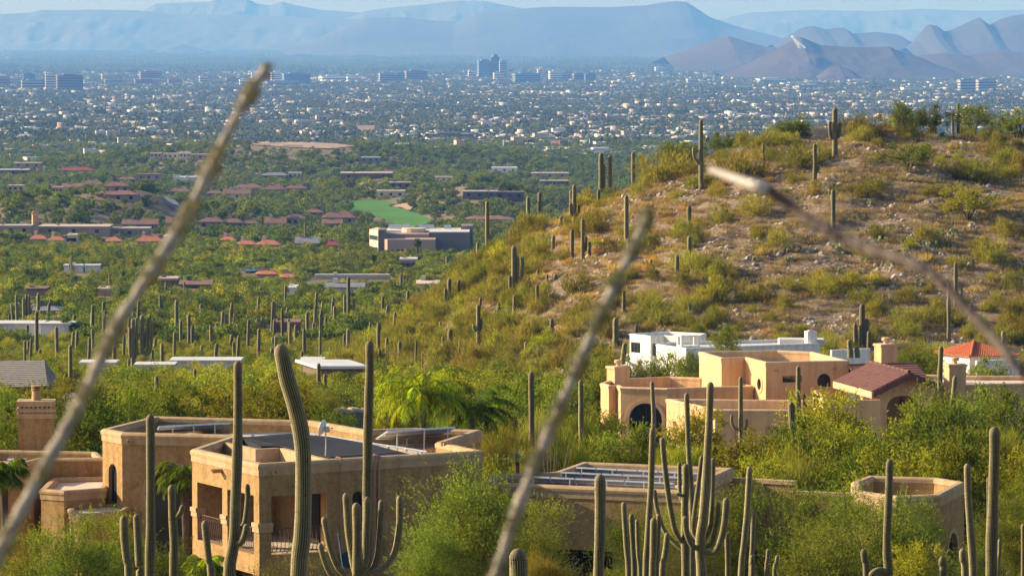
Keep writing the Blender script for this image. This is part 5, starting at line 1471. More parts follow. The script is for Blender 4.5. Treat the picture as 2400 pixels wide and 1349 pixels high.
def clump_tree(seed, W, H, n, leaf, K=14, bf=0.15, shell=0.35, trunk=True, tw=0.12):
    """mid and far tree: leaf clumps in an uneven dome, short trunk; one mesh"""
    rs = np.random.default_rng(seed)
    cen, d = dome_pts(rs, K, W, H, bf, shell)
    ci = rs.integers(0, K, n)
    c = cen[ci] + rs.normal(size=(n, 3)) * np.array([W * .085, W * .085, H * .075])
    c[:, 2] = np.maximum(c[:, 2], 0.03 * H)
    ax = unit(rs.normal(size=(n, 3)) + d[ci] * 0.6 + np.array([0, 0, 0.3]))
    s = 0.6 + 0.8 * rs.random(n)
    v, f = quads(c, ax, rs, leaf[0] * s, leaf[1] * s)
    mi = np.zeros(len(f), int)
    if trunk:
        mb = MB(); mb.tube([(0, 0, -0.5), (0.05 * W, 0, H * .25), (0.02 * W, 0.03 * W, H * .55)], [tw, tw * .8, tw * .3], 5, False)
        tv = np.array(mb.v); tf = np.array(mb.f) + len(v)
        return np.vstack([v, tv]), [f, tf], np.concatenate([mi, np.ones(len(tf), int)])
    return v, [f], mi

def mk(name, fn, leafm, barkm):
    (v, f), mb = fn
    return np_mesh(name + '_crown', v, f, [leafm]), mb.mesh(name + '_trunk', barkm, True)
NEAR = {
    'MQ': [mk('mesquite', feather_tree(11, K=38, sig=0.065, shell=0.38), L_MQ, M_BARK), mk('mesquite', feather_tree(12, K=34, sig=0.072, shell=0.4), L_MQ, M_BARK), mk('mesquite', feather_tree(13, K=52, sig=0.065, shell=0.2), L_MQ, M_BARK)],
    'MF': [mk('mesquite', feather_tree(15, K=46, T=44, Lf=9, leaf=(0.10, 0.044), sig=0.075), L_MF, M_BARK), mk('mesquite', feather_tree(16, K=40, T=48, Lf=9, leaf=(0.10, 0.044), sig=0.085), L_MF, M_BARK)],
    'PV': [mk('palo_verde', feather_tree(21, K=38, up=0.4, sig=0.062, shell=0.35), L_PV, M_BARK), mk('palo_verde', feather_tree(22, K=34, sig=0.068, shell=0.4), L_PV, M_BARK), mk('palo_verde', feather_tree(23, K=46, sig=0.055, shell=0.3), L_PV, M_BARK)],
    'DK': [mk('jojoba', feather_tree(31, W=4, H=3, K=46, leaf=(0.07, 0.045), bf=0.1, up=0.2), L_DK, M_BARK)],
    'BR': [mk('brush', brush_tree(41, W=4.5, H=4.0, n=12000, ln=0.42, wd=0.026, K=44), L_HB, M_GBARK), mk('brush', brush_tree(42, W=4.5, H=4.0, n=11000, ln=0.5, wd=0.026, K=36), L_PV, M_GBARK)],
}
NDIM = {'MF': (5.0, 4.5), 'MQ': (5.0, 4.5), 'PV': (5.0, 4.5), 'DK': (4.0, 3.0), 'BR': (4.5, 4.0)}
NAMES = {'MF': 'mesquite_tree', 'MQ': 'mesquite_tree', 'PV': 'palo_verde_tree', 'DK': 'dark_shrub', 'BR': 'broom_shrub'}
ntree = [0]
def near_tree(label, kind, D, u, v_base, w, v_top):
    p = P(u, v_base, D); z = gz(p.x, D)
    top = P(u, v_top, D).z
    H = max(top - z, 1.0); W = w / F * D
    z0 = z
    if H > W * 1.25:               # foot of the crown hidden: keep the natural proportion, stand on the ground
        H = H
    e = empty(NAMES[kind], (p.x, D, z0), rz=random.uniform(0, 6.28))
    tag(e, label, 'shrub' if kind in ('DK', 'BR') else 'tree', {'MF': 'mesquites near the houses', 'MQ': 'mesquites near the houses', 'PV': 'palo verdes near the houses', 'DK': 'dark shrubs near the houses', 'BR': 'broom shrubs near the houses'}[kind])
    cr, tr = NEAR[kind][ntree[0] % len(NEAR[kind])]; ntree[0] += 1
    bw, bh = NDIM[kind]
    k = W / bw / 1.02; Hc = bh * k * 1.02
    if H <= Hc * 1.2:
        zs = max(H / bh / 1.05, 0.55 * k)
        for nm, me in (('trunk', tr), ('crown', cr)):
            o = link(nm, me, e); o.scale = (k, k, zs)
    else:                          # tall plant: crown above crown on one stock
        o = link('trunk', tr, e); o.scale = (k, k, min(H / Hc, 1.5) * k)
        n = max(2, int(math.ceil((H - Hc) / (Hc * 0.6))) + 1)
        for i in range(n):
            c2 = NEAR[kind][(ntree[0] + i) % len(NEAR[kind])][0]
            o = link('crown', c2 if i else cr, e, (random.uniform(-.1, .1) * W, random.uniform(-.1, .1) * W, (H - Hc) * (1 - i / (n - 1)))); o.scale = (k, k, k); o.rotation_euler = (0, 0, i * 2.1)
    return e
NT = [
 ('feathery mesquite filling the gap between the tan house and the garage', 'MQ', 149, 1110, 0, 300, 1085), ('lower limb of green foliage right of the big gap mesquite', 'MQ', 152, 1235, 0, 190, 1165), ('low green mesquite left of the gap tree against the shaded wall', 'MQ', 146, 1010, 0, 190, 1215),
 ('round green bush at the bottom left corner', 'MQ', 150, 55, 0, 190, 1235), ('wide green mesquite at the bottom left below the entry', 'MQ', 148, 160, 0, 230, 1225), ('upright green bush hiding the entry doorway', 'MQ', 152, 265, 0, 190, 1195), ('green bush at the foot of the two short left cacti', 'MQ', 150, 380, 0, 170, 1270),
 ('grey-green jojoba below the balcony corner', 'DK', 140, 690, 0, 200, 1290), ('dark jojoba at the foot of the candelabra cactus', 'DK', 140, 620, 0, 150, 1315), ('brown brush below the garage opening', 'DK', 140, 1345, 0, 190, 1312), ('dark shrub against the garage wall by the blurred stem', 'DK', 154, 1265, 0, 140, 1252), ('twiggy dark brush among the lower right cacti', 'DK', 142, 1575, 0, 130, 1285),
 ('yellow broom tuft beside the round cactus tip', 'BR', 138, 1265, 0, 120, 1290), ('dry broom at the base of the thick garage cactus', 'BR', 143, 1430, 0, 120, 1320),
 ('green mesquite behind the slim cactus trio', 'MQ', 150, 1490, 0, 170, 1195), ('yellow-green mesquite behind the old woody cactus', 'MQ', 148, 1590, 0, 160, 1180), ('mesquite behind the great armed cactus', 'MQ', 150, 1690, 0, 160, 1150),
 ('sprawling mesquite left of the tower room', 'MQ', 150, 1870, 0, 290, 1130), ('dark mesquite before the tower room wall', 'MQ', 148, 2040, 0, 270, 1165), ('low mesquite beneath the sprawling one', 'MQ', 144, 1930, 0, 220, 1225), ('mesquite against the left side of the tower room', 'MQ', 157, 1992, 0, 170, 1138), ('mesquite arm over the front of the tower room', 'MQ', 155, 2130, 0, 170, 1160), ('bright yellow bush before the tower room door', 'PV', 142, 2150, 0, 140, 1265),
 ('green mesquite at the lower right edge', 'MQ', 158, 2350, 0, 150, 1160), ('bushy mesquite below the right edge cactus', 'MQ', 150, 2310, 0, 150, 1270), ('mesquite cut by the right edge', 'PV', 165, 2405, 0, 140, 1110),
 ('palo verde left of the thicket below the peach garage', 'PV', 205, 1755, 0, 180, 1010), ('mesquite in the thicket below the peach garage', 'MQ', 218, 1840, 0, 210, 975), ('tall palo verde reaching the peach courtyard wall', 'PV', 246, 1950, 0, 200, 905), ('wide palo verde in the middle of the right thicket', 'PV', 212, 1960, 0, 230, 985), ('olive palo verde in front of the plum porch', 'PV', 225, 2070, 0, 240, 965), ('olive mesquite right of the porch arch', 'MQ', 222, 2200, 0, 240, 955), ('bright green mesquite hiding the right wing', 'MQ', 258, 2180, 0, 180, 905), ('green mesquite below the small right chimney', 'MQ', 262, 2300, 0, 200, 900), ('green mesquite at the right edge below the garden wall', 'MQ', 255, 2400, 0, 170, 905), ('pale broom right of the thick tall cactus', 'BR', 225, 2330, 0, 200, 975), ('olive palo verde above the tower room', 'PV', 192, 2120, 0, 240, 1030), ('olive mesquite left above the tower room', 'MQ', 195, 2000, 0, 210, 1030), ('palo verde behind the right side of the tower room', 'PV', 196, 2250, 0, 220, 1015), ('palo verde at the right edge above the lower mesquite', 'PV', 198, 2385, 0, 190, 1030), ('low broom left of the garden wall', 'BR', 196, 1870, 0, 190, 1050), ('small palo verde right of the solar garage', 'PV', 190, 1770, 0, 150, 1065),
 ('mesquite with dark limbs below the peach arch', 'MQ', 222, 1450, 0, 190, 985), ('twisted mesquite before the left of the peach house', 'MQ', 214, 1540, 0, 180, 1010), ('yellow tree half hiding the low peach wall', 'PV', 248, 1640, 0, 150, 950), ('broom behind the solar garage', 'BR', 205, 1600, 0, 150, 1025), ('pale broom thicket right of the big palm', 'BR', 238, 1265, 0, 150, 960), ('broom thicket left of the peach house', 'BR', 250, 1345, 0, 160, 945), ('pale broom shrub below the palm fronds', 'BR', 215, 1185, 0, 140, 995), ('broom shrub beside the blurred middle stem', 'BR', 212, 1330, 0, 150, 1000), ('mesquite at the left foot of the peach house', 'MQ', 272, 1405, 0, 120, 950), ('bare pale shrub below the palm', 'BR', 200, 1240, 0, 120, 1030),
 ('bright green tree between chimney and arched tower', 'MQ', 222, 200, 0, 180, 905), ('yellow-green tree behind the left wing chimney', 'PV', 232, 110, 0, 170, 895), ('green tree at the left edge behind the wing', 'MQ', 218, 15, 0, 170, 945), ('tree behind the left corner of the arched tower', 'MQ', 250, 290, 0, 170, 905), ('yellow tree behind the back parapet', 'PV', 255, 400, 0, 190, 890), ('wide palo verde behind the tall armless cactus', 'PV', 262, 500, 0, 200, 880), ('wide palo verde left of the bent cactus', 'PV', 245, 615, 0, 200, 885), ('green shrub behind the dish', 'MQ', 240, 770, 0, 130, 945), ('broom behind the bent cactus', 'BR', 262, 720, 0, 150, 900),
 ('mesquite with black limbs right above the big palm', 'MQ', 285, 1190, 0, 170, 870), ('mesquite left of the lone brush cactus', 'MQ', 300, 1150, 0, 150, 875), ('mesquite behind the lone brush cactus', 'MQ', 295, 1300, 0, 180, 865), ('palo verde behind the big palm', 'PV', 300, 930, 0, 150, 880), ('green mesquite left below the white house', 'MQ', 330, 1390, 0, 150, 850),
 ('bushy mesquite before the white house wall', 'MQ', 382, 1560, 0, 130, 818), ('round mesquite left of the peach tower roof', 'MQ', 372, 1630, 0, 80, 825), ('bright bush left of the white house', 'PV', 398, 1425, 0, 80, 808), ('mesquite before the white terrace', 'MQ', 380, 1495, 0, 90, 838), ('round tree before the right half of the white house', 'MQ', 406, 1703, 0, 85, 762),
 ('green tree between the peach chimneys', 'MQ', 350, 2140, 0, 110, 805), ('thin tree before the red tile house', 'MQ', 345, 2325, 0, 110, 835), ('shrub left of the red tile roof', 'MQ', 360, 2180, 0, 80, 815), ('shrub below the red tile roof', 'PV', 340, 2250, 0, 80, 845), ('dark tree behind the plum roof', 'MQ', 345, 2110, 0, 80, 825),
]
for t in NT:
    t = list(t)
    if t[1] == 'MQ' and t[2] < 170: t[1] = 'MF'
    near_tree(*t)

# ---------------------------------------------------------------- palms
def frond(mb, rs, base, az, elev, L, leaflet=0.55, n=26, sag=1.0):
    """one feather frond: arching rib with drooping leaflets; returns rib points"""
    pts = []; p = Vector(base); el = elev
    for i in range(n + 1):
        pts.append(p.copy()); el -= sag * (1.9 / n) * (0.35 + 1.3 * i / n)
        p = p + Vector((math.cos(az) * math.cos(el), math.sin(az) * math.cos(el), math.sin(el))) * (L / n)
    for i in range(2, n):
        d = (pts[i + 1] - pts[i - 1]).normalized(); s = d.cross(Vector((0, 0, 1)))
        if s.length < 0.05: s = Vector((math.sin(az), -math.cos(az), 0))
        s.normalize()
        w = math.sin(math.pi * min(0.12 + 0.88 * i / n, 0.97)) ** 0.6
        for sd in (-1, 1):
            for q in range(2):
                ll = leaflet * w * (0.75 + 0.5 * rs.random())
                dr = (s * sd * (0.75 + 0.3 * rs.random()) + d * (0.45 + 0.3 * rs.random()) + Vector((0, 0, -0.55 - 0.7 * rs.random()))).normalized()
                a = pts[i] + d * (L / n) * rs.random(); b = a + dr * ll * 0.5 + Vector((0, 0, 0.04)); c = a + dr * ll + Vector((0, 0, -0.12 * ll))
                wv = d * 0.016
                mb.add([a - wv, a + wv, b + wv * 0.9, c, b - wv * 0.9], [(0, 1, 2, 3, 4)])
    return pts
def palm_mats():
    m = leaf_mat('palm_leaflet', [(0.14, 0.21, 0.012), (0.32, 0.40, 0.02), (0.52, 0.54, 0.04)], 0.5, (1.4, 1.35, 0.35))
    return m
L_PALM = palm_mats()
L_PALMD = leaf_mat('palm_leaflet_deep', [(0.05, 0.09, 0.012), (0.10, 0.16, 0.016), (0.19, 0.23, 0.022)], 0.42, (1.3, 1.3, 0.4))
def palm(label, c, r, count, seed, m, trunk_h, L=2.4):
    rs = np.random.default_rng(seed)
    e = empty('palm_tree', (c.x, c.y, c.z - trunk_h)); tag(e, label, 'palm', 'feather palms by the tan house')
    mb = MB(); mb.tube(spline([(c.x, c.y, c.z - trunk_h), (c.x + .05, c.y, c.z - trunk_h / 2), (c.x, c.y, c.z)], 8), [0.20, 0.17, 0.16, 0.15, 0.15, 0.16, 0.18, 0.12], 8); mb.build('trunk', M_BARK, e, True)
    for k in range(count):
        az = 2.399 * k + rs.uniform(-.25, .25); el = 1.25 - 1.35 * (k / count) + rs.uniform(-.12, .12)
        f = MB(); pts = frond(f, rs, c, az, el, L * rs.uniform(0.85, 1.1))
        o = f.build('frond', m, e)
        q = MB(); q.tube(pts[::3], [0.025 * (1 - i / len(pts[::3])) + 0.006 for i in range(len(pts[::3]))], 4, False); q.build('rib', M_GBARK, o)
    return e
palm('big bright feather palm behind the right end of the tan house', P(990, 930, 212), 1, 46, 5, L_PALM, 6.5, L=3.0)
palm('second darker feather palm with hanging fronds right of the big palm', P(1105, 962, 214), 1, 22, 6, L_PALMD, 5.7, L=2.9)
palm('low palm before the arched window', P(432, 1118, 169.6), 1, 18, 7, L_PALMD, 5.2, L=1.5)
palm('dark drooping palm at the left edge below the wing', P(8, 1112, 171), 1, 16, 8, L_PALMD, 5.0, L=1.35)
palm('small palm fronds beneath the balcony', P(478, 1330, 158), 1, 12, 9, L_PALM, 3.0, L=1.0)
def yucca(label, c, n, L, m):
    e = empty('yucca_plant', c - Vector((0, 0, 1.2))); tag(e, label, 'yucca')
    mb = MB(); mb.tube([c - Vector((0, 0, 1.4)), c], [0.12, 0.10], 7); mb.build('trunk', M_BARK, e)
    rr = random.Random(4)
    for k in range(n):
        az = 2.4 * k; el = rr.uniform(-0.2, 1.4)
        d = Vector((math.cos(az) * math.cos(el), math.sin(az) * math.cos(el), math.sin(el))); s = d.cross(Vector((0, 0, 1))).normalized() * 0.035
        b = MB(); t = Vector((0, 0, 0.012))
        b.add([c - s * .6, c + s * .6, c + d * L * .5 + s, c + d * L, c + d * L * .5 - s, c + d * L * .5 + t], [(0, 1, 2, 5), (2, 3, 5), (3, 4, 5), (4, 0, 5)]); b.build('leaf', m, e)
yucca('spiky yucca rosette behind the gap mesquite', P(1212, 1082, 178), 46, 0.62, leaf_mat('yucca_blade', [(0.10, 0.13, 0.07), (0.16, 0.19, 0.10), (0.24, 0.26, 0.15)], 0.15))
def wand_shrub(label, u, v_base, v_top, D, n, spread):
    """standing ocotillo: bundle of long bare canes"""
    p = P(u, v_base, D); z = gz(p.x, D); H = P(u, v_top, D).z - z
    rr = random.Random(int(u))
    e = empty('ocotillo_shrub', (p.x, D, z)); tag(e, label, 'ocotillo', 'standing ocotillo shrubs')
    for k in range(n):
        a = rr.uniform(0, 6.28); s = rr.uniform(0.2, 1) * spread; h = H * rr.uniform(0.75, 1)
        b = MB(); q = Vector((p.x, D, z - 0.1))
        b.tube(spline([q, q + Vector((math.cos(a) * s * .3, math.sin(a) * s * .3, h * .45)), q + Vector((math.cos(a) * s, math.sin(a) * s, h))], 7), [0.022, 0.02, 0.018, 0.016, 0.014, 0.011, 0.007], 4, False); b.build('cane', M_OCO_CANE, e)
M_OCO_CANE = surf('ocotillo_cane', (0.13, 0.10, 0.07), (0.22, 0.17, 0.12), 6, 0.9)
wand_shrub('bundle of bare ocotillo canes behind the garage corner', 1290, 1100, 985, 196, 26, 1.3)
wand_shrub('sparse ocotillo canes right of the big palm', 1255, 1060, 960, 225, 18, 1.4)

# ---------------------------------------------------------------- mid and far plants: prototypes
def proto(name, args, leafm, barkm=M_BARK):
    v, f, mi = args
    return np_mesh(name, v, f, [leafm, barkm], mi)
MID = [proto('mid_tree', clump_tree(50 + i, 5.0, 3.4 + 0.4 * (i % 3), 2300, (0.25, 0.13), K=20 + 3 * i), [L_MQ, L_PV, L_MQ, L_HB, L_PV][i]) for i in range(5)]
def brush_proto(seed, W, H, n, ln, wd, leafm):
    (v, f), mb = brush_tree(seed, W, H, n, ln, wd, K=24)
    tv = np.array(mb.v); tf = np.array(mb.f) + len(v)
    return np_mesh('brush', np.vstack([v, tv]), [f, tf], [leafm, M_GBARK], np.concatenate([np.zeros(len(f), int), np.ones(len(tf), int)]))
HILLP = [brush_proto(61 + i, 3.6, 2.4, 2200, 0.36, 0.055, [L_HB, L_HB, L_PV, L_HB][i]) for i in range(4)]
FARP = [proto('far_tree', clump_tree(70 + i, 7.0, 5.0, 520, (0.75, 0.42), K=12, tw=0.2), [L_VT, L_VT, L_MQ, L_VT][i]) for i in range(4)]

def scatter(n, y0, y1, wid, seed, power=1.0):
    rs = np.random.default_rng(seed)
    t = rs.random(n * 3)
    Y = y0 + (y1 - y0) * t
    X = (rs.random(n * 3) * 2 - 1) * (wid * Y + 8)
    keep = rs.random(n * 3) < (wid * Y + 8) / (wid * y1 + 8)
    return X[keep][:n], Y[keep][:n], rs
def px_of(X, Y, Z):
    """photo pixel of world points"""
    zc = Y * math.cos(PITCH) - Z * math.sin(PITCH)
    yc = Y * math.sin(PITCH) + Z * math.cos(PITCH)
    return 1200 + X / zc * F, 674.5 - yc / zc * F

KEEP = [(4, 60, 0, 318), (-60, 4, 0, 262), (9, 34, 372, 440), (28, 60, 330, 402)]       # hand-planted or built ground: x0, x1, y0, y1
def keep_px(u0, u1, d0, d1):
    KEEP.append(((u0 - 1200) / F * (d0 + d1) / 2, (u1 - 1200) / F * (d0 + d1) / 2, d0, d1))
for a in ((-60, 140, 440, 490), (130, 225, 415, 448), (745, 860, 506, 532), (700, 755, 540, 555), (398, 565, 555, 572), (312, 410, 550, 565), (185, 272, 560, 575), (-20, 165, 733, 762)): keep_px(*a)
WINDOWS = []        # things that must stay in view: u0, u1, v0, v1, distance
MASKS = []           # extra clear ground: functions of (X, Y)
def free(X, Y):
    ok = np.ones(len(X), bool)
    for x0, x1, y0, y1 in KEEP: ok &= ~((X > x0) & (X < x1) & (Y > y0) & (Y < y1))
    for fn in MASKS: ok &= ~fn(X, Y)
    return ok

def gn_scatter(name, label, X, Y, Z, scale, rot, idx, sources, zs=None):
    """one object of uncountable plants: points with instances of the given source objects"""
    n = len(X)
    me = bpy.data.meshes.new(name); me.vertices.add(n)
    me.vertices.foreach_set('co', np.stack([X, Y, Z], -1).astype(np.float32).ravel())
    for nm, arr, ty in (('sc', scale, 'FLOAT'), ('szs', np.ones(n) if zs is None else zs, 'FLOAT'), ('rot', rot, 'FLOAT'), ('pick', idx, 'INT')):
        a = me.attributes.new(nm, ty, 'POINT'); a.data.foreach_set('value', np.asarray(arr, np.float32 if ty == 'FLOAT' else np.int32))
    o = link(name, me)
    tag(o, label, kind='stuff')
    ng = bpy.data.node_groups.new(name + '_scatter', 'GeometryNodeTree')
    ng.interface.new_socket('Geometry', in_out='INPUT', socket_type='NodeSocketGeometry')
    ng.interface.new_socket('Geometry', in_out='OUTPUT', socket_type='NodeSocketGeometry')
    gi = ng.nodes.new('NodeGroupInput'); go = ng.nodes.new('NodeGroupOutput')
    iop = ng.nodes.new('GeometryNodeInstanceOnPoints')
    m2p = ng.nodes.new('GeometryNodeMeshToPoints'); ng.links.new(gi.outputs[0], m2p.inputs[0]); ng.links.new(m2p.outputs[0], iop.inputs['Points'])
    g2i = ng.nodes.new('GeometryNodeJoinGeometry')
    for s in reversed(sources):
        oi = ng.nodes.new('GeometryNodeObjectInfo'); oi.transform_space = 'ORIGINAL'; oi.inputs['Object'].default_value = s; oi.inputs['As Instance'].default_value = True
        ng.links.new(oi.outputs['Geometry'], g2i.inputs[0])
    ng.links.new(g2i.outputs[0], iop.inputs['Instance'])
    iop.inputs['Pick Instance'].default_value = True
    def named(nm, ty):
        a = ng.nodes.new('GeometryNodeInputNamedAttribute'); a.data_type = ty; a.inputs[0].default_value = nm; return a.outputs[0]
    ng.links.new(named('pick', 'INT'), iop.inputs['Instance Index'])
    cx = ng.nodes.new('ShaderNodeCombineXYZ'); ng.links.new(named('rot', 'FLOAT'), cx.inputs[2])
    e2r = ng.nodes.new('FunctionNodeEulerToRotation'); ng.links.new(cx.outputs[0], e2r.inputs[0]); ng.links.new(e2r.outputs[0], iop.inputs['Rotation'])
    sx = ng.nodes.new('ShaderNodeCombineXYZ'); a = named('sc', 'FLOAT'); b = named('szs', 'FLOAT')
    mu = ng.nodes.new('ShaderNodeMath'); mu.operation = 'MULTIPLY'; ng.links.new(a, mu.inputs[0]); ng.links.new(b, mu.inputs[1])
    ng.links.new(a, sx.inputs[0]); ng.links.new(a, sx.inputs[1]); ng.links.new(mu.outputs[0], sx.inputs[2]); ng.links.new(sx.outputs[0], iop.inputs['Scale'])
    ng.links.new(iop.outputs[0], go.inputs[0])
    md = o.modifiers.new('scatter', 'NODES'); md.node_group = ng
    return o

def plant_field(stuff_name, stuff_label, obj_name, cat, what, group, meshes, X, Y, Z, sc, zs, weights, n_ind, rs, ht=3.6, wd=2.4):
    """nearest, largest plants become objects of their own; the rest is one mass"""
    u, v = px_of(X, Y, Z); ppm = F / Y
    top = v - ht * sc * zs * ppm; hw = wd * sc * ppm
    ok = np.ones(len(X), bool)
    for (u0, u1, v0, v1, d) in WINDOWS:
        ok &= ~((Y < d) & (u + hw * .7 > u0) & (u - hw * .7 < u1) & (top < v1) & (v > v0))
    X, Y, Z, sc, zs = X[ok], Y[ok], Z[ok], sc[ok], zs[ok]
    n = len(X); idx = rs.choice(len(meshes), n, p=weights); rot = rs.random(n) * 6.28
    u, v = px_of(X, Y, Z)
    size = sc / Y * (((u > -60) & (u < 2460)) * 1.0)
    order = np.argsort(-size)
    src = {}
    for i in order[:n_ind]:
        o = link(obj_name, meshes[idx[i]], None, (X[i], Y[i], Z[i])); o.rotation_euler = (0, 0, rot[i]); o.scale = (sc[i], sc[i], sc[i] * zs[i])
        tag(o, what, cat, group); AUTO.append((o, what, u[i], v[i] - 2.0 * sc[i] * zs[i] / Y[i] * F))
        src.setdefault(int(idx[i]), o)
    for k in range(len(meshes)):
        if k not in src:
            i = order[n_ind + k]
            o = link(obj_name, meshes[k], None, (X[i], Y[i], Z[i])); tag(o, what, cat, group); src[k] = o; AUTO.append((o, what, u[i], v[i]))
    r = order[n_ind:]
    if len(r):
        gn_scatter(stuff_name, stuff_label, X[r], Y[r], Z[r], sc[r], rot[r], idx[r], [src[k] for k in range(len(meshes))], zs[r])
    return [src[k] for k in range(len(meshes))]

WINDOWS += [(0, 114, 843, 898, 462), (402, 560, 842, 848, 552), (706, 852, 845, 876, 512), (0, 160, 756, 764, 735), (776, 860, 950, 978, 300), (143, 222, 921, 960, 430), (1476, 1640, 780, 830, 410), (2192, 2224, 292, 316, 567), (1902, 1940, 300, 325, 563)]
# the hill's own shrubs, hand-placed skyline trees first
def hill_tree(label, u, v_base, w, v_top, kind='HB', D=None):
    D = D or min(hit(u, v_base), 571.0)
    p = P(u, v_base, D); z = gz(p.x, D); H = max(P(u, v_top, D).z - z, 1.0); W = w / F * D
    if kind == 'HB':
        o = link('hilltop_shrub', HILLP[0], None, (p.x, D, z - 0.1)); o.scale = (W / 3.6, W / 3.6, H / 2.4 / 0.92)
    else:
        o = empty('hilltop_tree', (p.x, D, z - 0.1)); cr, tr = NEAR['MQ' if kind == 'MQ' else 'PV'][int(u) % 3]
        for nm, me in (('trunk', tr), ('crown', cr)):
            q = link(nm, me, o); q.scale = (W / 4.6, W / 4.6, H / 4.1)
    o.rotation_euler = (0, 0, u * 1.3)
    tag(o, label, 'shrub' if kind == 'HB' else 'tree', 'trees on the hill crest')
for t in [('airy olive tree left of the two hilltop twins', 2025, 328, 115, 262), ('left of the twin hilltop trees', 2128, 322, 90, 246, 'MQ'), ('right of the twin hilltop trees', 2178, 318, 80, 248, 'MQ'), ('round bright tree right of the green bin', 2278, 318, 100, 248, 'PV'), ('tree at the right end of the hill crest', 2385, 330, 120, 258, 'MQ'), ('sparse small tree left of the candelabra crest cactus', 1868, 322, 80, 276, 'MQ'), ('yellow-green shrub left of the sparse crest tree', 1795, 350, 110, 302, 'HB'), ('dark green round shrub on the left crest', 1692, 350, 80, 312, 'MQ'), ('low green shrub on the left crest skyline', 1590, 378, 110, 330, 'PV'), ('olive shrub before the left crest', 1560, 430, 150, 352, 'HB'), ('big olive shrub under the left crest cactus', 1740, 420, 120, 345, 'HB'), ('olive shrub below the candelabra crest cactus', 1880, 400, 120, 330, 'HB'), ('yellow-green shrub below the twin hilltop trees', 2130, 400, 120, 335, 'PV'), ('olive shrub right of the bare slope', 2290, 430, 110, 365, 'HB'), ('bushy olive shrub low on the right slope', 2270, 520, 130, 440, 'PV')]:
    hill_tree(*t)
rsH = np.random.default_rng(77)
nH = 1150
Xh_ = rsH.uniform(-42, 100, nH * 2); Yh_ = rsH.uniform(404, 590, nH * 2)
Xh_ = np.concatenate([Xh_, rsH.uniform(-42, 4, 700)]); Yh_ = np.concatenate([Yh_, rsH.uniform(420, 590, 700)])
on = (hill_z(Xh_, Yh_) > base_z(Xh_, Yh_) - 0.2) & free(Xh_, Yh_) & (np.abs(Xh_) < 0.14 * Yh_ + 5)
Xh_, Yh_ = Xh_[on], Yh_[on]
hu, hv = px_of(Xh_, Yh_, ground_z(Xh_, Yh_))
# bare stony patch on the upper right slope, denser brush at the foot and on the left flank
bare = np.clip(1.0 - np.exp(-((hu - 2010) / 190) ** 2 - ((hv - 455) / 85) ** 2) * 0.92 - np.exp(-((hu - 1560) / 160) ** 2 - ((hv - 500) / 90) ** 2) * 0.65, 0.06, 1) * np.clip(0.5 + (hv - 400) / 500 + (hu < 1250) * 0.5, 0.45, 1)
k_ = rsH.random(len(Xh_)) < np.where(hu < 1270, 1.0, bare * (0.5 + 0.5 * (vnoise(Xh_, Yh_, 6.0) > -0.15)) * 0.62)
Xh_, Yh_ = Xh_[k_], Yh_[k_]
Zh_ = ground_z(Xh_, Yh_) - 0.1
sH = 0.5 + 0.65 * rsH.random(len(Xh_)) ** 1.5; zH = 0.8 + 0.5 * rsH.random(len(Xh_))
plant_field('hill_scrub', 'low olive scrub covering the rocky hill', 'hill_shrub', 'shrub', 'hill shrub', 'shrubs on the rocky hill', HILLP, Xh_, Yh_, Zh_, sH, zH, [.32, .3, .12, .26], 260, rsH)

def tuft(seed, n, L, w, m, spread=0.35):
    rs = np.random.default_rng(seed)
    a = rs.random(n) * 6.28; e = rs.uniform(0.5, 1.45, n)
    ax = np.stack([np.cos(a) * np.cos(e), np.sin(a) * np.cos(e), np.sin(e)], -1)
    ln = L * (0.5 + 0.6 * rs.random(n)); b = rs.normal(size=(n, 3)) * np.array([spread, spread, 0.02])
    v, f = quads(b + ax * ln[:, None] / 2, ax, rs, ln, w)
    return np_mesh('tuft', v, f, [m])
TUFT = [tuft(81, 150, 0.75, 0.05, L_GR, 0.3), tuft(82, 110, 0.6, 0.05, L_GR, 0.45), tuft(83, 130, 0.5, 0.05, leaf_mat('straw_brush', [(0.22, 0.155, 0.08), (0.31, 0.22, 0.115), (0.40, 0.29, 0.16)], 0.35), 0.5)]
nG = 9000
Xg_ = rsH.uniform(-40, 95, nG); Yg_ = rsH.uniform(430, 585, nG)
on = (hill_z(Xg_, Yg_) > base_z(Xg_, Yg_)) & (np.abs(Xg_) < 0.13 * Yg_ + 3)
Xg_, Yg_ = Xg_[on], Yg_[on]; gu, gv = px_of(Xg_, Yg_, ground_z(Xg_, Yg_))
gold = np.exp(-((gu - 1360) / 200) ** 2 - ((gv - 570) / 110) ** 2) + 0.5 * np.exp(-((gu - 1750) / 90) ** 2 - ((gv - 370) / 50) ** 2)
pick = np.where(rsH.random(len(Xg_)) < 0.04 + 0.7 * gold, rsH.integers(0, 2, len(Xg_)), 2)
tsrc = []
for k in range(3):
    i = int(np.nonzero(pick == k)[0][0]); o = link('grass_tuft', TUFT[k], None, (Xg_[i], Yg_[i], gz(Xg_[i], Yg_[i]))); tag(o, ['tall golden bunch grass on the hill flank', 'spreading golden bunch grass on the hill flank', 'straw-brown dry bush on the hill'][k], kind='stuff'); tsrc.append(o)
gn_scatter('dry_grass', 'golden and straw-brown dry grass tufts on the hill', Xg_, Yg_, ground_z(Xg_, Yg_) - 0.03, 0.6 + 0.9 * rsH.random(len(Xg_)), rsH.random(len(Xg_)) * 6.28, pick, tsrc)

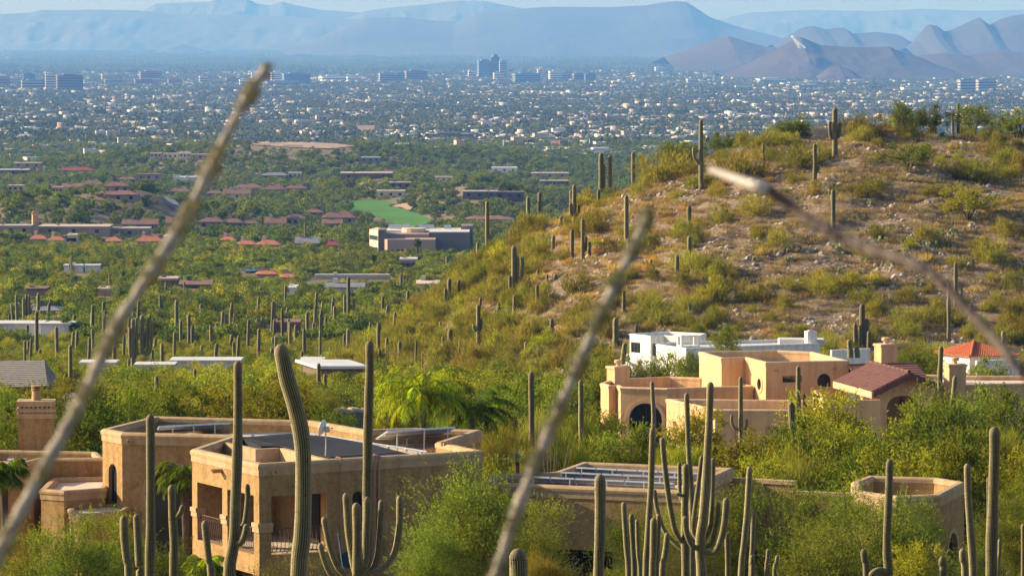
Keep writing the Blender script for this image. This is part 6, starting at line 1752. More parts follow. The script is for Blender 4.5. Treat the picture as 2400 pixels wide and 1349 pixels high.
def rock_mesh(seed, m):
    rs = np.random.default_rng(seed); bm = bmesh.new(); bmesh.ops.create_icosphere(bm, subdivisions=1, radius=0.5)
    for v in bm.verts:
        v.co *= rs.uniform(0.7, 1.2); v.co.z *= 0.7
    me = bpy.data.meshes.new('rock'); bm.to_mesh(me); bm.free(); me.materials.append(m); return me
M_ROCK = surf('pinkish_rock', (0.24, 0.19, 0.15), (0.44, 0.38, 0.32), 0.8, 0.95, c3=(0.31, 0.25, 0.20))
ROCKS = [rock_mesh(90 + i, M_ROCK) for i in range(4)]
nR = 15000
Xr = rsH.uniform(-30, 95, nR); Yr = rsH.uniform(455, 580, nR)
on = (hill_z(Xr, Yr) > base_z(Xr, Yr) + 0.3) & (np.abs(Xr) < 0.13 * Yr + 3) & (vnoise(Xr, Yr, 7.5) > -0.25)
Xr, Yr = Xr[on], Yr[on]; sR = 0.16 + 0.85 * rsH.random(len(Xr)) ** 3.2
rsrc = []
for i in range(4):
    j = int(np.argsort(-sR)[i * 3]); o = link('boulder', ROCKS[i], None, (Xr[j], Yr[j], gz(Xr[j], Yr[j]))); o.scale = (1.5, 1.3, 1.3); uu, vv = px_of(Xr[j], Yr[j], gz(Xr[j], Yr[j])); tag(o, 'pinkish boulder on the hill', 'boulder', 'boulders on the hill'); AUTO.append((o, 'pinkish boulder', float(uu), float(vv))); rsrc.append(o)
gn_scatter('scree', 'scattered pinkish stones and scree on the hill', Xr, Yr, ground_z(Xr, Yr), sR, rsH.random(len(Xr)) * 6.28, rsH.integers(0, 4, len(Xr)), rsrc)

def pear_mesh(seed):
    """prickly pear clump: flat oval pads growing on pads"""
    rr = random.Random(seed); vs = []; fs = []
    def pad(c, up, nrm, s):
        side = up.cross(nrm).normalized(); b = len(vs); n = 8
        for t, k in ((-1, 0.55), (1, 0.55)):
            vs.append(c + up * s * 0.5 + nrm * 0.03 * t)
        for k in range(n):
            a = 6.283 * k / n; vs.append(c + up * (s * 0.5 - s * 0.5 * math.cos(a)) + side * s * 0.36 * math.sin(a))
        for k in range(n): fs.append((b, b + 2 + k, b + 2 + (k + 1) % n)); fs.append((b + 1, b + 2 + (k + 1) % n, b + 2 + k))
        return c + up * s
    for k in range(9):
        c = Vector((rr.uniform(-.7, .7), rr.uniform(-.7, .7), 0)); up = Vector((rr.uniform(-.4, .4), rr.uniform(-.4, .4), 1)).normalized(); nr = Vector((rr.uniform(-1, 1), rr.uniform(-1, 1), .2)).normalized()
        nr = (nr - up * nr.dot(up)).normalized()
        t = pad(c, up, nr, rr.uniform(.28, .4))
        for j in range(rr.randint(1, 3)):
            u2 = (up + Vector((rr.uniform(-.8, .8), rr.uniform(-.8, .8), .3))).normalized(); n2 = Vector((rr.uniform(-1, 1), rr.uniform(-1, 1), .2)); n2 = (n2 - u2 * n2.dot(u2)).normalized()
            pad(t - up * 0.03, u2, n2, rr.uniform(.22, .32))
    me = bpy.data.meshes.new('prickly_pear'); me.from_pydata([tuple(v) for v in vs], [], fs); me.materials.append(M_PEAR); return me
M_PEAR = surf('prickly_pear_pad', (0.12, 0.155, 0.06), (0.22, 0.235, 0.10), 3, 0.7, coord='obj')
PEARS = [pear_mesh(i) for i in range(4)]
rp = random.Random(5)
for k in range(70):
    u = rp.choice([rp.gauss(2200, 120), rp.gauss(2050, 110), rp.gauss(1850, 160)]); v = rp.gauss(590, 60) if u > 1950 else rp.gauss(640, 50)
    D = min(hit(u, v), 570); p = P(u, v, D)
    o = link('prickly_pear', PEARS[k % 4], None, (p.x, D, gz(p.x, D) - 0.05)); s = rp.uniform(0.8, 1.5); o.scale = (s, s, s); o.rotation_euler = (0, 0, rp.uniform(0, 6))
    tag(o, 'prickly pear clump', 'cactus', 'prickly pears on the right slope of the hill'); AUTO.append((o, 'prickly pear clump', u, v))
# green bin and stone wall on the crest
p = P(2207, 318, 566); z = gz(p.x, 566)
e = empty('litter_bin', (p.x, 566, z)); tag(e, 'green litter bin on the hill crest between the trees', 'bin')
MGREEN = surf('bin_green', (0.01, 0.13, 0.10), (0.015, 0.17, 0.13), 3, .5)
mb = MB(); mb.tube([(p.x, 566, z), (p.x, 566, z + 1.0)], [0.32, 0.36], 12); mb.build('barrel', MGREEN, e)
mb = MB(); mb.tube([(p.x, 566, z + 1.0), (p.x, 566, z + 1.12), (p.x, 566, z + 1.2)], [0.40, 0.40, 0.2], 12); mb.build('lid', MGREEN, e)
mb = MB(); p = P(1918, 330, 566)
for k in range(14):
    mb2 = MB()
p0 = P(1905, 330, 564); zz0 = gz(p0.x, 564)
e = empty('stone_wall', (p0.x, 564, zz0)); tag(e, 'low stone wall on the hill crest left of the hilltop trees', 'wall')
rr = random.Random(9)
for r_ in range(4):
    for k in range(12):
        mb2 = MB(); mb2.box((p0.x + k * 0.55 + (r_ % 2) * 0.25 + rr.uniform(-.04, .04), 564 + rr.uniform(-.05, .05), zz0 + 0.15 + r_ * 0.36), (0.52, 0.5, 0.34), rr.uniform(-.06, .06)); mb2.build('stone', M_ROCK, e)

# valley floor behind the houses
rsV = np.random.default_rng(91)
X1, Y1, _ = scatter(5200, 262, 720, 0.128, 92)
ok = free(X1, Y1) & (hill_z(X1, Y1) < base_z(X1, Y1) + 0.1); X1, Y1 = X1[ok], Y1[ok]
s1 = 0.42 + 0.5 * rsV.random(len(X1)); z1 = 0.7 + 0.35 * rsV.random(len(X1))
s1 = s1 * np.where((Y1 > 520) & (X1 < 5), 0.72, 1.0)
plant_field('valley_scrub', 'dense green desert scrub on the valley floor', 'desert_tree', 'tree', 'valley desert tree', 'desert trees in the valley brush', MID, X1, Y1, ground_z(X1, Y1) - 0.1, s1, z1, [.27, .24, .2, .12, .17], 260, rsV)
# ------------------------------------------------------------------ villages in the valley
M_CREAM = surf('cream_plaster', (0.55, 0.44, 0.32), (0.62, 0.51, 0.38), 0.3, .9)
M_PINKT = surf('pink_tan_plaster', (0.33, 0.22, 0.165), (0.40, 0.27, 0.20), 0.3, .9)
M_ORANGE = surf('ochre_plaster', (0.52, 0.28, 0.13), (0.60, 0.34, 0.17), 0.3, .9)
M_BROWNT = surf('brown_roof_tile', (0.17, 0.095, 0.07), (0.25, 0.145, 0.105), 0.4, .85)
M_TERRA = surf('terracotta_roof', (0.36, 0.125, 0.07), (0.46, 0.18, 0.10), 0.4, .85)
M_REDR = surf('dark_red_roof', (0.20, 0.05, 0.04), (0.26, 0.075, 0.055), 0.4, .85)
M_GREYR = surf('grey_shingle', (0.16, 0.16, 0.165), (0.24, 0.24, 0.245), 0.4, .85)
M_TANR = surf('tan_flat_roof', (0.42, 0.34, 0.27), (0.52, 0.44, 0.36), 0.4, .85)
CLEAR_PX = []
def village_house(label, u0, u1, v_top, v_base, kind, wm, rm, depth=None, D=None, chim=True, wins=3, rz=0.0):
    """villa or town house: walls, hip or flat roof with eaves, chimney, windows"""
    D = D or hit((u0 + u1) / 2, v_base)
    a = P(u0, v_base, D); b = P(u1, v_base, D)
    w = b.x - a.x; h = P(u0, v_top, D).z - a.z; dp = depth or max(8.0, w * 0.6)
    z0 = min(gz(a.x, D), gz(b.x, D), a.z) - 0.5; zt = a.z + h
    e = empty('village_house', ((a.x + b.x) / 2, D, z0)); tag(e, label, 'house', 'houses of the valley villages')
    R = Matrix.Rotation(rz, 2)
    c = Vector(((a.x + b.x) / 2, D + dp / 2))
    def rect(x0, x1, y0, y1): return [c + R @ Vector(p) for p in ((x0, y0), (x1, y0), (x1, y1), (x0, y1))]
    rh = 0.0 if kind == 'flat' else min(h * 0.42, 2.6)
    ze = zt - rh
    base = rect(-w / 2, w / 2, -dp / 2, dp / 2)
    mb = MB(); mb.prism(base, z0, ze); mb.build('wall', wm, e)
    mb = MB()
    ev = rect(-w / 2 - .6, w / 2 + .6, -dp / 2 - .6, dp / 2 + .6)
    if kind == 'flat':
        mb.prism(rect(-w / 2 - .25, w / 2 + .25, -dp / 2 - .25, dp / 2 + .25), ze + 0.004, ze + 0.5)
    else:
        k = min(dp / 2, w / 2) * (1.0 if kind == 'hip' else 0.02)
        r1, r2 = c + R @ Vector((-w / 2 - .6 + k, 0)), c + R @ Vector((w / 2 + .6 - k, 0))
        vs = [(p.x, p.y, ze) for p in ev] + [(r1.x, r1.y, zt), (r2.x, r2.y, zt)] + [(p.x, p.y, ze - 0.25) for p in ev]
        mb.add(vs, [(0, 1, 5, 4), (1, 2, 5), (2, 3, 4, 5), (3, 0, 4), (6, 7, 1, 0), (7, 8, 2, 1), (8, 9, 3, 2), (9, 6, 0, 3), (9, 8, 7, 6)])
    rf = mb.build('roof', rm, e)
    if chim:
        q = c + R @ Vector((w * 0.25 * (1 if int(u0) % 2 else -1), 0)); mb = MB(); mb.box((q.x, q.y, zt - 0.2), (1.1, 1.0, 2.4), rz); mb.build('chimney', wm, rf)
    wf = WallFrame(base[0], base[1])
    for k in range(wins):
        s = wf.len * (k + 0.5) / wins
        if ze - z0 < 2.4: break
        mb = MB(); mb.prism([wf.pt(s - 0.7, 0, -0.02).xy, wf.pt(s + 0.7, 0, -0.02).xy, wf.pt(s + 0.7, 0, 0.04).xy, wf.pt(s - 0.7, 0, 0.04).xy][::-1], ze - 2.0, ze - 0.7); mb.build('window', M_GLASS, e)
    WINDOWS.append((u0, u1, v_top, v_top + (v_base - v_top) * 0.34, D - 1))
    KEEP.append((min(a.x, b.x) - 2, max(a.x, b.x) + 2, D - 5, D + dp + 2))
    return e
VH = village_house
for t in [
 ('cream villa with red roof at the left end of the red row', 72, 108, 549, 574, 'hip', M_CREAM, M_TERRA), ('red roofed villa second from left in the red row', 112, 150, 552, 577, 'hip', M_CREAM, M_TERRA), ('small cream tower villa right of the second red roof', 158, 178, 553, 580, 'flat', M_CREAM, M_CREAM), ('low red roof left of the biggest red villa', 245, 285, 556, 577, 'hip', M_PINKT, M_TERRA), ('biggest red roofed villa of the left row', 318, 382, 550, 585, 'hip', M_CREAM, M_TERRA), ('cream flat villa right of the biggest red roof', 384, 412, 556, 576, 'flat', M_CREAM, M_CREAM), ('red corner roof left of the dark tree', 518, 550, 553, 575, 'hip', M_CREAM, M_TERRA), ('low red roof in the middle of the right red row', 556, 600, 562, 586, 'hip', M_CREAM, M_TERRA), ('wide red roof of the right red row', 604, 656, 560, 591, 'hip', M_CREAM, M_TERRA), ('grey peaked villa left of the office block', 694, 745, 556, 588, 'gable', M_PINKT, M_GREYR), ('dark red roof between grey villa and office block', 752, 798, 564, 588, 'hip', M_PINKT, M_REDR),
 ('long tan flat building with a tower at the left edge', -20, 72, 531, 549, 'flat', M_PINKT, M_TANR), ('long low tan roof right of the tower', 90, 255, 533, 551, 'flat', M_PINKT, M_TANR), ('tan flat roofs behind the biggest red villa', 258, 350, 537, 556, 'flat', M_PINKT, M_TANR),
 ('brown gabled house below the dark ridge', 288, 368, 514, 541, 'gable', M_PINKT, M_BROWNT), ('brown house beside the slanting road', 390, 432, 508, 541, 'gable', M_PINKT, M_BROWNT), ('brown roofed town house right of the blurred stem', 468, 524, 508, 535, 'hip', M_PINKT, M_BROWNT), ('second brown town house in the middle row', 526, 568, 510, 537, 'hip', M_PINKT, M_BROWNT), ('third brown town house in the middle row', 568, 604, 512, 538, 'hip', M_PINKT, M_BROWNT), ('tan walled town house with dark windows', 622, 668, 509, 541, 'gable', M_CREAM, M_BROWNT), ('brown house left above the fairway foot', 670, 716, 500, 528, 'hip', M_PINKT, M_BROWNT), ('upper brown house beside the fairway', 718, 756, 488, 510, 'hip', M_PINKT, M_BROWNT), ('two-storey brown house next to the fairway', 756, 832, 496, 532, 'hip', M_PINKT, M_BROWNT), ('low porch house below the two-storey brown house', 756, 800, 514, 536, 'gable', M_PINKT, M_BROWNT),
 ('left house of the upper brown row', 484, 522, 444, 464, 'hip', M_PINKT, M_BROWNT), ('gabled tan house of the upper brown row', 524, 586, 443, 470, 'gable', M_CREAM, M_BROWNT), ('long roof house of the upper brown row', 550, 615, 431, 452, 'hip', M_PINKT, M_BROWNT), ('right roof house of the upper brown row', 618, 668, 433, 458, 'hip', M_PINKT, M_BROWNT), ('last house of the upper brown row', 670, 718, 433, 452, 'hip', M_PINKT, M_BROWNT),
 ('orange flat house at the left of the brown villa cluster', 122, 146, 440, 454, 'flat', M_ORANGE, M_ORANGE), ('ochre roofed villa in the brown cluster', 146, 192, 430, 448, 'gable', M_ORANGE, M_BROWNT), ('tallest brown villa of the cluster', 194, 240, 420, 446, 'hip', M_PINKT, M_BROWNT), ('wide brown villa of the cluster', 246, 302, 424, 452, 'hip', M_PINKT, M_BROWNT), ('front brown villa of the cluster', 232, 322, 447, 468, 'hip', M_PINKT, M_BROWNT),
 ('dark villa left of the white columns', 276, 318, 413, 430, 'hip', M_PINKT, M_BROWNT), ('boxy dark house above the brown cluster', 322, 376, 410, 432, 'flat', M_PINKT, M_BROWNT), ('brown house below the white columns', 398, 446, 438, 462, 'hip', M_PINKT, M_BROWNT), ('white house with chimneys in a row', 406, 470, 416, 428, 'flat', M_WHITE, M_WHITE),
 ('long dark red roof on the left ridge', 140, 220, 392, 408, 'hip', M_PINKT, M_REDR), ('tan flat house high on the left', 32, 96, 383, 397, 'flat', M_PINKT, M_TANR), ('grey roofed house at the left edge ridge', -5, 66, 399, 413, 'flat', M_BROWNW, M_GREYROOF), ('low grey house left of the orange flat house', 18, 54, 436, 448, 'flat', M_PINKT, M_TANR),
 ('tan house at the left end of the ridge line', 352, 378, 360, 376, 'flat', M_CREAM, M_TANR), ('second tan house on the ridge line', 382, 416, 361, 375, 'flat', M_CREAM, M_TANR), ('third tan house on the ridge line', 420, 446, 360, 374, 'flat', M_CREAM, M_TANR), ('long grey house on the ridge by the blurred stem', 448, 490, 363, 376, 'flat', M_PINKT, M_TANR),
 ('grey shingled house in the brush above the brown row', 612, 674, 404, 420, 'hip', M_BROWNW, M_GREYR), ('white flat house right of the grey shingled one', 676, 706, 406, 417, 'flat', M_CREAM, M_WDECK), ('long low brown house above the fairway', 798, 918, 407, 422, 'flat', M_BROWNW, M_TANR), ('small red peak above the long brown house', 896, 922, 397, 409, 'hip', M_PINKT, M_REDR), ('low tan roof right above the fairway', 912, 962, 429, 443, 'flat', M_BROWNW, M_TANR), ('cream house right of the fairway top', 884, 948, 449, 462, 'flat', M_CREAM, M_CREAM), ('long brown house right of the fairway', 1085, 1165, 450, 468, 'flat', M_BROWNW, M_TANR), ('dark brown house among trees right of the fairway', 1160, 1228, 452, 470, 'flat', M_BROWNW, M_BROWNT), ('brown house left of the hill skyline', 1266, 1332, 425, 442, 'flat', M_BROWNW, M_TANR), ('white house among the far trees', 1152, 1212, 394, 407, 'flat', M_WHITE, M_WHITE), ('pink house on the far tree line', 1246, 1332, 407, 419, 'flat', M_PINKT, M_TANR), ('lavender grey house above the long brown house', 846, 890, 370, 384, 'flat', M_GREYR, M_GREYROOF), ('tan town house left of the hill skyline cacti', 1092, 1200, 506, 524, 'hip', M_PINKT, M_BROWNT), ('tan flat row left of the skyline cactus', 1020, 1060, 416, 428, 'flat', M_CREAM, M_TANR),
 ('white terrace house in the valley brush at left', 150, 232, 625, 640, 'flat', M_WHITE, M_WDECK, 5), ('terracotta hipped house right of the blue pool', 602, 648, 634, 652, 'hip', M_PINKT, M_TERRA), ('second terracotta hipped house right of the pool', 660, 694, 641, 660, 'hip', M_PINKT, M_TERRA), ('long white garden wall house', 740, 920, 647, 656, 'flat', M_CREAM, M_WDECK, 2.0), ('grey roofed house with a white porch', 762, 850, 664, 684, 'gable', M_WHITE, M_GREYR), ('white roofed house right of the palms', 938, 976, 610, 627, 'flat', M_PINKT, M_WDECK), ('tan roof at the foot of the flank brush', 980, 1026, 658, 672, 'gable', M_CREAM, M_CREAM), ('low brown roof right of the blurred stem', 370, 416, 656, 670, 'flat', M_BROWNW, M_TANR), ('brown roofed house in the middle brush', 424, 492, 658, 676, 'gable', M_BROWNW, M_BROWNT), ('small brown house at left in the brush', 58, 108, 680, 694, 'flat', M_PINKT, M_BROWNT), ('grey roofed house among left cacti', 78, 138, 718, 738, 'hip', M_BROWNW, M_GREYR), ('brown roofed house with cars behind the cacti', 640, 700, 760, 778, 'flat', M_BROWNW, M_BROWNT), ('tiny white house in the brush below the pool', 678, 694, 677, 692, 'flat', M_WHITE, M_WHITE), ('tan house left of the villa row', 230, 262, 680, 694, 'flat', M_PINKT, M_TANR)]:
    VH(*t)
# tower chimney, chimneys of the white house
mb = MB(); D = hit(82, 545); p = P(82, 545, D); mb.box((p.x, p.y, p.z + 2.6), (2.0, 2.0, 8.6), 0.3); o = mb.build('bell_tower', M_ORANGE); tag(o, 'ochre tower with a curved top at the long tan building', 'tower')
mb = MB(); mb.tube([(p.x + 1.3, p.y - 1, p.z + 6.6), (p.x + 0.9, p.y - 1, p.z + 7.6), (p.x - 0.4, p.y - 1, p.z + 7.9), (p.x - 1.0, p.y - 1, p.z + 6.9)], 0.35, 6); mb.build('arched_top', M_ORANGE, o)
for i, u in enumerate((376, 409, 417, 438, 461)):
    D = hit(u, 428); p = P(u, 428, D); mb = MB(); s = 1.6 if u != 461 else 2.4; mb.box((p.x, p.y, p.z + 2.0), (s, s, 5.2), 0.1); mb.box((p.x, p.y, p.z + 4.7), (s + .4, s + .4, 0.3), 0.1); o = mb.build('white_column', M_WHITE); tag(o, ['leftmost lone', 'first of the close pair of', 'second of the close pair of', 'fourth', 'thickest right'][i] + ' white chimney column on the village ridge', 'column')
# office block
def office():
    D = hit(985, 592)
    e = empty('office_block', P(985, 592, D)); tag(e, 'flat-roofed office block with pale wing below the golf fairway', 'building')
    MW = surf('pinkish_block_wall', (0.34, 0.24, 0.19), (0.40, 0.285, 0.225), 0.2, .9); MDK = surf('brown_block_wall', (0.19, 0.15, 0.125), (0.24, 0.19, 0.155), .2, .9)
    def pr(u0, u1, vt, vb, y0, y1, m, name='wall'):
        a, b = P(u0, vb, D + y0), P(u1, vb, D + y0); zt = P(u0, vt, D + y0).z
        mb = MB(); mb.prism([a.xy, b.xy, Vector((b.x, D + y1)), Vector((a.x, D + y1))], a.z - 3, zt); o = mb.build(name, m, e); return o, WallFrame(a.xy, b.xy), zt
    _, wf, zt = pr(908, 1020, 561, 592, 0, 22, MW)
    for s, z in ((0.10, 3.4), (0.23, 3.4), (0.32, 3.4), (0.48, 3.4), (0.7, 3.4)):
        mb = MB(); x = wf.len * s; mb.prism([wf.pt(x - .5, 0, 0.03).xy, wf.pt(x + .5, 0, 0.03).xy, wf.pt(x + .5, 0, -.02).xy, wf.pt(x - .5, 0, -.02).xy], zt - z - .9, zt - z); mb.build('window', M_GLASS, e)
    a0, a1 = P(889, 592, D + 0.2).xy, P(908, 592, D - 0.02).xy
    mb = MB(); mb.prism([a0 + Vector((0, 9)), a1, a1 + Vector((0, 12)), a0 + Vector((0.5, 14))], e.location.z - 3, zt - 0.02); mb.build('wall', MW, e)
    b0, b1 = P(866, 575, D + 12), P(886, 575, D + 4); ztw = P(866, 537, D + 12).z
    mb = MB(); mb.prism([b0.xy, b1.xy, b1.xy + Vector((2, 14)), b0.xy + Vector((2, 14))], e.location.z - 3, ztw); mb.build('wing', M_CREAM, e)
    wf2 = WallFrame(b0.xy, b1.xy)
    for k in range(2):
        mb = MB(); mb.prism([wf2.pt(0.3, 0, 0.04).xy, wf2.pt(wf2.len - .3, 0, 0.04).xy, wf2.pt(wf2.len - .3, 0, -.02).xy, wf2.pt(0.3, 0, -.02).xy], ztw - 3.4 - 3.9 * k, ztw - 1.9 - 3.9 * k); mb.build('window', surf('green_glass', (0.02, 0.05, 0.045), (0.03, 0.07, 0.06), 1, .1), e)
    o, wf4, z4 = pr(887, 903, 538, 575, 5, 18, MDK)
    o, wf3, z3 = pr(1005, 1100, 545, 580, 14, 40, MDK); mb = MB(); mb.prism([wf3.pt(0, 0, .3).xy, wf3.pt(wf3.len, 0, .3).xy, wf3.pt(wf3.len, 0, -26).xy, wf3.pt(0, 0, -26).xy][::1], z3 + 0.004, z3 + 0.3); mb.build('roof', M_WDECK, e)
    pr(1080, 1108, 529, 575, 30, 44, MDK); pr(903, 1006, 548, 575, 12.5, 44, MW)
    a, b = P(905, 540, D + 26), P(1080, 541, D + 26); mb = MB(); mb.prism([a.xy, b.xy, b.xy + Vector((0, 18)), a.xy + Vector((0, 18))], a.z - 2, a.z); mb.build('roof', M_WDECK, e)
    c = P(970, 545, D + 24); mb = MB(); mb.tube([(c.x, c.y, c.z - 2), (c.x, c.y, c.z + 1.6)], 4.2, 16); mb.build('roof_drum', M_CREAM, e)
    rr = random.Random(3)
    for k in range(10):
        c = P(rr.uniform(915, 1075), 540, D + rr.uniform(28, 42)); mb = MB(); mb.box((c.x, c.y, a.z + 0.7), (rr.uniform(1.5, 3), 2, 1.4), 0); mb.build('roof_unit', M_METAL, e)
    WINDOWS.append((868, 1106, 532, 584, D - 1))
    KEEP.append((P(860, 560, D).x, P(1112, 560, D).x, D - 12, D + 48))
office()
# fairway, dirt lot, road and pool: sheets draped on the ground
def drape(name, label, pts, m, lift=0.25, n=26, keepout=True, kind='structure'):
    """polygon given in photo pixels laid on the ground as a fine sheet"""
    poly = []
    for u, v in pts:
        d = hit(u, v); r = P(u, v, d); poly.append((r.x, d))
    poly = np.array(poly)
    x0, y0 = poly.min(0); x1, y1 = poly.max(0)
    def inside(X, Y):
        c = np.zeros(np.shape(X), bool); j = len(poly) - 1
        for i in range(len(poly)):
            xi, yi = poly[i]; xj, yj = poly[j]
            c ^= ((yi > Y) != (yj > Y)) & (X < (xj - xi) * (Y - yi) / (yj - yi + 1e-9) + xi); j = i
        return c
    tri = tessellate_polygon([[Vector((x, y, 0)) for x, y in poly]])
    bm = bmesh.new(); vs = [bm.verts.new((x, y, 0)) for x, y in poly]
    for t in tri:
        try: bm.faces.new([vs[i] for i in t])
        except ValueError: pass
    for k in range(4):
        bmesh.ops.subdivide_edges(bm, edges=[e for e in bm.edges if e.calc_length() > (x1 - x0 + y1 - y0) / n], cuts=1, use_grid_fill=True)
    bmesh.ops.triangulate(bm, faces=bm.faces)
    for v in bm.verts: v.co.z = gz(v.co.x, v.co.y) + lift
    bmesh.ops.recalc_face_normals(bm, faces=bm.faces)
    me = bpy.data.meshes.new(name); bm.to_mesh(me); bm.free(); me.materials.append(m)
    for p in me.polygons: p.use_smooth = True
    o = link(name, me); tag(o, label, kind=kind)
    if keepout:
        MASKS.append(lambda X, Y: inside(X, Y))
    return o, inside
M_TURF = surf('fairway_turf', (0.035, 0.11, 0.010), (0.065, 0.175, 0.016), 0.025, .9, c3=(0.05, 0.14, 0.013))
drape('golf_fairway', 'bright green golf fairway', [(790, 484), (820, 476), (862, 471), (905, 473), (928, 480), (912, 488), (938, 491), (980, 503), (1012, 521), (1006, 531), (955, 534), (915, 529), (893, 514), (862, 502), (815, 496)], M_TURF, 0.5)
drape('sandy_slope', 'tan sandy bank beside the fairway', [(915, 489), (945, 481), (972, 486), (960, 496), (940, 491)], surf('sand_bank', (0.30, 0.21, 0.12), (0.38, 0.27, 0.16), 0.05, .95), 0.9)
drape('dirt_lot', 'bare tan dirt lot at the city edge', [(560, 334), (620, 330), (700, 331), (790, 338), (830, 345), (780, 350), (690, 348), (600, 342)], surf('bare_dirt', (0.34, 0.23, 0.16), (0.42, 0.29, 0.20), 0.004, .95), 0.5)
M_ROAD = surf('asphalt', (0.07, 0.07, 0.075), (0.10, 0.10, 0.105), 0.2, .9)
drape('road', 'road slanting down the ridge beside the pale wall', [(368, 466), (378, 466), (402, 482), (428, 502), (424, 506), (396, 488)], M_ROAD, 0.4)
drape('rocky_verge', 'pale rock cut beside the slanting road', [(380, 462), (392, 461), (412, 474), (420, 486), (408, 484), (392, 474)], surf('pale_cut_rock', (0.42, 0.36, 0.31), (0.55, 0.48, 0.42), 0.1, .95), 0.7)
o, _ = drape('swimming_pool', 'blue swimming pool in the valley brush', [(566, 634), (606, 631), (612, 638), (570, 641)], surf('pool_water', (0.02, 0.20, 0.55), (0.03, 0.25, 0.62), 0.3, .08, spec=.5), 0.5)

WINDOWS += [(830, 905, 475, 492, 2400), (880, 945, 492, 518, 2400), (930, 1000, 508, 528, 2400), (566, 612, 632, 640, 1200), (370, 425, 462, 500, 1790), (590, 820, 333, 347, 4300)]
# ------------------------------------------------------------------ trees of the valley villages and the far plain
rsF = np.random.default_rng(131)
X2, Y2, _ = scatter(7600, 690, 1500, 0.127, 132)
ok = free(X2, Y2) & (hill_z(X2, Y2) < base_z(X2, Y2) + 0.1); X2, Y2 = X2[ok], Y2[ok]
s2 = 0.55 + 0.65 * rsF.random(len(X2)); z2 = 0.8 + 0.4 * rsF.random(len(X2))
V1 = [proto('valley_tree', clump_tree(150 + i, 5.0, 3.6, 1100, (0.36, 0.20), K=14 + 2 * i), [L_MQ, L_VT, L_PV, L_VT][i]) for i in range(4)]
plant_field('valley_brush', 'green brush and small trees of the middle valley', 'valley_tree', 'tree', 'middle valley tree', 'trees of the middle valley', V1, X2, Y2, ground_z(X2, Y2) - .1, s2, z2, [.35, .25, .2, .2], 60, rsF, 3.6, 2.4)
X3, Y3, _ = scatter(24000, 1480, 4300, 0.127, 133)
ok = free(X3, Y3) & (vnoise(X3, Y3, 55.0) > -0.75); X3, Y3 = X3[ok], Y3[ok]
s3 = 0.5 + 0.65 * rsF.random(len(X3)); z3 = 0.8 + 0.5 * rsF.random(len(X3))
PLAIN_SRC = plant_field('plain_trees', 'belt of dark green trees between villages and city', 'plain_tree', 'tree', 'far village tree', 'trees of the far villages', FARP, X3, Y3, ground_z(X3, Y3) - .1, s3, z3, [.3, .3, .15, .25], 60, rsF, 5.0, 3.4)
X6, Y6, _ = scatter(19000, 1250, 4300, 0.127, 135)
ok = np.ones(len(X6), bool)
for fn in MASKS: ok &= ~fn(X6, Y6)
X6, Y6 = X6[ok], Y6[ok]
gn_scatter('low_scrub', 'low dark scrub on the village ridges', X6, Y6, ground_z(X6, Y6) - .05, 0.30 + 0.25 * rsF.random(len(X6)), rsF.random(len(X6)) * 6.28, rsF.integers(0, 4, len(X6)), PLAIN_SRC, 0.6 + 0.3 * rsF.random(len(X6)))
def fan_palm(label, u, v_base, v_top, D=None):
    D = D or hit(u, v_base); p = P(u, v_base, D); t = P(u, v_top, D); H = t.z - p.z; k = H * 0.2
    e = empty('fan_palm', p); tag(e, label, 'palm', 'fan palms in the villages')
    mb = MB(); mb.tube([p - Vector((0, 0, .5)), p + Vector((0.1, 0, H * .5)), p + Vector((0, 0, H * .82))], [0.35, 0.28, 0.24], 6); mb.build('trunk', M_BARK, e)
    rs = np.random.default_rng(int(u)); n = 130
    a = rs.random(n) * 6.28; el = rs.uniform(-1.0, 1.4, n); ax = np.stack([np.cos(a) * np.cos(el), np.sin(a) * np.cos(el), np.sin(el)], -1)
    v, f = quads(np.array(p + Vector((0, 0, H * .84))) + ax * k * .55, ax, rs, k * 1.0, k * .28)
    o = link('crown', np_mesh('crown', v - np.array(p), f, [L_VT]), e)
for t in [('tall fan palm right of the villa row', 978, 618, 560), ('fan palm with brown skirt left of the office palms', 876, 645, 597), ('shaggy fan palm below the office block', 822, 620, 592), ('fan palm by the white roofed house', 931, 622, 598), ('fan palm in the left valley brush', 288, 672, 634), ('short fan palm at left among cacti', 97, 648, 610), ('fan palm near the left villa row', 236, 545, 520), ('fan palm in front of the dark ridge', 357, 412, 388), ('palm behind the blurred stem', 358, 622, 594)]: fan_palm(*t)

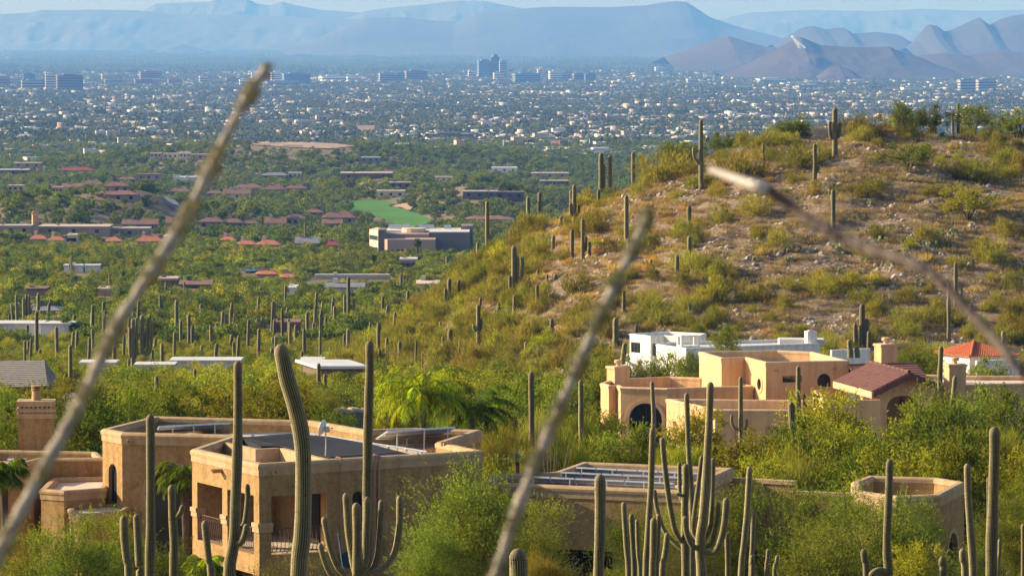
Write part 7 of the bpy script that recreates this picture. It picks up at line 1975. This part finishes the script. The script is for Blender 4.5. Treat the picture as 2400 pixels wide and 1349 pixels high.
# ------------------------------------------------------------------ the city
M_CITY = attr_mat('city_wall_paint', var=0.08, scale=0.02)
PAL = np.array([(0.72, 0.70, 0.66), (0.66, 0.62, 0.55), (0.58, 0.49, 0.39), (0.45, 0.35, 0.28), (0.62, 0.42, 0.30), (0.38, 0.36, 0.36), (0.30, 0.20, 0.16)]) * 0.85
def box_cloud(name, label, X, Y, W, Dp, H, rz, colr, roofc=None, kind='stuff'):
    n = len(X); Z = base_z(X, Y)
    c, s = np.cos(rz), np.sin(rz)
    vs = []
    for (a, b, t) in ((-1, -1, 0), (1, -1, 0), (1, 1, 0), (-1, 1, 0), (-1, -1, 1), (1, -1, 1), (1, 1, 1), (-1, 1, 1)):
        x, y = a * W / 2, b * Dp / 2
        vs.append(np.stack([X + x * c - y * s, Y + x * s + y * c, Z - 1 + t * (H + 1)], -1))
    v = np.stack(vs, 1).reshape(-1, 3)
    b0 = (np.arange(n) * 8)[:, None]
    quad = np.array([(4, 5, 6, 7), (0, 1, 5, 4), (1, 2, 6, 5), (2, 3, 7, 6), (3, 0, 4, 7)])
    f = (b0[:, :, None] + quad[None]).reshape(-1, 4)
    fc = np.repeat(colr[:, None, :], 5, 1)
    if roofc is not None: fc[:, 0, :] = roofc
    col = np.repeat(fc.reshape(-1, 3), 1, 0)
    me = np_mesh(name, v, f, [M_CITY], attrs={'paint': ('FACE', col)})
    o = link(name, me); return tag(o, label, kind=kind)
rsC = np.random.default_rng(201)
Xc, Yc_, _ = scatter(34000, 3300, 15500, 0.135, 202)
dens = 0.5 + 0.5 * vnoise(Xc, Yc_, 420.0) + 0.35 * vnoise(Xc + 900, Yc_, 140.0)
ok = (rsC.random(len(Xc)) < np.clip(dens, 0.10, 1) * np.clip((Yc_ - 2600) / 2200, .25, 1)) & free(Xc, Yc_); Xc, Yc_ = Xc[ok], Yc_[ok]
nC = len(Xc)
Wc = rsC.uniform(7, 16, nC) * np.where(rsC.random(nC) < .07, rsC.uniform(2, 3.6, nC), 1); Dc = rsC.uniform(9, 16, nC); Hc = rsC.uniform(3.0, 5.0, nC) * np.where(rsC.random(nC) < .05, 1.9, 1)
rzc = np.where(rsC.random(nC) < .8, 0.18, rsC.uniform(-.6, .6, nC))
ci = rsC.choice(7, nC, p=[.17, .2, .23, .15, .08, .1, .07])
cc_ = PAL[ci] * rsC.uniform(.8, 1.08, (nC, 1)); rc_ = np.where(rsC.random((nC, 1)) < .45, cc_, PAL[rsC.choice([0, 1, 2, 3, 5, 6], nC, p=[.18, .14, .2, .16, .18, .14])])
cu, cv = px_of(Xc, Yc_, base_z(Xc, Yc_)); vis = (cu > -20) & (cu < 2420)
size = np.where(vis, np.sqrt(Wc * Hc) / Yc_, 0); order = np.argsort(-size)
CB = {}
def city_box(i):
    """one far building: walls with a raised parapet rim, its own colour"""
    key = (int(ci[i]), bool(rc_[i].sum() < cc_[i].sum() * .8))
    if key not in CB:
        mb = MB(); mb.box((0, 0, 0.42), (1, 1, 0.94)); mb.box((0, -0.49, 0.945), (1.02, 0.04, 0.11)); mb.box((0, 0.49, 0.945), (1.02, 0.04, 0.11)); mb.box((-0.49, 0, 0.945), (0.04, 0.94, 0.11)); mb.box((0.49, 0, 0.945), (0.04, 0.94, 0.11))
        if key[1]: mb.box((0.1, 0.05, 1.0), (0.4, 0.4, 0.2))
        c = PAL[key[0]]; CB[key] = mb.mesh('city_building', surf('city_paint_%d_%d' % (key[0], key[1]), tuple(c * .93), tuple(c * 1.04), 0.05, .85))
    o = link('city_building', CB[key], None, (Xc[i], Yc_[i], float(base_z(Xc[i], Yc_[i])) - .5)); o.scale = (Wc[i], Dc[i], Hc[i] + .5); o.rotation_euler = (0, 0, rzc[i])
    w = ['small white city house', 'small cream city house', 'small tan city house', 'small brown city house', 'small pink city house', 'small grey city house', 'small dark city house'][key[0]]
    tag(o, w, 'building', 'small city buildings'); AUTO.append((o, w, float(cu[i]), float(cv[i])))
for i in order[:220]: city_box(i)
r = order[220:]
box_cloud('city_houses', 'thousands of small pale city buildings in the valley', Xc[r], Yc_[r], Wc[r], Dc[r], Hc[r], rzc[r], cc_[r], rc_[r])

CITYP = []
def tree_patch(seed, n, R, size, leaf):
    rs = np.random.default_rng(seed); V = []; Fs = []; b = 0
    for k in range(n):
        s = size * (0.6 + 0.8 * rs.random()); v, f, mi = clump_tree(int(rs.integers(1e6)), s, s * rs.uniform(.6, 1.15), 34, leaf, K=6, trunk=False)
        v = v + np.array([rs.uniform(-R, R), rs.uniform(-R, R), -0.3]); V.append(v); Fs.append(f[0] + b); b += len(v)
    return np_mesh('tree_patch', np.vstack(V), [np.vstack(Fs)], [L_CT])
CITYP = [tree_patch(300 + i, 26, 44, 6.6, (2.0, 1.6)) for i in range(4)]
X4, Y4, _ = scatter(8200, 4100, 15000, 0.135, 303)
ok = free(X4, Y4) & (rsC.random(len(X4)) < np.clip(.9 - .45 * vnoise(X4, Y4, 420.0), .25, 1)); X4, Y4 = X4[ok], Y4[ok]
srcs = []
for k in range(4):
    o = link('tree_grove', CITYP[k], None, (X4[k], Y4[k], float(base_z(X4[k], Y4[k])))); uu, vv = px_of(X4[k], Y4[k], float(base_z(X4[k], Y4[k]))); o['kind'] = 'stuff'; o['label'] = 'grove of dark trees among the city houses'; srcs.append(o)
gn_scatter('city_trees', 'dark trees between the city houses', X4[4:], Y4[4:], base_z(X4[4:], Y4[4:]), 0.8 + 0.5 * rsC.random(len(X4) - 4), rsC.random(len(X4) - 4) * 6.28, rsC.integers(0, 4, len(X4) - 4), srcs)
X5, Y5, _ = scatter(4200, 14500, 31000, 0.135, 304)
gn_scatter('distant_trees', 'dim trees of the far plain', X5, Y5, base_z(X5, Y5), 1.3 + 0.8 * rsC.random(len(X5)), rsC.random(len(X5)) * 6.28, rsC.integers(0, 4, len(X5)), srcs)

# downtown and other large blocks, each its own building with window bands
def tower(label, u0, u1, v_top, v_base, col, D=None, depth=None, lit=None, bands=None, dome=False, name='office_tower', lean=0.18):
    D = D or v_to_d(v_base); a, b = P(u0, v_base, D), P(u1, v_base, D); w = (b.x - a.x); zt = P(u0, v_top, D).z; z0 = float(base_z(a.x, D)) - 4
    dp = depth or min(max(w * .7, 18), 50); h = zt - z0
    m = surf('tower_paint', tuple(np.array(col) * .93), tuple(np.array(col) * 1.05), 0.03, .6, spec=.3)
    e = empty(name, ((a.x + b.x) / 2, D, z0)); tag(e, label, 'building', 'large city buildings')
    c = Vector(((a.x + b.x) / 2, D + dp / 2)); R = Matrix.Rotation(lean, 2)
    def rect(k): return [c + R @ Vector(p) for p in ((-w / 2 * k, -dp / 2 * k), (w / 2 * k, -dp / 2 * k), (w / 2 * k, dp / 2 * k), (-w / 2 * k, dp / 2 * k))]
    mb = MB(); mb.prism(rect(0.94), z0, zt - 2); mb.build('wall', m, e)
    mb = MB(); mb.prism(rect(0.5), zt - 2, zt + h * .06); mb.build('roof_house', m, e)
    nb = bands or max(2, int((zt - z0) / 6))
    mg = M_CGLASS
    for k in range(nb):
        z = z0 + 6 + (zt - z0 - 9) * k / max(nb - 1, 1)
        mb = MB(); mb.prism(rect(0.962), z, z + (zt - z0) / nb * .42); mb.build('window_band', mg, e)
    mb = MB(); mb.prism(rect(0.985), zt - 2.6, zt - 1.2); mb.build('cornice', m, e)
    if dome:
        mb = MB(); mb.tube([(c.x, c.y, zt), (c.x, c.y, zt + 5), (c.x, c.y, zt + 9), (c.x, c.y, zt + 11)], [w * .38, w * .36, w * .25, w * .06], 14); mb.build('domed_roof', m, e)
    return e
M_CGLASS = surf('city_glass', (0.05, 0.07, 0.09), (0.08, 0.10, 0.13), 0.05, .25, spec=.5)
CR, WH, GR, DKB, RED, PUR, BLU = (.62, .52, .40), (.70, .68, .64), (.30, .29, .30), (.10, .12, .15), (.36, .16, .12), (.20, .15, .15), (.16, .22, .27)
for t in [('tallest dark tower with rounded top downtown', 1149, 1170, 134, 184, DKB, None, None, None, None, True), ('dark blue glass tower left of the tallest', 1119, 1151, 142, 184, BLU), ('grey tower right of the tallest', 1170, 1187, 143, 185, GR), ('cream block at the foot of the tallest tower', 1156, 1181, 170, 188, CR), ('small cream block left of the blue tower', 1097, 1109, 164, 183, CR),
 ('wide blue-green block right of the towers', 1202, 1264, 172, 196, BLU), ('cream tower behind the wide blue-green block', 1259, 1280, 161, 188, CR), ('white stepped tower in the right downtown row', 1286, 1320, 166, 191, WH), ('pale grey block in the right downtown row', 1321, 1339, 170, 191, GR), ('purple-grey block of the right downtown row', 1343, 1369, 172, 192, PUR), ('dark end block of the right downtown row', 1370, 1396, 172, 193, DKB),
 ('grey block left of downtown', 887, 925, 171, 195, GR), ('blue-grey block left of downtown', 927, 948, 171, 195, BLU), ('dark purple slab left of downtown', 948, 1000, 166, 191, PUR), ('white apartment slab left end of downtown', 812, 842, 179, 192, WH), ('long pale block left of downtown', 750, 808, 178, 193, WH), ('blue-grey campus slab behind the stem tip', 660, 726, 172, 200, BLU), ('white tall block right of the stem tip', 634, 660, 169, 196, WH), ('white block left of the stem tip', 588, 606, 169, 190, WH), ('pale low block below the stem tip', 620, 700, 190, 204, GR),
 ('red brick block in the left campus', 325, 377, 167, 188, RED), ('lower red brick block in the left campus', 312, 368, 186, 200, RED), ('cream hall in the left campus', 236, 274, 173, 190, CR), ('red-purple hall below the cream hall', 242, 292, 188, 199, PUR), ('wide dark grey slab at left', 129, 193, 176, 216, PUR), ('cream tower left of the wide grey slab', 105, 129, 173, 211, CR), ('dark roofed block at far left', 52, 82, 172, 192, DKB), ('grey block below the dark roofed one', 47, 103, 188, 212, GR), ('reddish block at the left edge', -6, 22, 180, 202, RED), ('low cream block at the left edge', 20, 48, 182, 200, CR), ('white slab right of the grey slab', 195, 232, 192, 200, WH), ('low red hall left of the stem', 392, 425, 185, 198, RED), ('dark red hall near the stem', 528, 560, 182, 196, RED), ('white hall near the stem', 560, 586, 186, 200, WH), ('small tan hall in the left campus', 466, 486, 178, 196, CR),
 ('left grey slab of the twin slabs at right', 2247, 2286, 186, 217, GR), ('right grey slab of the twin slabs', 2289, 2333, 186, 215, GR), ('lone cream hotel before the low dusky hill', 1535, 1558, 157, 170, CR), ('cream block below the brown peak', 1609, 1636, 184, 199, CR), ('small cream tower below the brown peak', 1692, 1703, 180, 193, CR), ('long white hospital below the brown peak', 1775, 1841, 184, 196, WH), ('white warehouse right of the hospital', 1832, 1900, 194, 202, WH), ('blue-grey warehouse below the brown peak', 1868, 1926, 200, 210, GR), ('small blue office at right', 2024, 2064, 202, 212, BLU), ('white office left of the twin slabs', 2114, 2160, 204, 216, WH), ('low tan mall right of the peak', 1990, 2040, 187, 194, CR), ('salmon hall in the middle city', 1570, 1612, 228, 234, (.6, .32, .2)), ('long purple hall in the middle city', 1640, 1760, 230, 238, PUR),
 ('long brown warehouse at the city edge', 992, 1105, 313, 328, PUR), ('white shed left of the brown warehouse', 866, 934, 318, 327, WH), ('tan block at the left of the brown warehouse', 948, 975, 316, 332, CR), ('long white warehouse at the city edge', 1258, 1352, 350, 360, WH), ('second long white warehouse at the city edge', 1368, 1446, 348, 362, WH), ('row of white units below the brown warehouse', 908, 985, 338, 346, WH), ('blue-roofed shed left of the dirt lot', 548, 602, 322, 332, BLU), ('white shed right of the blue-roofed shed', 626, 672, 324, 330, WH), ('white hall beside the dirt lot', 735, 762, 322, 330, WH), ('purple low hall above the dirt lot', 860, 910, 326, 333, PUR), ('white church hall below the units', 946, 1015, 352, 362, WH), ('tan hall in the upper middle city', 1010, 1036, 244, 250, CR)]:
    tower(*t)
# tall poles
for u, v0, v1, nm in ((1382, 325, 345, 'white mast left of the hill in the city'), (1180, 328, 352, 'thin white mast above the trees')):
    D = v_to_d(v1); a, b = P(u, v1, D), P(u, v0, D); mb = MB(); mb.tube([a, b], [0.6, .4], 6); o = mb.build('mast', M_WHITE); tag(o, nm, 'mast')
# ------------------------------------------------------------------ ocotillo stems close to the lens
def ocotillo(label, pts, r0, r1, seed, leafy=True, tip=None, bark=None):
    """long spiny wand with a lumpy bark and small fresh leaves; pts = (u, v, distance)"""
    rr = random.Random(seed)
    c = spline([P(*p) for p in pts], 110)
    e = empty('ocotillo', c[0]); tag(e, label, 'ocotillo', 'blurred ocotillo stems before the lens')
    mb = MB(); rad = []
    for i in range(110):
        t = i / 109
        rad.append((r0 + (r1 - r0) * t) * (1 + 0.22 * math.sin(i * 0.55 + seed) * math.sin(i * 0.21) + 0.12 * math.sin(i * 1.7) + rr.uniform(-0.10, 0.10)))
    mb.tube(c, rad, 8)
    o = mb.build('stem', bark or M_OCO, e, True)
    mb = MB()
    for i in range(2, 108):
        d = (c[i + 1] - c[i - 1]).normalized()
        for k in range(2):
            a = rr.uniform(0, 6.3)
            s = d.cross(Vector((math.cos(a), math.sin(a), 0.3))).normalized()
            p = c[i] + s * rad[i] * 0.8; q = p + s * rr.uniform(0.010, 0.018) + d * 0.004
            w = d * 0.0012; x = d.cross(s) * 0.0012
            mb.add([p + w, p - w * .5 + x, p - w * .5 - x, q], [(0, 1, 3), (1, 2, 3), (2, 0, 3)])
    o = mb.build('thorns', M_OCOTH, e); o['kind'] = 'stuff'
    if tip:
        ct = spline([P(*p) for p in tip], 40); mb = MB()
        mb.tube(ct, [r1 * 1.1 * (1 - 0.4 * i / 39) * (1 + rr.uniform(-.12, .12)) for i in range(40)], 8); mb.build('dry_tip', M_OCODRY, e, True)
    if leafy:
        mb = MB()
        for i in range(3, 108):
            if math.sin(i * 0.5 + seed) + 0.5 * math.sin(i * .19) < 0.0: continue
            d = (c[i + 1] - c[i - 1]).normalized()
            for k in range(16):
                a = rr.uniform(0, 6.3)
                s = d.cross(Vector((math.cos(a), math.sin(a), 0.3))).normalized()
                p = c[i] + s * rad[i] * 0.9 + d * rr.uniform(-0.01, 0.01); L = rr.uniform(0.007, 0.015)
                x = d.cross(s) * 0.004
                mb.add([p, p + (s + d * 0.4) * L * 0.5 + x, p + (s + d * 0.6) * L, p + (s + d * 0.4) * L * 0.5 - x], [(0, 1, 2, 3)])
        o = mb.build('leaves', M_OCOLEAF, e); o['kind'] = 'stuff'
    return e
M_OCO = surf('ocotillo_bark', (0.24, 0.19, 0.16), (0.40, 0.35, 0.27), 14, 0.9, c3=(0.15, 0.10, 0.10), bump=0.004, bscale=160)
M_OCODK = surf('ocotillo_dark_bark', (0.06, 0.045, 0.04), (0.13, 0.10, 0.085), 12, 0.9, c3=(0.04, 0.03, 0.03))
M_OCODRY = surf('ocotillo_dry_tip', (0.40, 0.36, 0.31), (0.55, 0.50, 0.44), 26, 0.9)
M_OCOTH = surf('ocotillo_thorn', (0.30, 0.24, 0.20), (0.42, 0.35, 0.30), 30, 0.8)
M_OCOLEAF = leaf_mat('ocotillo_leaf', [(0.17, 0.165, 0.11), (0.28, 0.265, 0.19), (0.38, 0.35, 0.28)], 0.3)
ocotillo('long blurred ocotillo stem slanting from lower left to the skyline', [(-60, 1400, 7.2), (0, 1290, 7.2), (90, 1120, 7.25), (190, 940, 7.3), (275, 760, 7.35), (360, 630, 7.4), (440, 500, 7.5), (520, 340, 7.6), (575, 235, 7.6), (627, 155, 7.7)], 0.0112, 0.0080, 3)
ocotillo('middle blurred ocotillo stem rising past the garage to the hill', [(1150, 1400, 7.6), (1180, 1290, 7.6), (1225, 1160, 7.6), (1280, 1030, 7.65), (1340, 890, 7.7), (1390, 780, 7.75), (1430, 690, 7.8), (1475, 600, 7.9), (1522, 492, 8.0)], 0.0105, 0.0072, 5)
ocotillo('blurred ocotillo stem arching down across the right side of the hill', [(2420, 900, 7.0), (2370, 840, 7.0), (2290, 750, 7.1), (2200, 655, 7.15), (2120, 610, 7.2), (2020, 580, 7.3), (1920, 530, 7.35), (1850, 480, 7.4), (1795, 440, 7.4)], 0.0075, 0.0090, 8, leafy=False, bark=M_OCODK, tip=[(1800, 444, 7.4), (1770, 435, 7.4), (1720, 418, 7.45), (1665, 398, 7.5)])
# ------------------------------------------------------------------ labels: single each repeat out by its nearest landmark
LAND = [(655, 900, 'the bent cactus'), (866, 860, 'the tallest straight cactus'), (985, 930, 'the big palm'), (1640, 365, 'the tall crest cactus'), (1957, 310, 'the candelabra crest cactus'), (1205, 640, 'the long-armed flank cactus'), (1346, 490, 'the armed shoulder cactus'),
 (1550, 800, 'the white house'), (1700, 880, 'the peach house'), (2282, 815, 'the red tile roof'), (50, 875, 'the grey tile roof'), (480, 852, 'the long white roof'), (800, 868, 'the grey metal roof'), (333, 790, 'the cactus cluster'), (2150, 280, 'the twin hilltop trees'), (2278, 285, 'the round hilltop tree'),
 (1953, 490, 'the bare slope cactus'), (1616, 590, 'the lower centre slope cactus'), (1470, 515, 'the middle stem cactus'), (2240, 690, 'the pole cactus'), (1121, 765, 'the three-armed cactus'), (1053, 695, 'the paired-arm cactus'), (2020, 765, 'the white house cactus clump'), (920, 500, 'the golf fairway'), (985, 560, 'the white office block'),
 (1142, 520, 'the left flank skyline cactus'), (62, 730, 'the far left cactus clump'), (541, 750, 'the middle valley cactus clump'), (740, 660, 'the long white wall'), (350, 560, 'the biggest red villa roof'), (1145, 155, 'the tallest tower'), (160, 195, 'the wide grey slab'), (350, 175, 'the red brick block'), (2290, 200, 'the twin grey slabs'), (1885, 95, 'the white-marked peak'), (1360, 925, 'the cactus left of the peach house'), (1245, 915, 'the lone brush cactus')]
_o = 'first second third fourth fifth sixth seventh eighth ninth tenth eleventh twelfth thirteenth fourteenth fifteenth sixteenth seventeenth eighteenth nineteenth'.split()
_t = {20: 'twenty', 30: 'thirty', 40: 'forty', 50: 'fifty'}
ORD = ['nearest'] + [x + ' nearest' for x in _o[1:]]
for k in (20, 30, 40, 50): ORD += [_t[k][:-1] + 'ieth nearest'] + [_t[k] + '-' + x + ' nearest' for x in _o[:9]]
def label_all():
    groups = {}
    for o, what, u, v in AUTO:
        best = min(LAND, key=lambda l: math.hypot(l[0] - u, l[1] - v))
        du, dv = u - best[0], v - best[1]
        dr = ('right of' if du > 0 else 'left of') if abs(du) > abs(dv) else ('below' if dv > 0 else 'above')
        groups.setdefault((what, best[2], dr), []).append((math.hypot(du, dv), o))
    for (what, lm, dr), lst in groups.items():
        lst.sort(key=lambda t: t[0])
        for k, (d, o) in enumerate(lst):
            od = ORD[k] if k < len(ORD) else 'far'
            o['label'] = f'{what}, {od} {dr} {lm}'
label_all()
# ------------------------------------------------------------------ haze: one closed box of air round everything
def haze():
    mb = MB()
    x, y0, y1, z0, z1 = 26000, -90, 36200, -420, 130
    vs = [(-x, y0, z0), (x, y0, z0), (x, y1, z0), (-x, y1, z0), (-x, y0, z1), (x, y0, z1), (x, y1, z1), (-x, y1, z1)]
    mb.add(vs, [(3, 2, 1, 0), (4, 5, 6, 7), (0, 1, 5, 4), (1, 2, 6, 5), (2, 3, 7, 6), (3, 0, 4, 7)])
    m, nt, out = new_mat('haze_air')
    pv = N(nt, 'ShaderNodeVolumePrincipled')
    pv.inputs['Color'].default_value = (0.14, 0.38, 1.0, 1)
    pv.inputs['Density'].default_value = 4.8e-5
    pv.inputs['Absorption Color'].default_value = (1, 1, 1, 1)      # scatters blue most, absorbs nothing
    pv.inputs['Anisotropy'].default_value = 0.0
    nt.links.new(pv.outputs[0], out.inputs['Volume'])
    o = link('haze', mb.mesh('haze', m))
    tag(o, 'blue morning haze filling the valley', kind='stuff')
haze()
